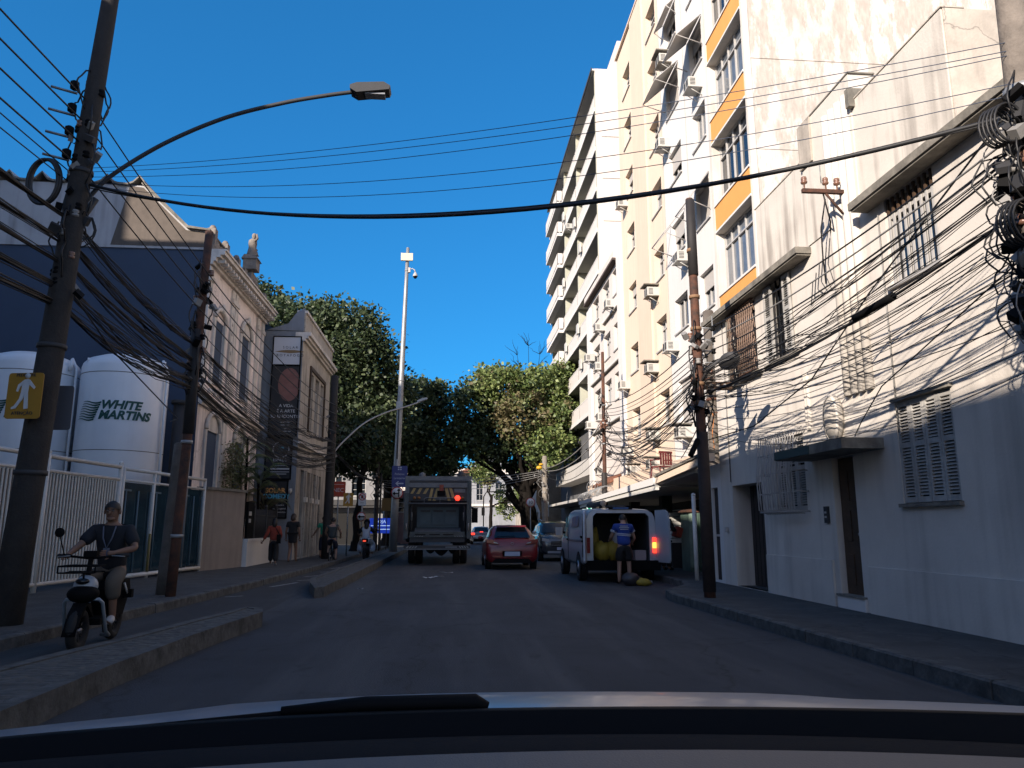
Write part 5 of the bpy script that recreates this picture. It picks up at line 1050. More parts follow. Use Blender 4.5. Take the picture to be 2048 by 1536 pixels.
s = plate('road_sign', 'yellow rectangular sign with white walking figure strapped to the left concrete pole', (-5.5, 10.02, 3.02), .47, .60, yl, extra=yx); s.rotation_euler = (0, 0, R(-8))
s = plate('road_sign', 'blank grey sign back partly hidden behind the yellow walking-man sign', (-5.42, 10.75, 2.98), .34, .62, M['dgrey'] if 0 else mat('sign_back', (.12, .12, .14), .6))
# second pole, rusty with concrete companion
RP0, RP1 = (-4.92, 14.2, .15), (-4.80, 14.35, 7.05)
t = pole('utility_pole', 'dark rusty steel pole on the left pavement in front of the glass gate', RP0, RP1, .09, .075, M['rust'], bands=(2.9, 1.2)); clutter(t, RP0, RP1, 3.9, 6.3, 48, .16, 8)
b = MB(); b.lathe([(.088, 2.9), (.10, 2.9), (.095, 4.9), (.08, 4.9)], M['darkp'], n=14, c=(.055, .07, 0)); b.build('sleeve', t, world=False)
t = pole('utility_pole', 'square grey concrete post directly behind the rusty pole on the left', (-5.2, 14.6, .15), (-5.15, 14.7, 2.9), .12, .10, M['concrete'])
# third left pole
TP0, TP1 = (-4.8, 30.5, .15), (-4.78, 30.5, 7.4)
t = pole('utility_pole', 'dark pole beside the banner house carrying a thick cable bundle', TP0, TP1, .2, .15, M['darkp']); clutter(t, TP0, TP1, 3.6, 6.0, 36, .3, 21)
t = thing('street_lamp', 'thin grey arched lamp arm beside the camera pole in front of the trees', 'street lamp', (-4.7, 30.5, 4.6)); b = MB(); b.tube(smooth([(-4.7, 30.5, 4.3), (-4.35, 31, 4.85), (-3.7, 32, 5.7), (-2.9, 33.2, 6.35), (-2.0, 34.4, 6.85), (-1.5, 35, 7.15)]), .035, M['galv'], 8); b.build('arm', t); b = MB(); b.prism([(-1.62, 7.1), (-1.15, 7.28), (-1.15, 7.34), (-1.4, 7.32), (-1.62, 7.2)], 34.9, 35.15, M['galv'], 'y'); b.build('lamp_head', t)
FP0, FP1 = (-4.05, 42, .15), (-4.0, 42, 6.5)
t = pole('utility_pole', 'slim dark pole wrapped in tangled cables left of the blue direction sign', FP0, FP1, .13, .1, M['darkp']); clutter(t, FP0, FP1, 3.0, 4.3, 45, .5, 31)
t = pole('utility_pole', 'thin dark steel post right of the tangled pole, left of the blue sign', (-3.75, 41, .15), (-3.72, 41, 4.2), .05, .045, M['darkp'])
# camera pole
t = pole('camera_pole', 'very tall slim grey pole with square box and dome camera at its top', (-2.78, 37.9, .2), (-2.44, 37.9, 15.85), .2, .085, M['galv'], bands=(8.7, 3.6, 14.6), cat='camera pole')
b = MB(); b.box(.0, .62 - .0, -.2, -.08, 14.9, 15.3, mat('cream_box', (.75, .68, .55), .6)); b.build('box', t, world=False)
b = MB(); b.box(.38, .5, -.08, .08, 14.3, 14.55, M['frame']); b.tube([(.42, 0, 14.45), (.6, 0, 14.52), (.72, 0, 14.45), (.76, 0, 14.3)], .03, M['frame'], 8); b.lathe([(.03, 14.33), (.09, 14.24), (.13, 14.14), (.13, 14.1)], M['frame'], c=(.76, 0, 0), n=14); b.build('camera_bracket', t, world=False)
b = MB(); b.ell((.76, 0, 14.1), (.11, .11, .13), M['black'], 12, 8); b.build('dome_camera', t, world=False)
b = MB(); b.box(-.02, .3, -.2, -.1, 7.0, 7.4, M['galv']); b.tube([(.12, -.2, 7.0), (.1, -.22, 4.5)], .03, M['dgrey'], 6); b.build('conduit', t, world=False)
def blue(b):
    w = mat('sign_pale', (.45, .5, .65), .6)
    for z in (.14, -.06): text(b, ['Pinheiros', 'Laranjeiras'][z < 0], .15, w, FRONT(0, -.018, z * 1.0 - .02), sx=.85)
    for i in (-1, 1):
        for k in (-1, 1): b.box(i * .055 - .035, i * .055 + .035, -.018, -.013, .4 + k * .05 - .03, .4 + k * .05 + .03, w)
    b.prism([(-.2, 0), (-.06, .12), (-.03, .09), (-.1, .03), (.2, .03), (.2, -.03), (-.1, -.03), (-.03, -.09), (-.06, -.12)], -.004, .004, w, 'z', FRONT(0, -.018, -.34))
plate('road_sign', 'blue direction sign with white left arrow on the camera pole beside the lorry', (-2.52, 37.55, 3.82), .76, 1.05, mat('sign_blue', (.008, .02, .18), .5), extra=blue)
def disc(name, lab, c, r, mk, post=None):
    t = thing(name, lab, 'sign', c); b = MB(); b.lathe([(0, 0), (r, 0), (r, .015), (0, .015)], mat('sign_red', (.45, .02, .02), .6), n=28, axis='y'); b.lathe([(0, -.004), (r * .84, -.004), (r * .84, 0)], mat('sign_white', (.75, .77, .8), .6), n=28, axis='y'); b.build('plate', t, world=False); b = MB(); mk(b); b.build('marking', t, world=False)
    if post: b = MB(); b.tube([(0, .04, post - c[2]), (0, .04, r)], .03, M['galv'], 8); b.build('post', t, world=False)
    return t
def turn(b):
    k = M['black']; T = FRONT(0, -.01, 0)
    b.prism([(.06, -.2), (.12, -.2), (.12, .1), (.19, .1), (.09, .22), (-.01, .1), (.06, .1)], -.003, .003, k, 'z', T); b.prism([(.058, .0), (.058, -.06), (-.1, -.06), (-.1, -.12), (-.22, -.03), (-.1, .06), (-.1, .0)], -.003, .003, k, 'z', T)
disc('road_sign', 'round red-rimmed sign with black left and ahead arrows beside the lorry', (-2.62, 37.5, 3.02), .3, turn)
# signposts on the left pavement
plate('bus_stop_sign', 'orange-red square sign on a thin post left of the yellow sign', (-4.95, 34.0, 3.02), .62, .66, mat('sign_orange', (.50, .06, .02), .6), extra=lambda b: (text(b, 'NEC', .24, mat('sign_white', (.75, .77, .8), .6), FRONT(0, -.016, -.05)), b.box(-.24, .24, -.016, -.013, .2, .215, mat('sign_white', (.75, .77, .8), .6))), post=.15)
plate('road_sign', 'yellow walking-man sign on a thin post between the orange and the no-parking signs', (-4.45, 33.6, 2.55), .42, .58, yl, extra=lambda b: walker(b, FRONT(0, -.018, 0), .4, mat('sign_white', (.75, .77, .8), .6)), post=.15)
def nopark(b):
    rd = MATS['sign_red']; k = M['black']; b.lathe([(.12, 0), (.16, 0), (.16, .004), (.12, .004)], rd, n=24, axis='y', T=Matrix.Translation((0, -.018, .1))); b.cbox((0, -.018, .1), (.035, .006, .28), rd, (0, R(-45), 0)); b.box(-.05, .05, -.016, -.013, .03, .17, k); text(b, 'TÁXI', .07, k, FRONT(0, -.016, -.16))
plate('road_sign', 'white no-parking sign with red crossed circle on the tree trunk', (-3.95, 34.5, 2.6), .34, .56, MATS['sign_white'], extra=nopark, post=.15)
def arr(b): b.prism([(-.16, 0), (-.04, .08), (-.04, .03), (.16, .03), (.16, -.03), (-.04, -.03), (-.04, -.08)], -.003, .003, M['black'], 'z', FRONT(0, -.01, 0))
disc('road_sign', 'round pale sign with black left arrow below the no-parking sign', (-3.96, 34.38, 1.82), .2, arr)
t = thing('shop_sign', 'glowing blue shop sign behind the woman on the motorcycle', 'sign', (-3.9, 43.5, 1.45)); b = MB(); b.box(-.62, .62, 0, .15, -.42, .42, mat('lit_blue', (.01, .03, .3), .5, emit=(.02, .08, .8), estr=.2)); b.build('panel', t, world=False)
b = MB(); lw = mat('lit_white', (.7, .8, 1), .5, emit=(.5, .7, 1), estr=.4); text(b, 'LOJA', .26, lw, FRONT(0, -.01, .22)); b.box(-.55, .55, -.01, -.005, -.02, .02, lw); b.box(-.55, .55, -.01, -.005, -.22, -.18, lw); b.build('lettering', t, world=False); b = MB(); b.box(-.03, .03, .02, .1, -1.3, -.42, M['dgrey']); b.build('post', t, world=False)
t = thing('notice_board', 'plain yellowish board on the left pavement behind the motorcycle', 'sign', (-3.5, 42.5, 2.6)); b = MB(); b.box(-.28, .28, 0, .04, -.35, .35, mat('board_ochre', (.16, .10, .03), .8)); b.build('panel', t, world=False); b = MB(); b.box(-.02, .02, .04, .08, -2.45, -.35, M['dgrey']); b.build('post', t, world=False)
t = thing('wall_sign', 'narrow pale green and white sign high beside the dark pole', 'sign', (-5.2, 33.2, 3.9)); b = MB(); b.box(-.17, .17, 0, .1, .45, .8, M['wmetal']); b.box(-.06, .06, 0, .1, -.9, .45, M['wmetal']); b.build('panel', t, world=False)

# right-hand poles
NP0, NP1 = (4.78, 5.5, .15), (4.70, 5.25, 9.2)
t = pole('utility_pole', 'thick grey concrete pole at the right edge smothered in cable coils', NP0, NP1, .15, .09, mat('right_concrete', (.34, .29, .25), .92, noise=.4, scale=5, bump=.3, streak=.3, stcol=(.09, .08, .07)), bands=(4.95, 4.2), cap=False); clutter(t, NP0, NP1, 2.9, 4.9, 150, .34, 5, None, .008); clutter(t, NP0, NP1, 3.0, 4.9, 75, .3, 6, M['cablel'], .006)
b = MB()
for (zz, rr, sx) in ((4.45, .17, .5), (3.6, .19, .3)):
    for j in range(5): b.tube([(-.18 - sx * .3 + rr * .75 * math.cos(R(a)) + .012 * j, -.12 - .03 * j, zz + rr * math.sin(R(a))) for a in range(0, 361, 20)], .011, M['cable'], 6)
b.build('cable_coil', t, world=False)
b = MB(); b.cbox((-.12, -.15, 3.35), (.22, .2, .35), M['black']); b.cbox((-.15, -.12, 4.35), (.12, .06, .05), mat('yellow_tag', (.6, .5, .1), .7)); b.cbox((-.18, -.18, 3.95), (.16, .12, .12), M['dgrey']); b.cbox((.02, -.17, 4.0), (.16, .14, .3), M['dgrey']); b.build('junction_box', t, world=False)
b = MB(); b.lathe([(.152, 0), (.165, 0), (.16, 3.0), (.145, 3.0)], M['darkp'], n=14); b.build('sleeve', t, world=False)
QP0, QP1 = (4.54, 13.23, .15), (4.53, 13.3, 7.6)
t = pole('utility_pole', 'tall rusty red-brown steel pole on the right kerb in front of the garage', QP0, QP1, .10, .075, M['rust'], bands=(5.62, 6.55, 5.0, 3.6, 3.95), bandm=mat('rust_band', (.3, .17, .09), .8)); clutter(t, QP0, QP1, 3.3, 4.9, 54, .2, 12)
b = MB(); b.lathe([(.085, 5.9), (.094, 5.9), (.086, 7.42), (.078, 7.42)], M['darkp'], n=14, c=(-.005, .05, 0)); b.lathe([(.10, .1), (.112, .1), (.104, 2.9), (.09, 2.9)], mat('dark_rust', (.05, .03, .025), .85, noise=.5, scale=6), n=14); b.build('sleeve', t, world=False)
b = MB()
for k in range(4): z = 4.2 + k * .22; b.tube([(.08, 0, z), (.3, .02, z)], .014, M['galv'], 5); b.lathe([(.025, -.05), (.05, -.03), (.03, 0), (.05, .03), (.02, .05)], M['black'], c=(.3, .02, z), n=10)
b.tube([(.3, .02, 4.1), (.3, .02, 5.1)], .012, M['galv'], 5); b.build('insulator_rack', t, world=False)
b = MB(); b.cbox((.32, .1, 3.78), (.62, .1, .14), M['wood']); [b.ell((.1 + k * .13, .04, 3.78), .035, M['cablel'], 8, 6) for k in range(4)]; b.build('crossarm', t, world=False)
b = MB(); b.tube([(-.12, -.1, 2.75), (-.3, -.2, 2.45)], .05, M['black'], 8); b.build('cable_splice', t, world=False)
t = thing('street_lamp', 'dark oval street lamp on a short arm beside the rusty pole, lens down', 'street lamp', (4.54, 13.2, 4.1))
b = MB(); b.tube([(4.58, 13.2, 4.0), (4.65, 13.0, 4.2), (4.78, 12.75, 4.3)], .03, M['dgrey'], 8); b.build('arm', t); b = MB(); b.ell((0, 0, 0), (.17, .26, .1), M['dgrey'], 14, 8, Matrix.Translation((4.84, 12.5, 4.22)) @ Matrix.Rotation(R(20), 4, 'Y') @ Matrix.Rotation(R(-20), 4, 'X')); b.build('lamp_head', t)
CP0, CP1 = (6.35, 17.6, .15), (6.3, 17.5, 6.6)
t = pole('utility_pole', 'grey concrete pole rising behind the white gate wall next to the plant', CP0, CP1, .16, .13, M['concrete'], bands=(4.4, 4.9), bandm=M['rust']); clutter(t, CP0, CP1, 4.2, 5.6, 30, .3, 77)
DP0, DP1 = (5.82, 28.3, .15), (5.86, 28.3, 8.1)
t = pole('utility_pole', 'slim rusty pole rising above the white canopy in front of the pink block', DP0, DP1, .09, .06, M['rust'], bands=(6.0, 4.5, 3.3, 5.3)); clutter(t, DP0, DP1, 4.0, 6.3, 40, .28, 44)
b = MB(); b.lathe([(.1, 0), (.115, 0), (.11, 3.2), (.095, 3.25)], M['darkp'], n=12); b.build('sleeve', t, world=False)
EP0, EP1 = (4.75, 38, .15), (4.75, 38, 4.9)
t = pole('utility_pole', 'pale weathered concrete pole under the fig tree with a tangle of wires', EP0, EP1, .16, .12, mat('pale_concrete', (.35, .31, .26), .9, noise=.4, scale=5)); clutter(t, EP0, EP1, 2.6, 4.3, 40, .4, 51, M['cablel'], .008)
disc('road_sign', 'small round speed limit sign in front of the fig tree trunk', (4.55, 43, 2.75), .27, lambda b: text(b, '30', .26, M['black'], FRONT(0, -.01, 0)), post=.15)
plate('road_sign', 'pale rectangular parking plate on a post between fig tree and pale pole', (4.95, 39.5, 2.3), .36, .8, mat('sign_pale2', (.42, .46, .5), .6), extra=lambda b: (b.lathe([(.09, 0), (.12, 0), (.12, .003), (.09, .003)], MATS['sign_red'], n=20, axis='y', T=Matrix.Translation((0, -.018, .22))), text(b, 'E', .15, M['black'], FRONT(0, -.017, .22))), post=.15)
t = thing('traffic_light', 'traffic light on a black gantry arm in front of the white classical building', 'traffic light', (3.4, 78, .15)); b = MB(); b.tube([(0, 0, 0), (0, 0, 4.3), (.3, 0, 4.8), (3.2, 0, 4.9)], .06, M['black'], 8); b.build('pole', t, world=False); b = MB(); b.box(2.3, 2.6, -.15, .1, 3.9, 4.7, M['black']); b.box(-.2, .12, -.15, .1, 2.4, 3.2, M['black']); b.build('signal_head', t, world=False)
b = MB(); b.ell((4.35, 36.9, 4.25), (.16, .12, .1), mat('amber', (.7, .4, .02), .5), 10, 6); b.ell((4.45, 37, 4.42), (.12, .1, .06), MATS['amber'], 10, 6); b.tube([(4.35, 36.9, 4.25), (4.7, 38, 4.3)], .02, M['dgrey'], 5); tag(b.build('warning_lamp'), 'small yellow fitting hung on the wires beside the pale concrete pole', 'lamp')

# ---- cables
def sagpts(a, c, sag, n=16):
    a = Vector(a); c = Vector(c); return [tuple(a.lerp(c, k / n) - Vector((0, 0, sag * 4 * (k / n) * (1 - k / n)))) for k in range(n + 1)]
def cable(lab, pts, r=.012, m=None, group=None, seg=5, name='cable'):
    b = MB(); b.tube(pts, r, m or M['cable'], seg); o = b.build(name, fix=False); return tag(o, lab, 'cable', group)
def bundle(lab, a, c, sag, n, spread, r=.011, group=None, seed=0, m2=None, seg=4, npt=16):
    """one tied bundle of telecom cables: the strands twist round each other and are strapped together"""
    rnd = random.Random(seed); b = MB()
    for i in range(n):
        ph = rnd.uniform(0, 6.28); rr = rnd.uniform(.2, 1) * spread; ds = rnd.uniform(-.12, .18) * sag; pts = []
        for k, p in enumerate(sagpts(a, c, sag + ds, npt)): t = ph + k * rnd.uniform(.3, .5); e = .35 + .65 * math.sin(math.pi * k / npt); pts.append((p[0] + rr * math.cos(t) * e, p[1], p[2] + rr * math.sin(t) * e))
        b.tube(pts, r * rnd.uniform(.7, 1.5), (m2 if (m2 and rnd.random() < .3) else M['cable']), seg, caps=False)
    return tag(b.build('cable_bundle', fix=False), lab, 'cable bundle', group)
O4 = ['topmost', 'second', 'third', 'lowest']
BK = (-5.6, -16)   # the pole behind the viewpoint on the left
for k in range(4):
    z = 7.4 - k * .34; z2 = 6.0 - k * .27
    cable('%s of the four bare power wires coming from behind to the left concrete pole' % O4[k], sagpts((BK[0], BK[1], 7.6 - k * .34), (-5.32, 10.35, z), .35, 18), .013, None, 'power wires of the left poles')
    cable('%s of the four power wires between the left concrete pole and the rusty pole' % O4[k], sagpts((-5.3, 10.4, z), (-4.68, 14.3, z2 + .1), .05, 8), .011, None, 'power wires of the left poles')
    cable('%s of the four power wires between the left rusty pole and the banner house pole' % O4[k], sagpts((-4.68, 14.3, z2 + .1), (-4.65, 30.5, 6.2 - .35 * k), .35, 14), .012, None, 'power wires of the left poles')
    cable('%s of the four power wires leading from the banner house pole into the trees' % O4[k], sagpts((-4.65, 30.5, 6.2 - .35 * k), (-4.0, 42, 5.6 - .3 * k), .25, 8), .012, None, 'power wires of the left poles')
for k, (z, s) in enumerate(((6.6, .35), (6.45, .45))): cable('%s of the two thin wires crossing the sky corner towards the left pole' % ['upper', 'lower'][k], sagpts((BK[0] - .3, BK[1], z + .3), (-5.45, 10.35, z - .3), s, 18), .009)
zz = [(5.6, 4.75, 5.1), (5.25, 4.45, 4.85), (4.95, 4.25, 4.6), (4.6, 4.05, 4.45), (4.35, 3.9, 4.3)]
for k, (z0, z1, z2) in enumerate(zz):
    nm = ['topmost', 'second', 'middle', 'fourth', 'lowest'][k]
    bundle('%s thick telecom bundle reaching the left concrete pole from behind' % nm, (BK[0] - .15, BK[1], z0 + .1), (-5.42, 10.3, z0), .30, 17, .13, .008, 'telecom bundles of the left poles', k, M['cablel'] if 0 else mat('cable_brown', (.05, .04, .035), .7))
    bundle('%s telecom bundle between the left concrete pole and the rusty pole' % nm, (-5.35, 10.4, z0), (-4.88, 14.2, z1), .12, 14, .12, .0075, 'telecom bundles of the left poles', 20 + k, MATS['cable_brown'], npt=10)
    bundle('%s telecom bundle from the left rusty pole to the banner house pole' % nm, (-4.85, 14.3, z1), (-4.75, 30.5, z2 - .35), .42 + .05 * k, 10, .13, .008, 'telecom bundles of the left poles', 40 + k, MATS['cable_brown'])
for k in range(7): cable('thin service wire, %s counted upward, between left rusty pole and banner house pole' % ['first','second','third','fourth','fifth','sixth','seventh','eighth','ninth','tenth'][k], sagpts((-4.8, 14.3, 3.7 + .22 * k), (-4.7 + .03 * k, 30.5, 3.55 + .18 * k), .35 + .12 * (k % 3), 14), .008, None, 'service wires on the left')
bundle('dark bundle from the banner house pole to the tangled pole in the trees', (-4.7, 30.5, 4.4), (-4.05, 42, 3.9), .3, 8, .09, .014, None, 61)
bundle('thin bundle continuing from the tangled pole into the distance', (-4.05, 42, 3.8), (-4.2, 62, 4.2), .3, 6, .08, .014, None, 62)
cable('slack service drop hanging from the left concrete pole past the tank', [(-5.3, 10.4, 4.6), (-5.15, 11.5, 4.0), (-5.6, 15, 3.7), (-6.4, 18, 3.85), (-7.4, 20.3, 4.1)], .012)
# cables across the street
b_ = sagpts((-5.22, 10.4, 6.15), (4.72, 5.4, 4.77), .70, 30); cable('thick black cable sagging across the whole street from the left pole to the right pole', b_, .023, None, None, 8)
cable('thinner black cable lashed just above the thick cable that crosses the street', sagpts((-5.22, 10.4, 6.1), (4.72, 5.4, 4.74), .63, 30), .009)
fc = mat('cable_blue_grey', (.05, .07, .12), .6)
for k, (zl, zr, s) in enumerate(((6.42, 5.38, .20), (6.36, 5.30, .22), (6.28, 5.26, .28), (6.20, 5.0, .38), (6.14, 4.9, .48))): cable('%s of the five faint thin wires crossing the street above the thick cable' % ['topmost', 'second', 'middle', 'fourth', 'lowest'][k], sagpts((-5.2, 10.45, zl), (4.70, 5.3, zr), s, 26), .004, fc, 'thin wires across the street')
# right side spans
bk = (4.7, -14)
for k in range(4):
    z = 4.95 - .22 * k
    cable('%s power wire between the near right pole and the rusty right pole' % O4[k], sagpts((4.76, 5.5, 4.75 - .1 * k), (4.84, 13.25, z + .1), .12 + .03 * k, 12), .011, M['cablel'] if k == 1 else None, 'power wires on the right')
    cable('%s power wire between the rusty right pole and the slim pole over the canopy' % O4[k], sagpts((4.84, 13.25, z + .1), (5.9, 28.3, 6.1 - .25 * k), .35, 14), .012, None, 'power wires on the right')
    cable('%s power wire overhead from behind to the near right pole' % O4[k], sagpts((bk[0], bk[1], 6.8 - .2 * k), (4.76, 5.5, 4.8 - .12 * k), .4, 12), .011, None, 'power wires on the right')
rb = [(4.5, 3.9, .14, 7), (4.25, 3.8, .2, 6), (4.0, 3.75, .22, 6), (3.75, 3.6, .25, 5), (3.5, 3.45, .28, 5)]
for k, (z0, z1, s, n) in enumerate(rb):
    nm = ['topmost', 'second', 'middle', 'fourth', 'lowest'][k]
    bundle('%s cable bundle from the near right pole to the rusty right pole' % nm, (4.76, 5.5, z0), (4.6, 13.2, z1 + .25), s, n, .11, .0052, 'telecom bundles on the right', 80 + k, M['cablel'])
    bundle('%s cable bundle from the rusty right pole to the slim canopy pole' % nm, (4.6, 13.2, z1 + .25), (5.84, 28.3, 5.0 - .22 * k), .45 + .05 * k, max(3, n - 3), .05, .011, 'telecom bundles on the right', 90 + k)
for k in range(10): cable('thin slack wire across the cream house front, %s counted down at the near right pole' % ['first','second','third','fourth','fifth','sixth','seventh','eighth','ninth','tenth'][k], sagpts((4.77, 5.5, 4.1 - .16 * k), (4.62 + .04 * (k % 4), 13.3, 3.95 - .1 * k), .2 + .07 * ((k * 7) % 5), 14), .0045, M['cablel'] if k % 3 == 1 else None, 'thin wires across the cream house')
for k in range(8): cable('thin crossing wire, %s counted down at the rusty right pole, towards the canopy pole' % ['first','second','third','fourth','fifth','sixth','seventh','eighth','ninth','tenth'][k], sagpts((4.6, 13.3, 4.5 - .13 * k), (5.85, 28.3, 5.7 - .3 * ((k * 3) % 8)), .3 + .1 * ((k * 5) % 4), 14), .007, None, 'thin wires over the canopy')
for k, (a, c, s) in enumerate((((5.84, 28.3, 5.6), (6.95, 24.0, 3.1), .3), ((5.84, 28.3, 4.9), (6.95, 25.6, 2.9), .5), ((5.84, 28.3, 4.7), (6.95, 22.6, 3.3), .4), ((4.6, 13.3, 4.2), (6.95, 21.0, 3.2), .5), ((6.3, 17.5, 4.6), (6.95, 24.4, 3.0), .4))): cable('slack lead dropping to the peach block front, %s' % ['steepest one', 'double-sagging one', 'long one past the lowest window', 'one from the rusty pole', 'one from the concrete pole'][k], sagpts(a, c, s, 10), .013)
bundle('black splice-thickened bundle in front of the cream house', (4.76, 5.5, 3.98), (4.6, 13.2, 3.75), .16, 5, .03, .010, None, 130)
b = MB(); b.tube(sagpts((4.72, 7.4, 3.80), (4.70, 8.15, 3.76), .0, 4), .045, M['black'], 8); tag(b.build('cable_splice'), 'fat black splice sleeve on the cables near the shuttered window', 'cable splice')
for k in range(4): cable('pale %s insulated wire curving from the slim canopy pole down to the pale pole' % ['first', 'second', 'third', 'fourth'][k], sagpts((5.8, 28.3, 5.3 - .35 * k), (4.8, 38, 4.3 - .12 * k), .35 + .1 * k, 12), .022 if k < 2 else .014, M['cablel'] if k < 2 else None, 'wires to the pale pole')
bundle('dark bundle between the canopy pole and the shaded block', (5.8, 28.3, 4.2), (7.4, 39, 4.4), .3, 6, .08, .014, None, 141)
for k in range(4): cable('%s wire spanning the street under the fig tree from the pale pole' % O4[k], sagpts((4.75, 38, 4.2 - .08 * k), (-4.0, 42, 3.9 - .1 * k), .25 + .08 * k, 14), .012, M['cablel'], 'wires across under the fig tree')
for k in range(3): cable('service wire %s drooping from the cream house corner to the rusty pole' % ['highest,', 'middle,', 'lowest,'][k], sagpts((5.97, 8.5 - .9 * k, 5.3 - .9 * k), (4.62, 13.2, 4.1 - .2 * k), .25, 10), .007)
cable('long slack wire rising steeply from the rusty pole over the cream house wall', [(4.62, 13.2, 2.9), (5.0, 12.0, 3.0), (5.3, 10.5, 3.5), (5.3, 8.8, 4.3), (4.78, 5.6, 4.9)], .011)
cable('slack wire looping low under the oval medallion', [(5.95, 10.6, 2.68), (5.5, 9.6, 2.75), (5.1, 8.4, 3.0), (4.78, 5.6, 3.6)], .008)
# ================================================================= VEHICLES
def carpaint(n, c, rough=.25): return mat(n, c, rough, coat=.8, spec=.5)
redp = mat('red_car_paint', (.20, .009, .014), .34, coat=.25); greyp = carpaint('grey_car_paint', (.035, .04, .05)); whitep = carpaint('white_car_paint', (.62, .65, .70), .3); vanp = mat('van_white', (.50, .55, .62), .35, coat=.3, noise=.05, scale=2); silverp = carpaint('silver_paint', (.3, .33, .38))
cg = mat('car_glass', (.008, .010, .014), .12, spec=.5); lampr = mat('tail_lens_red', (.25, .01, .01), .2, coat=.5); lampl = mat('lamp_clear', (.4, .42, .45), .15); rim = mat('alloy', (.35, .35, .37), .35, metal=.7)
brake = mat('brake_light_lit', (.8, .05, .03), .3, emit=(1, .04, .02), estr=1.6); ind = mat('indicator_lit', (.9, .5, .1), .3, emit=(1, .45, .05), estr=1.8); ref_l = mat('plate_white', (.45, .5, .65), .5)
def wheel(par, x, y, r, w, world=False, spokes=5, side=1):
    b = MB(); b.lathe([(r * .62, -w / 2), (r * .9, -w / 2), (r, -w / 2 + .03), (r, w / 2 - .03), (r * .9, w / 2), (r * .62, w / 2)], M['rubber'], c=(x, y, r), n=26, axis='x'); o = b.build('wheel', par, world=world)
    b = MB(); xo = x + side * (w / 2 - .02); b.lathe([(r * .63, -.02), (r * .63, .02), (r * .56, .015), (r * .5, -.04)], rim, c=(xo, y, r), n=22, axis='x')
    b.lathe([(0, .0), (r * .18, 0), (r * .18, -.03), (0, -.03)], rim, c=(xo, y, r), n=12, axis='x')
    for k in range(spokes): a = 2 * math.pi * k / spokes; b.cbox((xo - side * .01, y + math.cos(a) * r * .34, r + math.sin(a) * r * .34), (.03, r * .5, r * .14), rim, (a, 0, 0))
    b.lathe([(0, -.05 * side), (r * .55, -.05 * side)], M['black'], c=(xo, y, r), n=18, axis='x'); ri = b.build('rim', o, world=False); return o
def loftcar(name, lab, cat, loc, rotz, stations, paint, Rw, wy, track, parts, group=None):
    """stations: (y, halfwidth, zbottom, zbelt, roofz or None, half roof width). rear of the car is at y=0, front towards +y"""
    t = thing(name, lab, cat, loc, rotz, group); b = MB(); rings = []
    for (y, w, zb, zt, zr, rw) in stations:
        if zr is None: top = [(w * .86, zt + .012), (w * .6, zt + .03), (w * .3, zt + .04), (0, zt + .045)]
        else: top = [(w * .90 - .02, zt + .03), (rw + (w * .9 - rw) * .25, zt + (zr - zt) * .72), (rw * .9, zr - .03), (0, zr)]
        if zr is not None: half = [(0, zb), (w * .82, zb), (w * .97, zb + .10), (w, (zb + zt) * .5), (w * .985, zt - .08), (w * .93, zt)] + top
        else: half = [(0, zb), (w * .82, zb), (w * .97, zb + .10), (w, (zb + zt) * .5), (w * .985, zt - .08), (w * .93, zt)] + top
        ring = [(x, y, z) for x, z in half] + [(-x, y, z) for x, z in reversed(half[1:-1])]; rings.append(ring)
    n = len(rings[0]); vs = [p for r in rings for p in r]; fs = []
    for i in range(len(rings) - 1):
        for j in range(n): q = (j + 1) % n; fs.append((i * n + j, i * n + q, (i + 1) * n + q, (i + 1) * n + j))
    fs += [tuple(range(n)), tuple(reversed(range((len(rings) - 1) * n, len(rings) * n)))]
    b.add(vs, fs, paint, True); body = b.build('body', t, world=False); bv = body.modifiers.new('smooth_edges', 'BEVEL'); bv.width = .018; bv.segments = 2; bv.limit_method = 'ANGLE'; bv.angle_limit = R(28)
    # side glass
    for s in (-1, 1):
        b = MB()
        for i in range(len(rings) - 1):
            if stations[i][4] is None or stations[i + 1][4] is None: continue
            A = [Vector(rings[i][k]) for k in (6, 7)]; B_ = [Vector(rings[i + 1][k]) for k in (6, 7)]; o = Vector((.012 * s, 0, .0))
            q = []
            for P0, P1, e in ((A[0], A[1], .08), (B_[0], B_[1], .92)):
                for f in (.1, .97): v = P0.lerp(P1, f); q.append(v)
            cen = sum(q, Vector()) / 4; q = [cen + (v - cen) * .9 for v in q]; q = [Vector((v.x * s, v.y, v.z)) + o for v in q]; b.add([tuple(v) for v in q], [(0, 1, 3, 2)], cg)
        b.build('side_window', t, world=False)
    for (y, x) in ((wy[0], track), (wy[1], track)):
        for s in (-1, 1):
            k = MB(); k.lathe([(0, 0), (Rw * 1.14, 0), (Rw * 1.14, .012), (0, .012)], M['black'], c=(s * (track + .085) - .006, y, Rw + .02), n=24, axis='x'); k.build('wheel_arch', t, world=False); wheel(t, s * x, y, Rw, .2, side=s)
    return t
def quadglass(t, pts, m=None, name='rear_window', off=(0, -.012, .008)): b = MB(); b.add([tuple(Vector(p) + Vector(off)) for p in pts], [(0, 1, 2, 3)], m or cg); return b.build(name, t, world=False)
def mirror(t, s, x, y, z, m):
    b = MB(); b.ell((s * (x + .1), y, z), (.09, .05, .065), m, 10, 6); b.tube([(s * x, y + .02, z - .03), (s * (x + .08), y, z)], .02, M['black'], 6); b.build('mirror', t, world=False)
def emblem(t, y, z, m=None):
    b = MB(); pts = [(.05 * math.cos(a), y, z + .03 * math.sin(a)) for a in [k * math.pi / 8 for k in range(17)]]; b.tube(pts, .008, m or rim, 5); b.build('emblem', t, world=False)
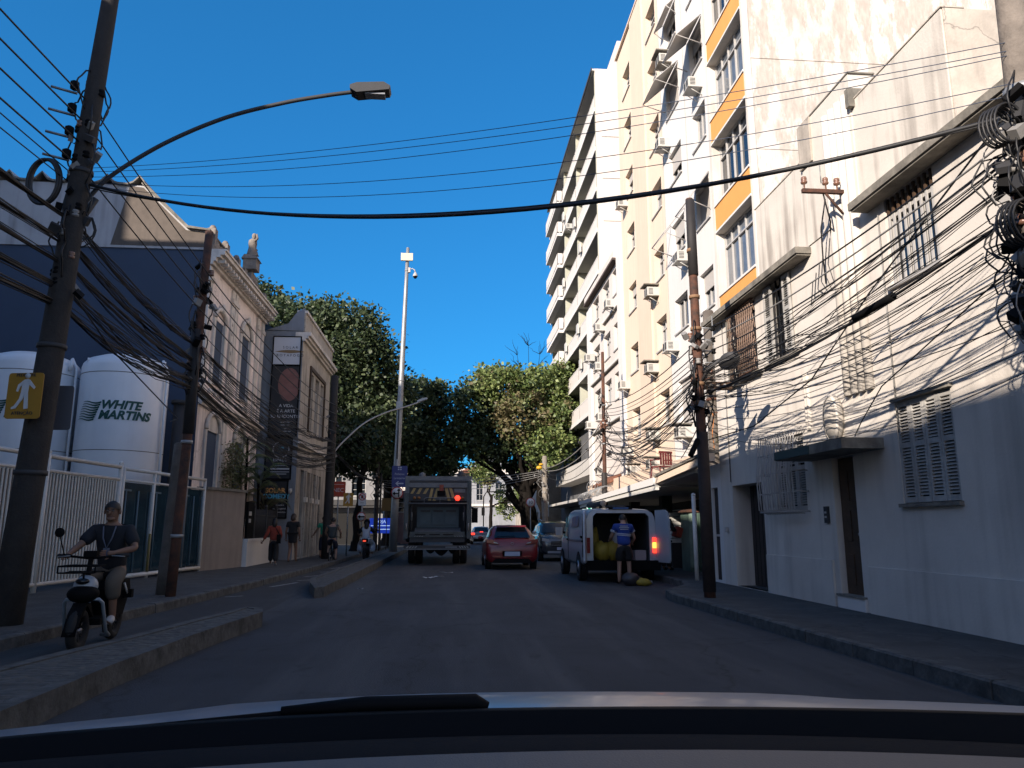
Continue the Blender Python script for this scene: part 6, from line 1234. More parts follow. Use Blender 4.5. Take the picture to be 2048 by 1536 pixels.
# red hatchback ahead
st_ = [(0.0, .70, .42, .62, None, 0), (.03, .80, .28, .80, None, 0), (.10, .845, .24, .93, None, 0), (.30, .86, .22, .97, 1.16, .60), (.62, .865, .2, .97, 1.37, .58), (1.3, .87, .2, .95, 1.44, .60), (2.1, .87, .2, .93, 1.42, .60), (2.75, .86, .2, .92, 1.15, .62), (3.1, .85, .2, .90, None, 0), (3.8, .8, .22, .78, None, 0), (4.0, .68, .3, .6, None, 0)]
RC = loftcar('car', 'red hatchback driving ahead on the right of the garbage lorry', 'car', (2.03, 24.9, 0), 0, st_, redp, .31, (.72, 3.2), .75, None)
quadglass(RC, [(-.60, .15, 1.0), (.60, .15, 1.0), (.47, .60, 1.345), (-.47, .60, 1.345)], off=(0, -.035, .02))
b = MB(); b.cbox((0, .52, 1.40), (.98, .22, .025), redp, (R(8), 0, 0)); b.box(-.12, .12, .40, .42, 1.385, 1.4, lampr); b.build('roof_spoiler', RC, world=False)
for s in (-1, 1):
    b = MB(); b.prism([(s * .42, .80), (s * .83, .86), (s * .84, .98), (s * .62, .95)], -.02, .12, lampr, 'y'); b.prism([(s * .45, .83), (s * .60, .855), (s * .62, .9), (s * .5, .87)], -.028, -.019, lampl, 'y'); b.build('tail_light', RC, world=False)
    b = MB(); b.box(s * .5 - .14, s * .5 + .14, -.02, .03, .40, .45, lampr); b.build('reflector', RC, world=False); mirror(RC, s, .84, 2.55, 1.0, redp)
b = MB(); b.box(-.25, .25, -.03, .02, .44, .58, ref_l); b.build('number_plate', RC, world=False); emblem(RC, -.03, .84)
b = MB(); b.prism([(-.66, .22), (.66, .22), (.55, .36), (-.55, .36)], -.012, .05, M['black'], 'y'); b.tube([(-.45, .0, .25), (-.45, .1, .25)], .03, rim, 8); b.build('bumper_insert', RC, world=False)
b = MB(); b.box(-.5, .5, .012, .03, .725, .735, M['black']); b.prism([(-.33, .60), (.33, .60), (.3, .40), (-.3, .40)], .0, .006, redp, 'y'); b.tube([(-.5, .1, 1.05), (.1, .13, 1.07)], .012, M['black'], 5); b.build('tailgate_seam', RC, world=False)
# dark SUV parked facing the camera
sv = [(0, .66, .45, .72, None, 0), (.05, .82, .32, .88, None, 0), (.2, .88, .28, .98, None, 0), (.95, .9, .28, 1.06, None, 0), (1.25, .9, .28, 1.08, 1.12, .72), (1.75, .9, .28, 1.07, 1.56, .62), (2.6, .9, .28, 1.05, 1.64, .64), (3.6, .9, .28, 1.05, 1.60, .62), (4.1, .88, .3, 1.02, 1.3, .6), (4.25, .84, .35, .9, None, 0)]
SV = loftcar('car', 'dark grey sport utility car parked at the right kerb in front of the white van', 'car', (4.52, 30.6, 0), 0, sv, greyp, .36, (.85, 3.45), .8, None)
quadglass(SV, [(-.72, 1.2, 1.12), (.72, 1.2, 1.12), (.56, 1.66, 1.50), (-.56, 1.66, 1.50)], name='windscreen', off=(0, -.04, .02))
for s in (-1, 1):
    b = MB(); b.prism([(s * .5, .76), (s * .83, .82), (s * .82, .94), (s * .55, .88)], -.01, .1, lampl, 'y'); b.build('headlight', SV, world=False); mirror(SV, s, .88, 1.45, 1.15, silverp)
    b = MB(); b.tube([(s * .6, 1.9, 1.62), (s * .6, 2.6, 1.7), (s * .6, 3.6, 1.66)], .02, silverp, 6); b.build('roof_rail', SV, world=False)
b = MB(); b.box(-.45, .45, -.02, .03, .60, .80, M['black']); [b.box(-.44, .44, -.03, -.019, .63 + k * .055, .645 + k * .055, rim) for k in range(3)]; b.build('grille', SV, world=False); emblem(SV, -.03, .84)
b = MB(); b.box(-.22, .22, -.03, .02, .46, .57, ref_l); b.build('number_plate', SV, world=False); b = MB(); b.box(-.6, .6, -.012, .05, .33, .42, silverp); b.build('bumper_trim', SV, world=False)
# far cars
FC = loftcar('car', 'silver-white car far ahead with glowing red brake lights beyond the red hatchback', 'car', (2.55, 62, 0), 0, st_, silverp, .31, (.72, 3.2), .75, None)
quadglass(FC, [(-.60, .15, 1.0), (.60, .15, 1.0), (.47, .60, 1.345), (-.47, .60, 1.345)], off=(0, -.035, .02))
for s in (-1, 1): b = MB(); b.box(s * .55, s * .83, -.03, .1, .78, .92, brake if s < 0 else lampr); b.build('tail_light', FC, world=False)
b = MB(); b.box(-.14, .14, .1, .2, .98, 1.03, brake); b.build('brake_light', FC, world=False); b = MB(); b.prism([(-.7, .24), (.7, .24), (.6, .45), (-.6, .45)], -.012, .05, M['black'], 'y'); b.build('bumper_insert', FC, world=False)
F2 = loftcar('car', 'dark car beyond the silver one, only its left edge beside the lorry', 'car', (.9, 66, 0), 0, st_, greyp, .31, (.72, 3.2), .75, None)
quadglass(F2, [(-.60, .15, 1.0), (.60, .15, 1.0), (.47, .60, 1.345), (-.47, .60, 1.345)], off=(0, -.035, .02))
F3 = loftcar('car', 'dark parked car under the fig tree behind the red hatchback', 'car', (4.1, 57, 0), 0, st_, greyp, .31, (.72, 3.2), .75, None)
quadglass(F3, [(-.60, .15, 1.0), (.60, .15, 1.0), (.47, .60, 1.345), (-.47, .60, 1.345)], off=(0, -.035, .02))
for s in (-1, 1): b = MB(); b.box(s * .55, s * .83, -.03, .1, .78, .92, lampr); b.build('tail_light', F3, world=False)

# white van, rear doors open
VX, VY = 4.30, 19.0
VN = thing('van', 'white delivery van with both rear doors swung open and hazard lights lit', 'van', (VX, VY, 0))
sec = [(0.0, .93, .40, 1.80), (.5, .95, .38, 1.84), (2.6, .95, .38, 1.86), (3.0, .94, .38, 1.84), (3.75, .92, .38, 1.30), (4.3, .88, .4, 1.02), (4.55, .74, .42, .86)]
b = MB(); rings = []
for (y, w, zb, zt) in sec:
    g = max(0, min(1, (zt - 1.0) / .8)); half = [(0, zb), (w * .9, zb), (w, zb + .1), (w, zb + (zt - zb) * .35), (w * (1 - .015 * g), zb + (zt - zb) * .6), (w * (1 - .07 * g), zb + (zt - zb) * .86), (w * (1 - .13 * g), zt - .08), (w * (1 - .22 * g), zt - .02), (0, zt + .015)]
    rings.append([(x, y, z) for x, z in half] + [(-x, y, z) for x, z in reversed(half[1:-1])])
n = len(rings[0]); vs = [p for r in rings for p in r]; fs = [(i * n + j, i * n + (j + 1) % n, (i + 1) * n + (j + 1) % n, (i + 1) * n + j) for i in range(len(rings) - 1) for j in range(n)] + [tuple(reversed(range((len(rings) - 1) * n, len(rings) * n)))]
b.add(vs, fs, vanp, True)
# rear frame ring: outer ring to rounded opening
op = []
for (sx, sz, a0) in ((1, 1, 0), (-1, 1, 90), (-1, -1, 180), (1, -1, 270)):
    for k in range(4): a = R(a0 + k * 30); op.append((sx * .62 + .1 * math.cos(a), 1.08 + sz * .53 + .1 * math.sin(a)))
out = [(x, z) for x, y, z in rings[0]]
def ang(p): return math.atan2(p[1] - 1.08, p[0])
N_ = 48
def sample(poly, a):
    d = (math.cos(a), math.sin(a)); best = None
    for p, q in zip(poly, poly[1:] + poly[:1]):
        ex, ez = q[0] - p[0], q[1] - p[1]; px, pz = p[0], p[1] - 1.08; den = d[0] * ez - d[1] * ex
        if abs(den) < 1e-9: continue
        t_ = (px * ez - pz * ex) / den; u_ = (px * d[1] - pz * d[0]) / den
        if t_ > 0 and -1e-6 <= u_ <= 1 + 1e-6 and (best is None or t_ > best): best = t_
    return (d[0] * best, 1.08 + d[1] * best)
so_ = [sample(out, 2 * math.pi * k / N_) for k in range(N_)]; si_ = [sample(op, 2 * math.pi * k / N_) for k in range(N_)]
b.add([(x, 0, z) for x, z in so_] + [(x, -.012, z) for x, z in si_], [(k, (k + 1) % N_, N_ + (k + 1) % N_, N_ + k) for k in range(N_)], vanp, False)
b.build('body', VN, world=False, fix=False)
b = MB(); b.add([(x, -.012, z) for x, z in si_] + [(x * .97, .12, z) for x, z in si_] + [(x * 1.05, .16, 1.08 + (z - 1.08) * 1.02) for x, z in si_] + [(x * 1.05, 2.3, 1.08 + (z - 1.08) * 1.02) for x, z in si_], [(k + N_ * r, (k + 1) % N_ + N_ * r, N_ * (r + 1) + (k + 1) % N_, N_ * (r + 1) + k) for k in range(N_) for r in range(3)] + [tuple(range(3 * N_, 4 * N_))], mat('van_interior', (.06, .062, .07), .8)); b.build('cargo_bay', VN, world=False, fix=False)
b = MB(); b.ell((.28, .6, 1.32), (.07, .02, .22), mat('van_window_light', (.55, .5, .42), .6), 12, 8); b.build('bulkhead_window', VN, world=False)
b = MB(); b.prism([(-.95, .30), (.95, .30), (.97, .50), (.9, .54), (-.9, .54), (-.97, .50)], -.14, .02, M['black'], 'y'); b.build('rear_bumper', VN, world=False)
for s in (-1, 1):
    lit = s > 0
    b = MB(); b.box(s * .80, s * .935, -.05, .02, .72, .84, brake if lit else lampr); b.box(s * .80, s * .935, -.05, .02, .98, 1.1, brake if lit else lampr); b.box(s * .80, s * .935, -.045, .02, .841, .979, ind if lit else lampr); b.build('tail_light', VN, world=False)
    b = MB()
    hx = s * .90; d = Vector((math.sin(R(12)) * s, -math.cos(R(12)), 0)) if s > 0 else Vector((-math.sin(R(14)), -math.cos(R(14)), 0)); q = Vector((d.y, -d.x, 0)) * .045
    prof = [(0, .50), (.66, .50), (.70, .56), (.70, 1.5), (.62, 1.72), (.5, 1.78), (0, 1.78)]
    for sg in (1, -1): pass
    A_ = [Vector((hx, -.02, 0)) + d * p[0] + Vector((0, 0, p[1])) for p in prof]; k_ = len(A_)
    b.add([tuple(v + q * .5) for v in A_] + [tuple(v - q * .5) for v in A_], [tuple(range(k_)), tuple(reversed(range(k_, 2 * k_)))] + [(i, (i + 1) % k_, k_ + (i + 1) % k_, k_ + i) for i in range(k_)], vanp); dr = b.build('rear_door', VN, world=False)
    b = MB(); c_ = Vector((hx, -.02, 0)) + d * .36
    for z0, z1, w_ in ((1.15, 1.62, .22), (.62, .95, .24)): A2 = [c_ + d * u + Vector((0, 0, z)) - q * s * .62 for u, z in ((-w_, z0), (w_, z0), (w_, z1), (-w_, z1))]; b.add([tuple(v) for v in A2], [(0, 1, 2, 3)], M['dgrey'] if z0 < 1 or s < 0 else silverp)
    b.build('door_lining', dr, world=False)
    b = MB(); b.tube([tuple(Vector((hx, -.02, 1.02)) + d * .62 - q * s), tuple(Vector((hx, -.02, 1.02)) + d * .68 - q * s)], .03, M['black'], 6); b.build('latch', dr, world=False)
    for y in (.85, 3.75): k = MB(); k.lathe([(0, 0), (.38, 0), (.38, .014), (0, .014)], M['black'], c=(s * .945 - .007, y, .36), n=24, axis='x'); k.build('wheel_arch', VN, world=False); wheel(VN, s * .86, y, .33, .22, side=s)
    b = MB(); b.box(s * 1.0, s * 1.2, 3.3, 3.38, 1.12, 1.36, M['black'] if s > 0 else silverp); b.box(s * .93, s * 1.05, 3.33, 3.36, 1.18, 1.24, M['black']); b.build('mirror', VN, world=False)
    b = MB(); b.add([(s * .965, 2.6, 1.12), (s * .965, 3.35, 1.08), (s * .925, 2.98, 1.62), (s * .925, 2.6, 1.68)], [(0, 1, 2, 3)], cg); b.build('side_window', VN, world=False)
b = MB(); b.box(-.3, .3, -.03, .05, 1.80, 1.855, M['black']); b.box(-.2, .2, -.04, -.03, 1.81, 1.85, mat('blue_sticker', (.05, .15, .4), .5)); b.build('brake_light_housing', VN, world=False)
b = MB()
for (y0, y1, z) in ((.15, 2.5, 1.02), (.15, 2.5, .99)): b.box(-.966, -.955, y0, y1, z, z + .008, M['dgrey'])
b.box(-.966, -.95, .14, .15, .6, 1.7, M['dgrey']); b.box(-.966, -.95, 2.52, 2.53, .5, 1.7, M['dgrey']); b.box(-.975, -.95, .25, .42, 1.08, 1.14, M['black']); b.box(-.975, -.95, 2.58, 2.75, 1.0, 1.05, M['black']); b.box(-.965, -.95, .12, .2, .62, .9, M['dgrey']); b.build('panel_seam', VN, world=False)
b = MB(); b.add([(-.948, .9, 1.38), (-.948, 2.0, 1.36), (-.915, 2.0, 1.62), (-.915, .9, 1.66)], [(0, 1, 2, 3)], mat('van_sticker', (.42, .24, .2), .5, noise=.5, scale=4, col2=(.12, .2, .4))); b.build('side_sticker', VN, world=False)
bg_y = mat('yellow_sack', (.42, .30, .03), .7, noise=.2, scale=6); bg_w = mat('white_sack', (.45, .45, .45), .7, noise=.2, scale=6)
def sack(lab, c, r, m, cat='sack', name='sack', n=14, k=10, group=None):
    b = MB(); b.ell((0, 0, r[2] * .92), r, m, n, k); b.v = [(x * (1 + .18 * mnoise.noise(Vector((x * 7, y * 7, z * 7 + c[0])))), y * (1 + .18 * mnoise.noise(Vector((x * 6 + 3, y * 7, z * 7)))), max(0, z * (1 + .22 * mnoise.noise(Vector((x * 9, y * 5, z * 5 + 9)))))) for x, y, z in b.v]
    o = b.build(name); o.location = c; return tag(o, lab, cat, group)
sack('big yellow sack at the left of the open van load bay', (VX - .42, VY + .35, .52), (.24, .22, .26), bg_y); sack('second yellow sack with orange print beside the workman in the van', (VX - .14, VY + .3, .52), (.2, .2, .27), bg_y); sack('white sack lying on top between the yellow sacks in the van', (VX + .02, VY + .45, .56), (.2, .2, .34), bg_w); sack('tall dull yellow sack standing deeper behind the left door edge', (VX - .5, VY + .9, .52), (.12, .15, .42), bg_y)
sack('yellow plastic bag lying on the road at the workman feet', (4.55, 17.9, .0), (.2, .16, .09), bg_y, 'bag', 'bag'); sack('dark bulging rubbish bag on the road behind the workman', (4.28, 18.0, .0), (.24, .2, .16), mat('dark_bag', (.05, .045, .05), .5), 'bag', 'bag'); sack('crumpled grey plastic beside the yellow bag at the kerb', (4.75, 18.3, .0), (.14, .1, .06), mat('grey_bag', (.3, .3, .32), .5), 'bag', 'bag')
b = MB(); b.box(VX + .38, VX + .66, VY + .12, VY + .5, .54, .78, mat('pink_box', (.45, .36, .38), .8)); tag(b.build('box'), 'pale pinkish carton at the right of the van load bay', 'box')
t = thing('ladder_pipe', 'tube with pale end cap and blue wrap tied on the van roof', 'roof load', (VX - .25, VY + .3, 1.87)); b = MB(); b.tube([(-.15, -.1, .09), (-.1, 2.2, .09)], .07, M['dgrey'], 10); b.build('tube', t, world=False); b = MB(); b.ell((-.15, -.12, .09), (.08, .06, .08), mat('pale_cap', (.6, .45, .33), .6), 10, 8); b.build('end_cap', t, world=False); b = MB(); b.box(.0, .5, .2, .4, .0, .05, M['dgrey']); b.build('strap', t, world=False)

# garbage lorry
GX, GY = -.46, 28.0
GT = thing('garbage_truck', 'large dirty grey-green garbage lorry seen from behind with striped tailgate', 'garbage truck', (GX, GY, 0))
tg_ = mat('truck_grey', (.085, .10, .10), .6, noise=.4, scale=3, streak=.4, stcol=(.03, .028, .025)); tb = mat('truck_blue_grey', (.06, .10, .12), .55, noise=.35, scale=3); tw = mat('truck_edge', (.20, .21, .22), .6, noise=.3, scale=5)
yel = mat('stripe_yellow', (.50, .34, .12), .6, noise=.3, scale=8); wh_ = mat('stripe_white', (.38, .38, .36), .6, noise=.4, scale=9)
W2 = 1.19
b = MB(); b.prism([(0.05, .95), (1.6, .8), (1.6, 3.2), (.35, 3.2), (.15, 3.1)], -W2, -W2 + .12, tg_, 'x'); b.prism([(0.05, .95), (1.6, .8), (1.6, 3.2), (.35, 3.2), (.15, 3.1)], W2 - .12, W2, tg_, 'x')
b.box(-W2, W2, 1.6, 6.0, .85, 3.15, tg_); b.box(-W2 + .02, W2 - .02, 1.55, 1.62, 1.0, 3.1, M['dgrey']); b.build('hopper_body', GT, world=False)
b = MB(); b.box(-1.05, 1.05, 6.5, 8.2, .75, 2.75, tw); b.build('cab', GT, world=False)
b = MB(); b.box(-W2 - .02, W2 + .02, .12, .34, 3.06, 3.22, tw); b.box(-W2 - .02, -W2 + .13, .1, .3, 2.6, 3.06, tw); b.box(W2 - .05, W2 + .05, .1, .3, 1.0, 3.06, tg_); b.box(-W2 - .04, -W2 + .04, .1, .3, .9, 2.6, tg_); b.box(-1.05, 1.05, .09, .12, 2.98, 3.04, M['dgrey']); b.box(-1.06, 1.08, .06, .3, 2.8, 2.97, tw); b.build('tailgate_frame', GT, world=False)
b = MB(); b.box(-1.07, 1.07, .12, .4, 2.32, 2.8, M['dgrey']); b.build('stripe_board', GT, world=False)
b = MB(); y0 = .105
for x, sk, w, z0, z1 in ((-1.02, .12, .1, 2.57, 2.78), (-.8, .12, .11, 2.57, 2.78), (-.56, .12, .11, 2.57, 2.78), (-.36, .1, .1, 2.32, 2.78), (-.2, .14, .12, 2.32, 2.78), (.36, -.12, .11, 2.32, 2.78), (.52, -.12, .11, 2.4, 2.78)): b.prism([(x, z0), (x + w, z0), (x + w + sk, z1), (x + sk, z1)], y0, y0 + .01, yel, 'y')
b.build('warning_stripes', GT, world=False)
b = MB(); b.box(.05, .2, .02, .12, 2.68, 2.9, mat('dull_red', (.3, .05, .02), .6)); b.box(-.03, .26, .06, .12, 2.5, 2.68, M['black']); b.box(-.12, .32, .08, .12, 2.36, 2.44, tw); b.box(.6, 1.0, .1, .12, 2.62, 2.76, tw); b.build('camera_housing', GT, world=False)
b = MB(); b.lathe([(0, 0), (.09, 0), (.1, .03), (.1, .08)], brake, c=(.72, .03, 2.42), n=18, axis='y'); b.build('brake_light', GT, world=False)
for x, m_ in ((.9, mat('dull_amber', (.25, .1, .02), .5)), (-.86, MATS['dull_amber']), (-.7, MATS['dull_amber'])): b = MB(); b.lathe([(0, 0), (.055, 0), (.06, .05)], m_, c=(x, .06, 2.42), n=14, axis='y'); b.build('marker_light', GT, world=False)
b = MB(); b.tube([(-1.08, .1, 2.22), (1.08, .1, 2.22)], .022, tw, 8)
b.tube([(-.5, .1, 2.22), (-.5, .06, 2.38), (-.44, .06, 2.42), (.58, .06, 2.42), (.64, .06, 2.38), (.64, .1, 2.22)], .016, tw, 6); b.tube([(.07, .1, 2.22), (.07, .06, 2.42)], .014, tw, 6); b.build('grab_rail', GT, world=False)
b = MB(); b.box(-.78, .78, .75, .8, 1.35, 2.1, tb)
for x in (-.68, -.2, .28): b.box(x, x + .42, .70, .749, 1.45, 2.0, tb); b.box(x + .03, x + .39, .69, .699, 1.92, 1.99, M['dgrey'])
b.prism([(.3, 1.05), (.9, 1.28), (.9, 1.34), (.3, 1.12)], -.85, .85, tw, 'x'); b.cbox((0, .5, 1.1), (1.75, .5, .05), tg_, (R(18), 0, 0)); b.build('packer_blade', GT, world=False)
b = MB(); b.box(-1.0, 1.0, .05, .35, .82, 1.0, M['dgrey']); b.box(-1.02, 1.02, .0, .2, 1.0, 1.06, tg_)
for x in (-.62, -.1, .4): b.box(x - .19, x + .19, .03, .049, 1.06 + .02, 1.12, M['dark'])
b.box(-1.0, 1.0, .1, .4, 1.06, 1.2, tg_); b.build('loading_sill', GT, world=False)
b = MB()
for k in range(4): b.prism([(-.85 + k * .09, 1.02), (-.81 + k * .09, 1.02), (-.77 + k * .09, 1.05), (-.81 + k * .09, 1.05)], -.01, -.001, wh_, 'y'); b.prism([(.6 + k * .09, 1.05), (.64 + k * .09, 1.05), (.68 + k * .09, 1.02), (.64 + k * .09, 1.02)], -.01, -.001, wh_, 'y')
for k in range(4): b.prism([(-1.12 + k * .1, .62), (-1.06 + k * .1, .62), (-1.0 + k * .1, .69), (-1.06 + k * .1, .69)], -.16, -.151, wh_, 'y'); b.prism([(.78 + k * .09, .69), (.83 + k * .09, .69), (.88 + k * .09, .62), (.83 + k * .09, .62)], -.16, -.151, wh_, 'y')
b.box(.3, .72, -.16, -.151, .62, .68, tw); b.build('reflective_marking', GT, world=False)
b = MB(); b.box(-1.2, 1.2, -.15, .3, .60, .71, M['dgrey']); b.box(-1.22, 1.22, -.17, .3, .56, .60, tw); b.build('rear_step', GT, world=False)
b = MB()
for x0, x1, d_ in ((-.42, -.05, .14), (-.12, .42, .22), (.4, .7, .15)): b.prism([(x0 + (x1 - x0) * k / 8, .56 - d_ * math.sin(math.pi * k / 8)) for k in range(9)], .05, .35, M['black'], 'y')
b.build('hose', GT, world=False)
for s in (-1, 1):
    for xx in (.98, .70): wheel(GT, s * xx, 1.6, .48, .26, side=s)
    wheel(GT, s * .95, 6.9, .48, .28, side=s)
    b = MB(); b.tube([(s * 1.0, .45, 2.15), (s * .98, .5, 1.1)], .05, M['dgrey'], 8); b.tube([(s * .95, .3, 1.9), (s * .95, .3, 1.6)], .02, wh_, 6); b.tube([(s * 1.13, .0, 1.5), (s * 1.13, .0, 1.25)], .025, wh_, 6); b.tube([(s * 1.02, -.02, .5), (s * 1.02, -.02, .3)] if 0 else [(s * .84, 1.0, .5), (s * .84, 1.0, .3)], .02, wh_, 6); b.build('hydraulic_ram', GT, world=False)
    b = MB(); b.box(s * 1.22, s * 1.42, 5.6, 5.7, 2.0, 2.4, M['black']) if s < 0 else b.cbox((1.38, .8, 1.8), (.22, .5, .55), M['black']); b.tube([(s * 1.1, .6, 2.1), (s * 1.4, .7, 2.05)], .03, M['black'], 6); b.build('side_fitting', GT, world=False)
b = MB(); b.lathe([(.16, 0), (.16, .12), (.05, .2), (0, .2)], M['dgrey'], c=(.86, .4, 3.22), n=12); b.lathe([(.12, 0), (.13, .1), (.02, .16)], tw, c=(-.6, .4, 3.22), n=12); b.tube([(-.6, .4, 3.3), (-.3, .3, 3.25), (0, .25, 3.24)], .02, M['black'], 5); b.build('beacon', GT, world=False)
b = MB(); b.ell((.88, .35, 3.3), (.04, .04, .03), mat('beacon_amber', (.5, .3, .1), .4), 8, 6); b.build('beacon_lens', GT, world=False)

# ================================================================= THE CAR THE VIEW IS TAKEN FROM
OC = thing('car', 'white bonnet, black wiper and dark dashboard of the car along the bottom edge', 'car', (0, 0, 0))
hood = mat('bonnet_paint', (.24, .265, .31), .38, coat=.25)
b = MB(); ny, nx = 16, 28; vs = []
prof = [(1.02, 1.03), (1.1, 1.054), (1.2, 1.066), (1.3, 1.071), (1.40, 1.064), (1.5, 1.044), (1.62, 1.012), (1.8, .96), (2.0, .90), (2.2, .82), (2.4, .72), (2.45, .5), (2.44, .3)]
for (y, z) in prof:
    for i in range(nx + 1):
        u = -1 + 2 * i / nx; x = .05 + u * (1.16 - .1 * max(0, y - 1.7)); dz = (-.062 * u * u if u < 0 else -.022 * u * u) - (.006 * min(1, max(0, (abs(u - .05) - .42) * 12))); vs.append((x, y - .12 * u * u, z + dz))
b.add(vs, [(i * (nx + 1) + j, i * (nx + 1) + j + 1, (i + 1) * (nx + 1) + j + 1, (i + 1) * (nx + 1) + j) for i in range(len(prof) - 1) for j in range(nx)], hood, True); b.build('bonnet', OC)
b = MB(); N2 = 24
vs = []
for (y, z) in ((.93, 1.105), (.95, 1.135), (.975, 1.133), (1.0, 1.10), (1.04, 1.03)):
    for i in range(N2 + 1): u = -1 + 2 * i / N2; vs.append((.05 + u * 1.0, y - .10 * u * u, z - (.045 if u < 0 else .018) * u * u))
b.add(vs, [(i * (N2 + 1) + j, i * (N2 + 1) + j + 1, (i + 1) * (N2 + 1) + j + 1, (i + 1) * (N2 + 1) + j) for i in range(4) for j in range(N2)], M['black'], True); b.build('cowl', OC)
b = MB(); b.tube([(-.20, .985, 1.131), (-.10, .99, 1.137), (.035, .99, 1.137), (.05, .99, 1.131)], [.006, .009, .010, .006], M['black'], 8); b.tube([(-.75, .93, 1.085), (-.4, .975, 1.115), (-.18, .985, 1.13)], .004, M['black'], 6); b.build('wiper', OC)
dashm = mat('dashboard_plastic', (.15, .13, .12), .62, bump=.15, bscale=400); dash2 = mat('dashboard_upper', (.014, .015, .018), .9, bump=.1, bscale=400, spec=.1)
b = MB(); vs = []; pr = [(.935, 1.10), (.91, 1.118), (.88, 1.122), (.84, 1.122), (.81, 1.119)]
for (y, z) in pr:
    for i in range(N2 + 1): u = -1 + 2 * i / N2; vs.append((.05 + u * .95, y - .09 * u * u, z - .03 * u * u))
b.add(vs, [(i * (N2 + 1) + j, i * (N2 + 1) + j + 1, (i + 1) * (N2 + 1) + j + 1, (i + 1) * (N2 + 1) + j) for i in range(len(pr) - 1) for j in range(N2)], dash2, True); b.build('windscreen_ledge', OC)
b = MB(); vs = []; pr = [(.818, 1.116), (.812, 1.127), (.79, 1.133), (.6, 1.13), (.4, 1.09), (.34, 1.0), (.33, .7)]
for (y, z) in pr:
    for i in range(N2 + 1): u = -1 + 2 * i / N2; vs.append((.05 + u * .85, y - .09 * u * u + .014 * u * (y > .7), z - .025 * u * u))
b.add(vs, [(i * (N2 + 1) + j, i * (N2 + 1) + j + 1, (i + 1) * (N2 + 1) + j + 1, (i + 1) * (N2 + 1) + j) for i in range(len(pr) - 1) for j in range(N2)], dashm, True); b.build('dashboard', OC)
# ================================================================= PEOPLE
def skin_mesh(name, pts, edges, m, parent, sub=2, root=0):
    """one continuous skin grown over a jointed skeleton"""
    me = bpy.data.meshes.new(name); me.from_pydata([tuple(p[0]) for p in pts], edges, []); o = bpy.data.objects.new(name, me); COL.objects.link(o)
    sk = o.modifiers.new('skin', 'SKIN'); sk.use_smooth_shade = True
    for i, p in enumerate(pts): r = p[1]; r = r if isinstance(r, tuple) else (r, r); me.skin_vertices[0].data[i].radius = r; me.skin_vertices[0].data[i].use_root = (i == root)
    sb = o.modifiers.new('sub', 'SUBSURF'); sb.levels = sub; sb.render_levels = sub
    bpy.context.view_layer.update(); ev = o.evaluated_get(bpy.context.evaluated_depsgraph_get()); nm = bpy.data.meshes.new_from_object(ev); bpy.data.objects.remove(o); bpy.data.meshes.remove(me)
    nm.materials.clear(); nm.materials.append(m)
    for p in nm.polygons: p.use_smooth = True; p.material_index = 0
    r_ = bpy.data.objects.new(name, nm); COL.objects.link(r_); r_.parent = parent; return r_
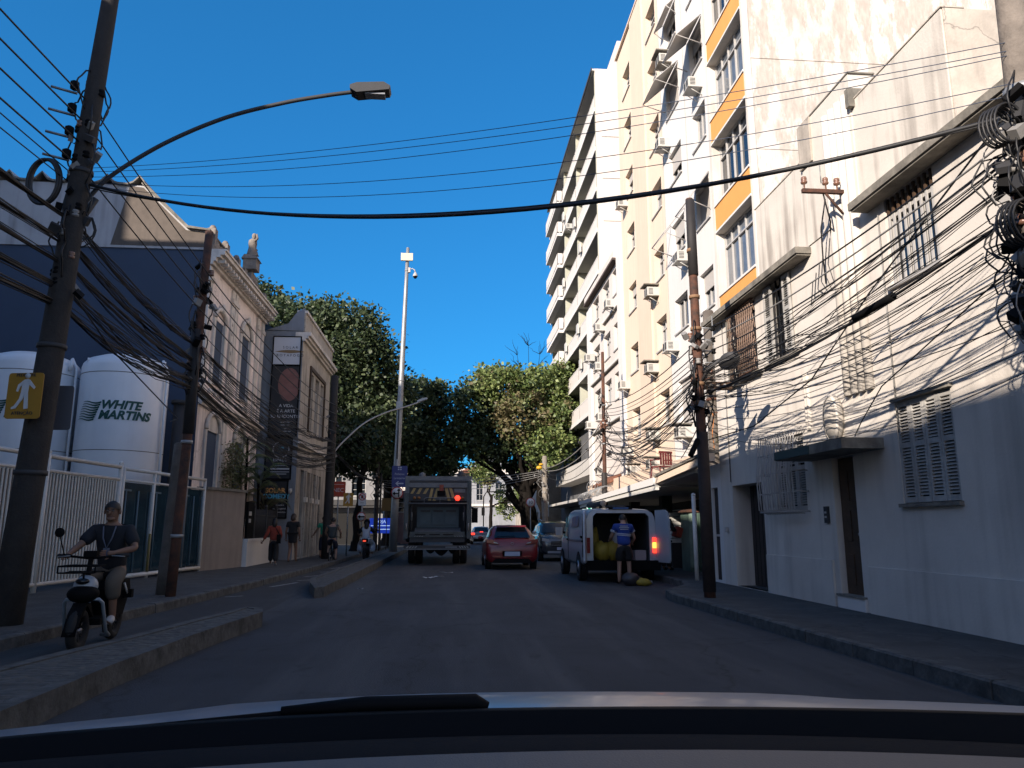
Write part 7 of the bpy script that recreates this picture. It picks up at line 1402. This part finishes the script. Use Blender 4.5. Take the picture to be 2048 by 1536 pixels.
def person(lab, loc, rotz, J, clothes, skin, hairm=None, hairlen=.0, h=1.0, child_group=None):
    """J: joint dict in metres, figure faces +Y. clothes: list of (name, chain joints with radii scale, material)"""
    t = thing('person', lab, 'person', loc, rotz); V = {k: Vector(v) * h for k, v in J.items()}
    rad = dict(pelvis=(.125, .10), waist=(.12, .09), chest=(.145, .105), upper=(.13, .09), neck=.052, skull=.075, crown=.088, top=.06, shoulderL=.062, elbowL=.043, wristL=.028, palmL=(.034, .02), hipL=.088, kneeL=.058, ankleL=.038, heelL=.04, toeL=(.04, .022))
    for k in list(rad):
        if k.endswith('L'): rad[k[:-1] + 'R'] = rad[k]
    order = ['pelvis', 'waist', 'chest', 'upper', 'neck', 'skull', 'crown', 'top']; idx = {}; pts = []; ed = []
    def addp(k, p=None, r=None): idx[k] = len(pts); pts.append((V[k] if p is None else p, r if r is not None else tuple(x * h for x in rad[k]) if isinstance(rad[k], tuple) else rad[k] * h)); return idx[k]
    prev = None
    for k in order:
        i = addp(k)
        if prev is not None: ed.append((prev, i))
        prev = i
    for s in 'LR':
        sh = addp('shoulder' + s); ed.append((idx['upper'], sh)); e = addp('elbow' + s)
        mid = len(pts); pts.append((V['shoulder' + s].lerp(V['elbow' + s], .5), .052 * h)); ed += [(sh, mid), (mid, e)]
        w = addp('wrist' + s); mid = len(pts); pts.append((V['elbow' + s].lerp(V['wrist' + s], .35), .042 * h)); ed += [(e, mid), (mid, w)]
        pl = addp('palm' + s); ed.append((w, pl)); hp = addp('hip' + s); ed.append((idx['pelvis'], hp)); kn = addp('knee' + s); mid = len(pts); pts.append((V['hip' + s].lerp(V['knee' + s], .5), .078 * h)); ed += [(hp, mid), (mid, kn)]
        an = addp('ankle' + s); mid = len(pts); pts.append((V['knee' + s].lerp(V['ankle' + s], .35), .056 * h)); ed += [(kn, mid), (mid, an)]
        to = addp('toe' + s); ed.append((an, to))
    body = skin_mesh('body', pts, ed, skin, t)
    # facial features and hands joined into the same body mesh
    b = MB(); sk, cr = V['skull'], V['crown']; up = (V['top'] - sk).normalized(); fw = Vector((0, 1, 0)); fw = (fw - up * fw.dot(up)).normalized(); rt = fw.cross(up); hc = sk.lerp(cr, .6)
    hw = .076 * h
    b.ell(tuple(hc + fw * .100 * h - up * .012 * h), (.013 * h, .022 * h, .024 * h), skin, 8, 6); b.ell(tuple(hc + fw * .078 * h - up * .055 * h), (.03 * h, .012 * h, .009 * h), mat('lips', (.16, .07, .055), .6), 10, 5); b.ell(tuple(hc - up * .085 * h + fw * .045 * h), (.05 * h, .05 * h, .03 * h), skin, 10, 6)
    for s in (-1, 1):
        b.ell(tuple(hc + fw * .080 * h + rt * s * .031 * h + up * .012 * h), (.014 * h, .010 * h, .009 * h), mat('eye_white', (.28, .26, .25), .4), 8, 5); b.ell(tuple(hc + fw * .088 * h + rt * s * .031 * h + up * .012 * h), (.006 * h, .005 * h, .006 * h), M['hair'], 6, 5); b.cbox(tuple(hc + fw * .086 * h + rt * s * .031 * h + up * .032 * h), (.035 * h, .012 * h, .008 * h), M['hair']); b.ell(tuple(hc + rt * s * .088 * h - up * .005 * h), (.012 * h, .022 * h, .03 * h), skin, 8, 6)
    for s in 'LR':
        w, p = V['wrist' + s], V['palm' + s]; d = (p - w).normalized(); side = d.orthogonal().normalized(); grip = J.get('grip' + s)
        cl = Vector(grip) if grip else (Vector((0, 1, 0)) - d * d.y).normalized() if abs(d.y) < .9 else Vector((0, 0, -1)); sd = d.cross(cl).normalized(); c0 = .9 if grip else .35
        for k in range(4):
            q0 = p + sd * (k - 1.5) * .019 * h + d * .012 * h; L = [.07, .08, .075, .058][k] * h; a1, a2, a3 = c0, c0 * 2, c0 * 2.8; q = [q0]
            for a, f in ((a1 * .4, .42), (a2 * .6, .33), (a3 * .7, .25)): q.append(q[-1] + (d * math.cos(a) + cl * math.sin(a)) * L * f)
            b.tube([tuple(x) for x in q], [.0095 * h, .009 * h, .0082 * h, .006 * h], skin, 6)
        th = p - d * .03 * h - sd * .032 * h; b.tube([tuple(th), tuple(th + (d * .6 - sd * .7 + cl * .3) * .03 * h), tuple(th + (d * .95 - sd * .7 + cl * .6) * .055 * h)], [.013 * h, .011 * h, .008 * h], skin, 6)
    o2 = b.build('tmp', None); bm = bmesh.new(); bm.from_mesh(body.data); base = len(body.data.materials); mp = {}
    for m_ in o2.data.materials:
        if m_.name not in [x.name for x in body.data.materials]: body.data.materials.append(m_)
    names = [x.name for x in body.data.materials]; remap = [names.index(m_.name) for m_ in o2.data.materials]
    for p in o2.data.polygons: p.material_index = remap[p.material_index]
    bm.from_mesh(o2.data); bm.to_mesh(body.data); bm.free(); me2 = o2.data; bpy.data.objects.remove(o2); bpy.data.meshes.remove(me2)
    # hair: shaped cap pulled down the neck as far as the photo shows
    hm = hairm or M['hair']; b = MB(); n_, k_ = 18, 12; vs = []; fs = []
    for i in range(k_ + 1):
        for j in range(n_):
            a = 2 * math.pi * j / n_; back = .5 - .5 * math.sin(a); lim = 1.25 + 1.1 * back; th_ = lim * i / k_; rr = .098 * h * (1 + .05 * mnoise.noise(Vector((a * 2, th_ * 4, loc[0])))); p = hc + up * .022 * h + (rt * math.cos(a) * .92 + fw * math.sin(a)) * rr * math.sin(th_) + up * rr * 1.08 * math.cos(th_); vs.append(tuple(p))
    fs = [(i * n_ + j, i * n_ + (j + 1) % n_, (i + 1) * n_ + (j + 1) % n_, (i + 1) * n_ + j) for i in range(k_) for j in range(n_)]; b.add(vs, fs, hm, True)
    if hairlen: bk_ = hc - fw * .06 * h; b.tube([tuple(bk_ + up * .04 * h), tuple(bk_ - up * .1 * h - fw * .01), tuple(bk_ - up * hairlen * .6 - fw * .02), tuple(bk_ - up * hairlen)], [.085 * h, .095 * h, .085 * h, .05 * h], hm, 12)
    b.build('hair', t, world=False)
    for (nm, chain, m_, lb) in clothes:
        cp = []; ce = []; ci = {}
        for (a, b_) in chain:
            for q in (a, b_):
                if q[0] not in ci:
                    nmj, rr = q; base_ = nmj.split('@'); p = V[base_[0]] if len(base_) == 1 else V[base_[0]].lerp(V[base_[1]], float(base_[2])); ci[nmj] = len(cp); cp.append((p, tuple(x * h for x in rr) if isinstance(rr, tuple) else rr * h))
            ce.append((ci[a[0]], ci[b_[0]]))
        g = skin_mesh(nm, cp, ce, m_, t)
        if lb: g['label'] = lb
    return t
def shirt(ch=(.165, .125), wa=(.15, .118), hip=(.16, .125), sl=.5, arm=.068, low='pelvis'):
    c = [(('waist@pelvis@1.3', hip), ('waist', wa)), (('waist', wa), ('chest', ch)), (('chest', ch), ('upper', (.145, .105))), (('upper', (.145, .105)), ('upper@neck@.55', .072))]
    for s in 'LR':
        c += [(('upper', (.145, .105)), ('shoulder' + s, arm + .012))]
        if sl <= 1: c += [(('shoulder' + s, arm + .012), ('shoulder%s@elbow%s@%s' % (s, s, sl), arm))]
        else: c += [(('shoulder' + s, arm + .012), ('elbow' + s, arm * .9)), (('elbow' + s, arm * .9), ('elbow%s@wrist%s@%s' % (s, s, sl - 1), arm * .85))]
    return c
def trousers(len_=1.0, r=.11, cuff=.07, wa=(.145, .118)):
    c = [(('waist@pelvis@.6', wa), ('pelvis', (.155, .125)))]
    for s in 'LR':
        c += [(('pelvis', (.155, .125)), ('hip' + s, r))]
        if len_ <= 1: c += [(('hip' + s, r), ('hip%s@knee%s@%s' % (s, s, len_), r * .95))]
        else: c += [(('hip' + s, r), ('knee' + s, (r + cuff) / 2)), (('knee' + s, (r + cuff) / 2), ('knee%s@ankle%s@%s' % (s, s, len_ - 1), cuff))]
    return c
def shoes(m_):
    o = []
    for s in 'LR': o.append(('shoe', [(('ankle%s@toe%s@.05' % (s, s), .05), ('toe' + s, (.052, .034)))], m_, None))
    return o
STAND = dict(pelvis=(0, 0, .93), waist=(0, 0, 1.05), chest=(0, .01, 1.22), upper=(0, -.01, 1.38), neck=(0, 0, 1.48), skull=(0, .015, 1.56), crown=(0, .02, 1.66), top=(0, .01, 1.72),
  shoulderL=(-.17, -.01, 1.39), elbowL=(-.23, -.04, 1.12), wristL=(-.23, .04, .88), palmL=(-.23, .06, .81), shoulderR=(.17, -.01, 1.39), elbowR=(.23, -.02, 1.12), wristR=(.24, .06, .88), palmR=(.24, .08, .81),
  hipL=(-.09, 0, .88), kneeL=(-.1, .04, .49), ankleL=(-.1, -.02, .08), toeL=(-.11, .13, .04), hipR=(.09, 0, .88), kneeR=(.1, .02, .49), ankleR=(.1, 0, .08), toeR=(.11, .15, .04), heelL=(0, 0, 0), heelR=(0, 0, 0))
def pose(**k): d = dict(STAND); d.update(k); return d
cl = lambda n, c, r=.85: mat('cloth_' + n, c, r, noise=.15, scale=12)
WALK1 = pose(kneeL=(-.09, .14, .50), ankleL=(-.1, .22, .12), toeL=(-.1, .37, .10), kneeR=(.1, .0, .49), ankleR=(.1, -.16, .12), toeR=(.1, -.02, .035), elbowL=(-.26, -.12, 1.14), wristL=(-.36, -.1, .93), palmL=(-.4, -.08, .87), elbowR=(.24, -.06, 1.12), wristR=(.2, .08, .98), palmR=(.17, .13, .97))
WALK2 = pose(kneeL=(-.08, .02, .49), ankleL=(-.08, -.14, .10), toeL=(-.08, 0, .035), kneeR=(.1, .12, .50), ankleR=(.1, .16, .09), toeR=(.11, .31, .06), wristL=(-.25, .04, .88), palmL=(-.25, .07, .81))
person('woman-length dark hair, loose red-orange top and black trousers walking away along the pavement', (-5.6, 25.0, .15), R(8), WALK1, [('top', shirt((.165, .13), (.165, .13), (.175, .14), 1.85, .075), cl('red', (.34, .05, .025)), None), ('trousers', trousers(1.9, .11, .095), cl('black', (.010, .010, .012)), None)] + shoes(M['frame']), M['skin'], hairlen=.2, h=.86)
b = MB(); b.tube([(.08, -.12, 1.2), (.2, -.16, 1.0), (.24, -.12, .85)], .012, M['black'], 5); b.cbox((.2, -.12, .82), (.12, .1, .28), M['black']); o = b.build('shoulder_bag'); o.location = (-5.62, 24.98, .17); tag(o, 'black shoulder bag hanging on the walker in the red top', 'bag')
D_ = shirt((.165, .125), (.155, .125), (.175, .145), .55, .07); D_ = D_ + [(('waist@pelvis@1.3', (.175, .145)), ('kneeL@kneeR@.5', (.185, .15)))]
D_ = [x for x in D_]
person('person in a knee-length black dress with short brown hair walking away beside the red top', (-5.5, 27.4, .15), R(-5), WALK2, [('dress', shirt((.17, .13), (.165, .13), (.18, .15), .6, .07) + [(('waist@pelvis@1.3', (.18, .15)), ('kneeL@hipR@.5', (.19, .155)))], cl('black', (.010, .010, .012)), None)] + shoes(M['dgrey']), M['skin'], hairm=mat('hair_brown', (.05, .028, .018), .6), hairlen=.12, h=.97)
person('person in a bright turquoise-green shirt mostly hidden behind the dark pole on the left', (-5.08, 31.4, .15), R(10), pose(elbowL=(-.3, .0, 1.14), wristL=(-.42, .08, .95), palmL=(-.46, .1, .9)), [('shirt', shirt(sl=.6), cl('green', (.03, .38, .24)), None), ('shorts', trousers(1.5, .11, .08), cl('navy', (.02, .025, .05)), None)] + shoes(M['dgrey']), M['skin'], h=.95)
person('person in dark clothes standing by the kiosk and reading something red', (6.1, 21.3, .15), R(-60), pose(elbowL=(-.24, .1, 1.14), wristL=(-.1, .3, 1.12), palmL=(-.05, .36, 1.13), elbowR=(.24, .08, 1.14), wristR=(.12, .3, 1.12), palmR=(.06, .36, 1.13)), [('jacket', shirt(sl=1.6), cl('black', (.010, .010, .012)), None), ('trousers', trousers(1.95), cl('charcoal', (.015, .015, .017)), None)] + shoes(M['black']), M['skin'], h=1.0)
b = MB(); b.cbox((6.5, 21.45, 1.22), (.18, .22, .28), mat('red_paper', (.5, .08, .05), .7), (0, R(20), R(20))); tag(b.build('booklet'), 'red booklet held by the dark-clothed person at the kiosk', 'booklet')
# workman leaning into the van
WM = pose(pelvis=(0, -.02, .92), waist=(0, .0, 1.05), chest=(0, .05, 1.21), upper=(0, .07, 1.36), neck=(.02, .12, 1.45), skull=(.03, .17, 1.5), crown=(.03, .21, 1.58), top=(.03, .22, 1.63), shoulderL=(-.18, .07, 1.36), shoulderR=(.18, .07, 1.36), elbowL=(-.28, .16, 1.12), wristL=(-.26, .4, 1.05), palmL=(-.25, .47, 1.04), elbowR=(.29, .12, 1.1), wristR=(.27, .33, .97), palmR=(.26, .39, .95), ankleL=(-.14, -.02, .08), toeL=(-.16, .13, .04), ankleR=(.13, 0, .08), toeR=(.15, .15, .04), kneeL=(-.12, .03, .49), kneeR=(.12, .03, .49))
wb = cl('royal_blue', (.015, .06, .34))
t = person('workman in a blue shirt with white stripes and black shorts unloading the open van', (4.24, 18.45, .0), 0, WM, [('shirt', shirt((.18, .135), (.18, .14), (.18, .145), .62, .085), wb, None), ('shorts', trousers(.92, .125, .1, (.16, .13)), cl('black', (.010, .010, .012)), None)] + shoes(M['black']), M['skinl'], h=1.0)
b = MB(); sw = mat('stripe_cloth', (.55, .58, .65), .8)
for z, w, dy in ((1.375, .1, -.055), (1.335, .12, -.072), (1.295, .1, -.086)): b.box(-w, w, dy - .005, dy + .004, z, z + .018, sw)
for z, k in ((1.2, 0), (1.165, 0)):
    pts = [(-.185 + .37 * i / 10, -.105 + .10 * (abs(i - 5) / 5) ** 2.5 - .002, z - .03 * i / 10) for i in range(11)]; b.add([(p[0], p[1], p[2] + d) for p in pts for d in (0, .02)], [(i * 2, i * 2 + 2, i * 2 + 3, i * 2 + 1) for i in range(10)], sw)
for s in (-1, 1):
    for r0 in (.42, .52):
        c0 = Vector((.18 * s, .07, 1.36)).lerp(Vector((.285 * s, .14, 1.11)), r0); b.lathe([(.089, 0), (.089, .02)], sw, n=14, T=Matrix.Translation(c0) @ Matrix.Rotation(R(-24) * s, 4, 'Y'))
b.build('shirt_stripes', t, world=False)

def spoked(par, y, r, m_tyre=.045, x=0, name='wheel', w=None):
    b = MB(); pts = [(x, y + r * math.cos(a), r + .005 + r * math.sin(a)) for a in [2 * math.pi * k / 24 for k in range(25)]]; b.tube([(p[0], y + (p[1] - y) * (1 - m_tyre / r), r + .005 + (p[2] - r - .005) * (1 - m_tyre / r)) for p in pts], m_tyre, M['rubber'], 8, caps=False); o = b.build(name, par, world=False)
    b = MB()
    for k in range(10): a = 2 * math.pi * k / 10; b.tube([(x, y, r), (x, y + r * .86 * math.cos(a), r + r * .86 * math.sin(a))], .005 if m_tyre < .03 else .012, rim, 4)
    b.lathe([(0, -.04), (.03, -.04), (.03, .04), (0, .04)], rim, c=(x, y, r), n=10, axis='x'); b.build('rim', o, world=False); return o
# cyclist riding away
BX = (-4.4, 29.3, .004)
t = thing('bicycle', 'dark bicycle ridden away from the viewer in the bike lane', 'bicycle', BX); spoked(t, -.5, .31, .02); spoked(t, .52, .31, .02)
b = MB(); b.tube([(0, -.5, .31), (0, -.08, .28), (0, .4, .75), (0, .52, .31)], .016, M['black'], 6); b.tube([(0, -.5, .31), (0, -.18, .75), (0, .38, .8)], .014, M['black'], 6); b.tube([(0, -.08, .28), (0, -.2, .85)], .015, M['black'], 6); b.build('frame', t, world=False)
b = MB(); b.tube([(-.26, .3, .98), (-.1, .38, 1.0), (.1, .38, 1.0), (.26, .3, .98)], .013, M['black'], 6); b.tube([(0, .4, .75), (0, .38, 1.0)], .014, M['black'], 6); b.build('handlebar', t, world=False); b = MB(); b.ell((0, -.22, .87), (.08, .13, .035), M['black'], 10, 6); b.build('saddle', t, world=False)
b = MB()
for s in (-1, 1): b.tube([(.06 * s, -.08, .28), (.08 * s, -.08 + .12 * s, .28 - .11 * s), (.16 * s, -.08 + .12 * s, .28 - .11 * s)], .012, M['black'], 5)
b.build('pedal', t, world=False)
RIDE = pose(pelvis=(0, -.2, .94), waist=(0, -.18, 1.06), chest=(0, -.1, 1.24), upper=(0, -.05, 1.38), neck=(0, -.02, 1.47), skull=(0, .0, 1.54), crown=(0, .02, 1.63), top=(0, .02, 1.69), shoulderL=(-.18, -.05, 1.38), shoulderR=(.18, -.05, 1.38), elbowL=(-.28, .08, 1.16), wristL=(-.25, .26, 1.02), palmL=(-.24, .31, 1.0), elbowR=(.28, .08, 1.16), wristR=(.25, .26, 1.02), palmR=(.24, .31, 1.0), hipL=(-.09, -.18, .9), hipR=(.09, -.18, .9), kneeL=(-.13, .14, .72), ankleL=(-.13, -.16, .44), toeL=(-.13, -.03, .4), kneeR=(.13, .1, .55), ankleR=(.13, .02, .2), toeR=(.13, .16, .18), gripL=(0, .3, -1), gripR=(0, .3, -1))
person('cyclist in a dark tank top and shorts riding away in the bike lane', BX, 0, RIDE, [('tank_top', shirt((.16, .12), (.15, .12), (.15, .12), .02, .06), cl('slate', (.03, .045, .05)), None), ('shorts', trousers(.95, .11, .09), cl('navy', (.02, .025, .05)), None)] + shoes(M['dgrey']), M['skinl'], h=1.0)
# motorcyclist with white cape seen from behind
MX = (-3.45, 32.2, .004)
t = thing('motorcycle', 'black motorcycle with red tail lamp ridden away beside the island', 'motorcycle', MX); spoked(t, -.55, .29, .06); spoked(t, .68, .29, .05)
b = MB(); b.ell((0, .15, .72), (.16, .3, .15), M['black'], 12, 8); b.ell((0, .05, .45), (.17, .28, .17), M['dgrey'], 12, 8); b.prism([(-.75, .78), (-.2, .74), (.0, .7), (-.2, .84), (-.7, .9)], -.11, .11, M['black'], 'x'); b.build('body', t, world=False)
b = MB(); b.box(-.06, .06, -.8, -.74, .78, .84, brake if 0 else mat('tail_red', (.5, .03, .02), .4, emit=(1, .1, .05), estr=.5)); b.build('tail_light', t, world=False); b = MB(); b.box(-.09, .09, -.84, -.82, .55, .68, M['dgrey']); b.build('number_plate', t, world=False)
b = MB(); b.tube([(-.36, .3, 1.03), (-.15, .42, 1.0), (.15, .42, 1.0), (.36, .3, 1.03)], .016, M['black'], 6); b.tube([(0, .42, 1.0), (0, .68, .3)], .035, M['dgrey'], 6); b.build('handlebar', t, world=False)
for s in (-1, 1): b = MB(); b.tube([(.3 * s, .35, 1.03), (.38 * s, .32, 1.2)], .008, M['black'], 5); b.ell((.4 * s, .32, 1.24), (.06, .02, .04), M['black'], 8, 6); b.build('mirror', t, world=False)
MR = pose(pelvis=(0, -.25, .86), waist=(0, -.23, .98), chest=(0, -.17, 1.15), upper=(0, -.12, 1.3), neck=(0, -.1, 1.39), skull=(0, -.08, 1.46), crown=(0, -.06, 1.55), top=(0, -.06, 1.6), shoulderL=(-.18, -.12, 1.3), shoulderR=(.18, -.12, 1.3), elbowL=(-.33, .02, 1.12), wristL=(-.34, .24, 1.06), palmL=(-.34, .3, 1.05), elbowR=(.33, .02, 1.12), wristR=(.34, .24, 1.06), palmR=(.34, .3, 1.05), hipL=(-.1, -.23, .82), hipR=(.1, -.23, .82), kneeL=(-.24, .1, .7), kneeR=(.24, .1, .7), ankleL=(-.24, -.02, .33), ankleR=(.24, -.02, .33), toeL=(-.25, .12, .28), toeR=(.25, .12, .28), gripL=(0, .3, -1), gripR=(0, .3, -1))
wc = cl('white', (.62, .66, .74))
def legs2(r, cuff):
    c = []
    for s in 'LR': c += [(('pelvis', (.16, .13)), ('hip' + s, r)), (('hip' + s, r), ('knee' + s, r)), (('knee' + s, r), ('ankle' + s, cuff))]
    return c
t = person('motorcyclist with long dark hair, white loose trousers and shirt seen from behind', MX, 0, MR, [('shirt', shirt((.165, .12), (.165, .125), (.19, .15), .7, .07), wc, None), ('wide_trousers', legs2(.125, .16), wc, None), ('jacket', [(('waist', (.14, .11)), ('chest', (.175, .13))), (('chest', (.175, .13)), ('upper', (.16, .115))), (('upper', (.16, .115)), ('shoulderL', .09)), (('shoulderL', .09), ('elbowL', .07)), (('upper', (.16, .115)), ('shoulderR', .09)), (('shoulderR', .09), ('elbowR', .07))], cl('black', (.010, .010, .012)), None)], M['skin'], hairlen=.3, h=1.0)
b = MB(); b.ell((0, -.06, 1.56), (.13, .14, .14), M['black'], 16, 10); b.box(-.09, .09, .06, .085, 1.48, 1.56, cg); b.build('helmet', t, world=False)

# near rider on a small electric moped coming towards the camera
RX = (-4.08, 9.35, .004)
t = thing('moped', 'small black electric moped with front rack and pale tube guards coming towards the viewer', 'moped', RX, R(180 + 4))
spoked(t, .42, .235, .055); spoked(t, -.62, .235, .055)
b = MB(); b.tube([(0, .42, .24), (0, .30, .7), (0, .24, 1.0)], .03, M['black'], 8); b.box(-.13, .13, -.45, .15, .26, .33, M['black']); b.prism([(-.75, .72), (-.2, .72), (-.15, .62), (-.3, .33), (-.6, .3), (-.8, .6)], -.12, .12, M['black'], 'x'); b.build('frame', t, world=False)
b = MB(); b.ell((0, .31, .70), (.13, .11, .12), mat('moped_white', (.45, .5, .56), .35), 14, 10); b.ell((0, .36, .62), (.17, .13, .1), M['black'], 14, 10); b.build('front_fairing', t, world=False)
b = MB(); b.ell((0, .42, .76), (.075, .05, .035), cg, 12, 8); b.build('headlight', t, world=False)
b = MB(); b.tube([(-.35, .14, 1.02), (-.28, .2, 1.03), (0, .25, 1.0), (.28, .2, 1.03), (.35, .14, 1.02)], .014, M['black'], 8)
for s in (-1, 1): b.tube([(s * .24, .2, 1.03), (s * .38, .16, 1.03)], .022, M['rubber'], 8); b.tube([(s * .22, .25, 1.03), (s * .36, .24, 1.02)], .006, M['galv'], 5)
b.cbox((.0, .24, 1.05), (.14, .08, .07), M['black']); b.build('handlebar', t, world=False)
b = MB(); b.tube([(.30, .2, 1.03), (.34, .22, 1.18), (.36, .22, 1.24)], .007, M['black'], 5); b.ell((.37, .22, 1.29), (.055, .015, .055), M['black'], 14, 8); b.build('mirror', t, world=False)
b = MB()
for i in range(5): b.tube([(-.15 + i * .075, .32, .86), (-.15 + i * .075, .62, .86)], .007, M['black'], 5)
for z, y in ((.86, .32), (.86, .62), (.93, .62), (.93, .32)): b.tube([(-.19, y, z), (.19, y, z)], .009, M['black'], 5)
for s in (-1, 1): b.tube([(s * .19, .32, .93), (s * .19, .62, .93)], .009, M['black'], 5); b.tube([(s * .19, .62, .86), (s * .19, .62, .93)], .008, M['black'], 5)
b.tube([(0, .4, .86), (0, .4, .7)], .012, M['black'], 6); b.build('front_rack', t, world=False)
b = MB()
for s in (-1, 1): b.tube([(s * .04, .36, .56), (s * .17, .36, .56), (s * .2, .33, .52), (s * .215, .2, .2), (s * .2, .05, .14), (s * .1, .0, .14)], .02, mat('guard_tube', (.32, .37, .42), .4, metal=.3), 8)
b.build('leg_guard', t, world=False)
b = MB(); b.prism([(.20, .35), (.30, .52), (.40, .5), (.62, .28), (.66, .2), (.55, .42), (.42, .53)], -.07, .07, M['black'], 'x'); b.tube([(.08, .3, .5), (.1, .42, .36)], .012, M['frame'], 5); b.build('mudguard', t, world=False)
b = MB(); b.ell((0, -.5, .78), (.14, .26, .06), M['black'], 12, 8); b.build('seat', t, world=False)
b = MB(); b.box(-.22, -.12, -.62, -.54, .5, .6, M['black']); b.tube([(-.14, -.5, .68), (-.17, -.55, .55)], .012, M['wmetal'], 5); b.build('rear_reflector_box', t, world=False)
RD = pose(pelvis=(0, -.45, .84), waist=(0, -.43, .98), chest=(0, -.38, 1.15), upper=(0, -.34, 1.31), neck=(0, -.32, 1.41), skull=(0, -.29, 1.48), crown=(0, -.28, 1.575), top=(0, -.28, 1.63), shoulderL=(-.19, -.34, 1.31), shoulderR=(.19, -.34, 1.31), elbowL=(-.32, -.22, 1.10), wristL=(-.14, -.04, 1.05), palmL=(-.08, .0, 1.05), elbowR=(.30, -.18, 1.13), wristR=(.32, .06, 1.04), palmR=(.31, .13, 1.035),
  hipL=(-.1, -.42, .80), hipR=(.1, -.42, .80), kneeL=(-.17, -.02, .74), kneeR=(.15, .0, .72), ankleL=(-.17, -.1, .32), toeL=(-.18, .04, .27), ankleR=(.14, -.12, .34), toeR=(.14, .02, .29), gripR=(0, .2, -1))
nv = cl('navy_dark', (.008, .010, .018)); kh = cl('khaki', (.13, .105, .08))
t = person('man with short dark hair in a navy shirt and khaki shorts riding the small moped', RX, R(180 + 4), RD, [('shirt', shirt((.185, .135), (.18, .14), (.175, .14), .85, .078), nv, None), ('trousers', trousers(1.55, .115, .085, (.15, .12)), kh, None)] + shoes(M['frame']), M['skin'], h=1.0)
b = MB(); b.tube([(-.07, -.24, 1.36), (-.05, -.20, 1.22), (0, -.19, 1.1), (.05, -.20, 1.22), (.07, -.24, 1.36)], .009, mat('lanyard', (.12, .14, .2), .7), 5); b.cbox((0, -.20, 1.06), (.07, .01, .09), MATS['lanyard']); b.build('lanyard', t, world=False)
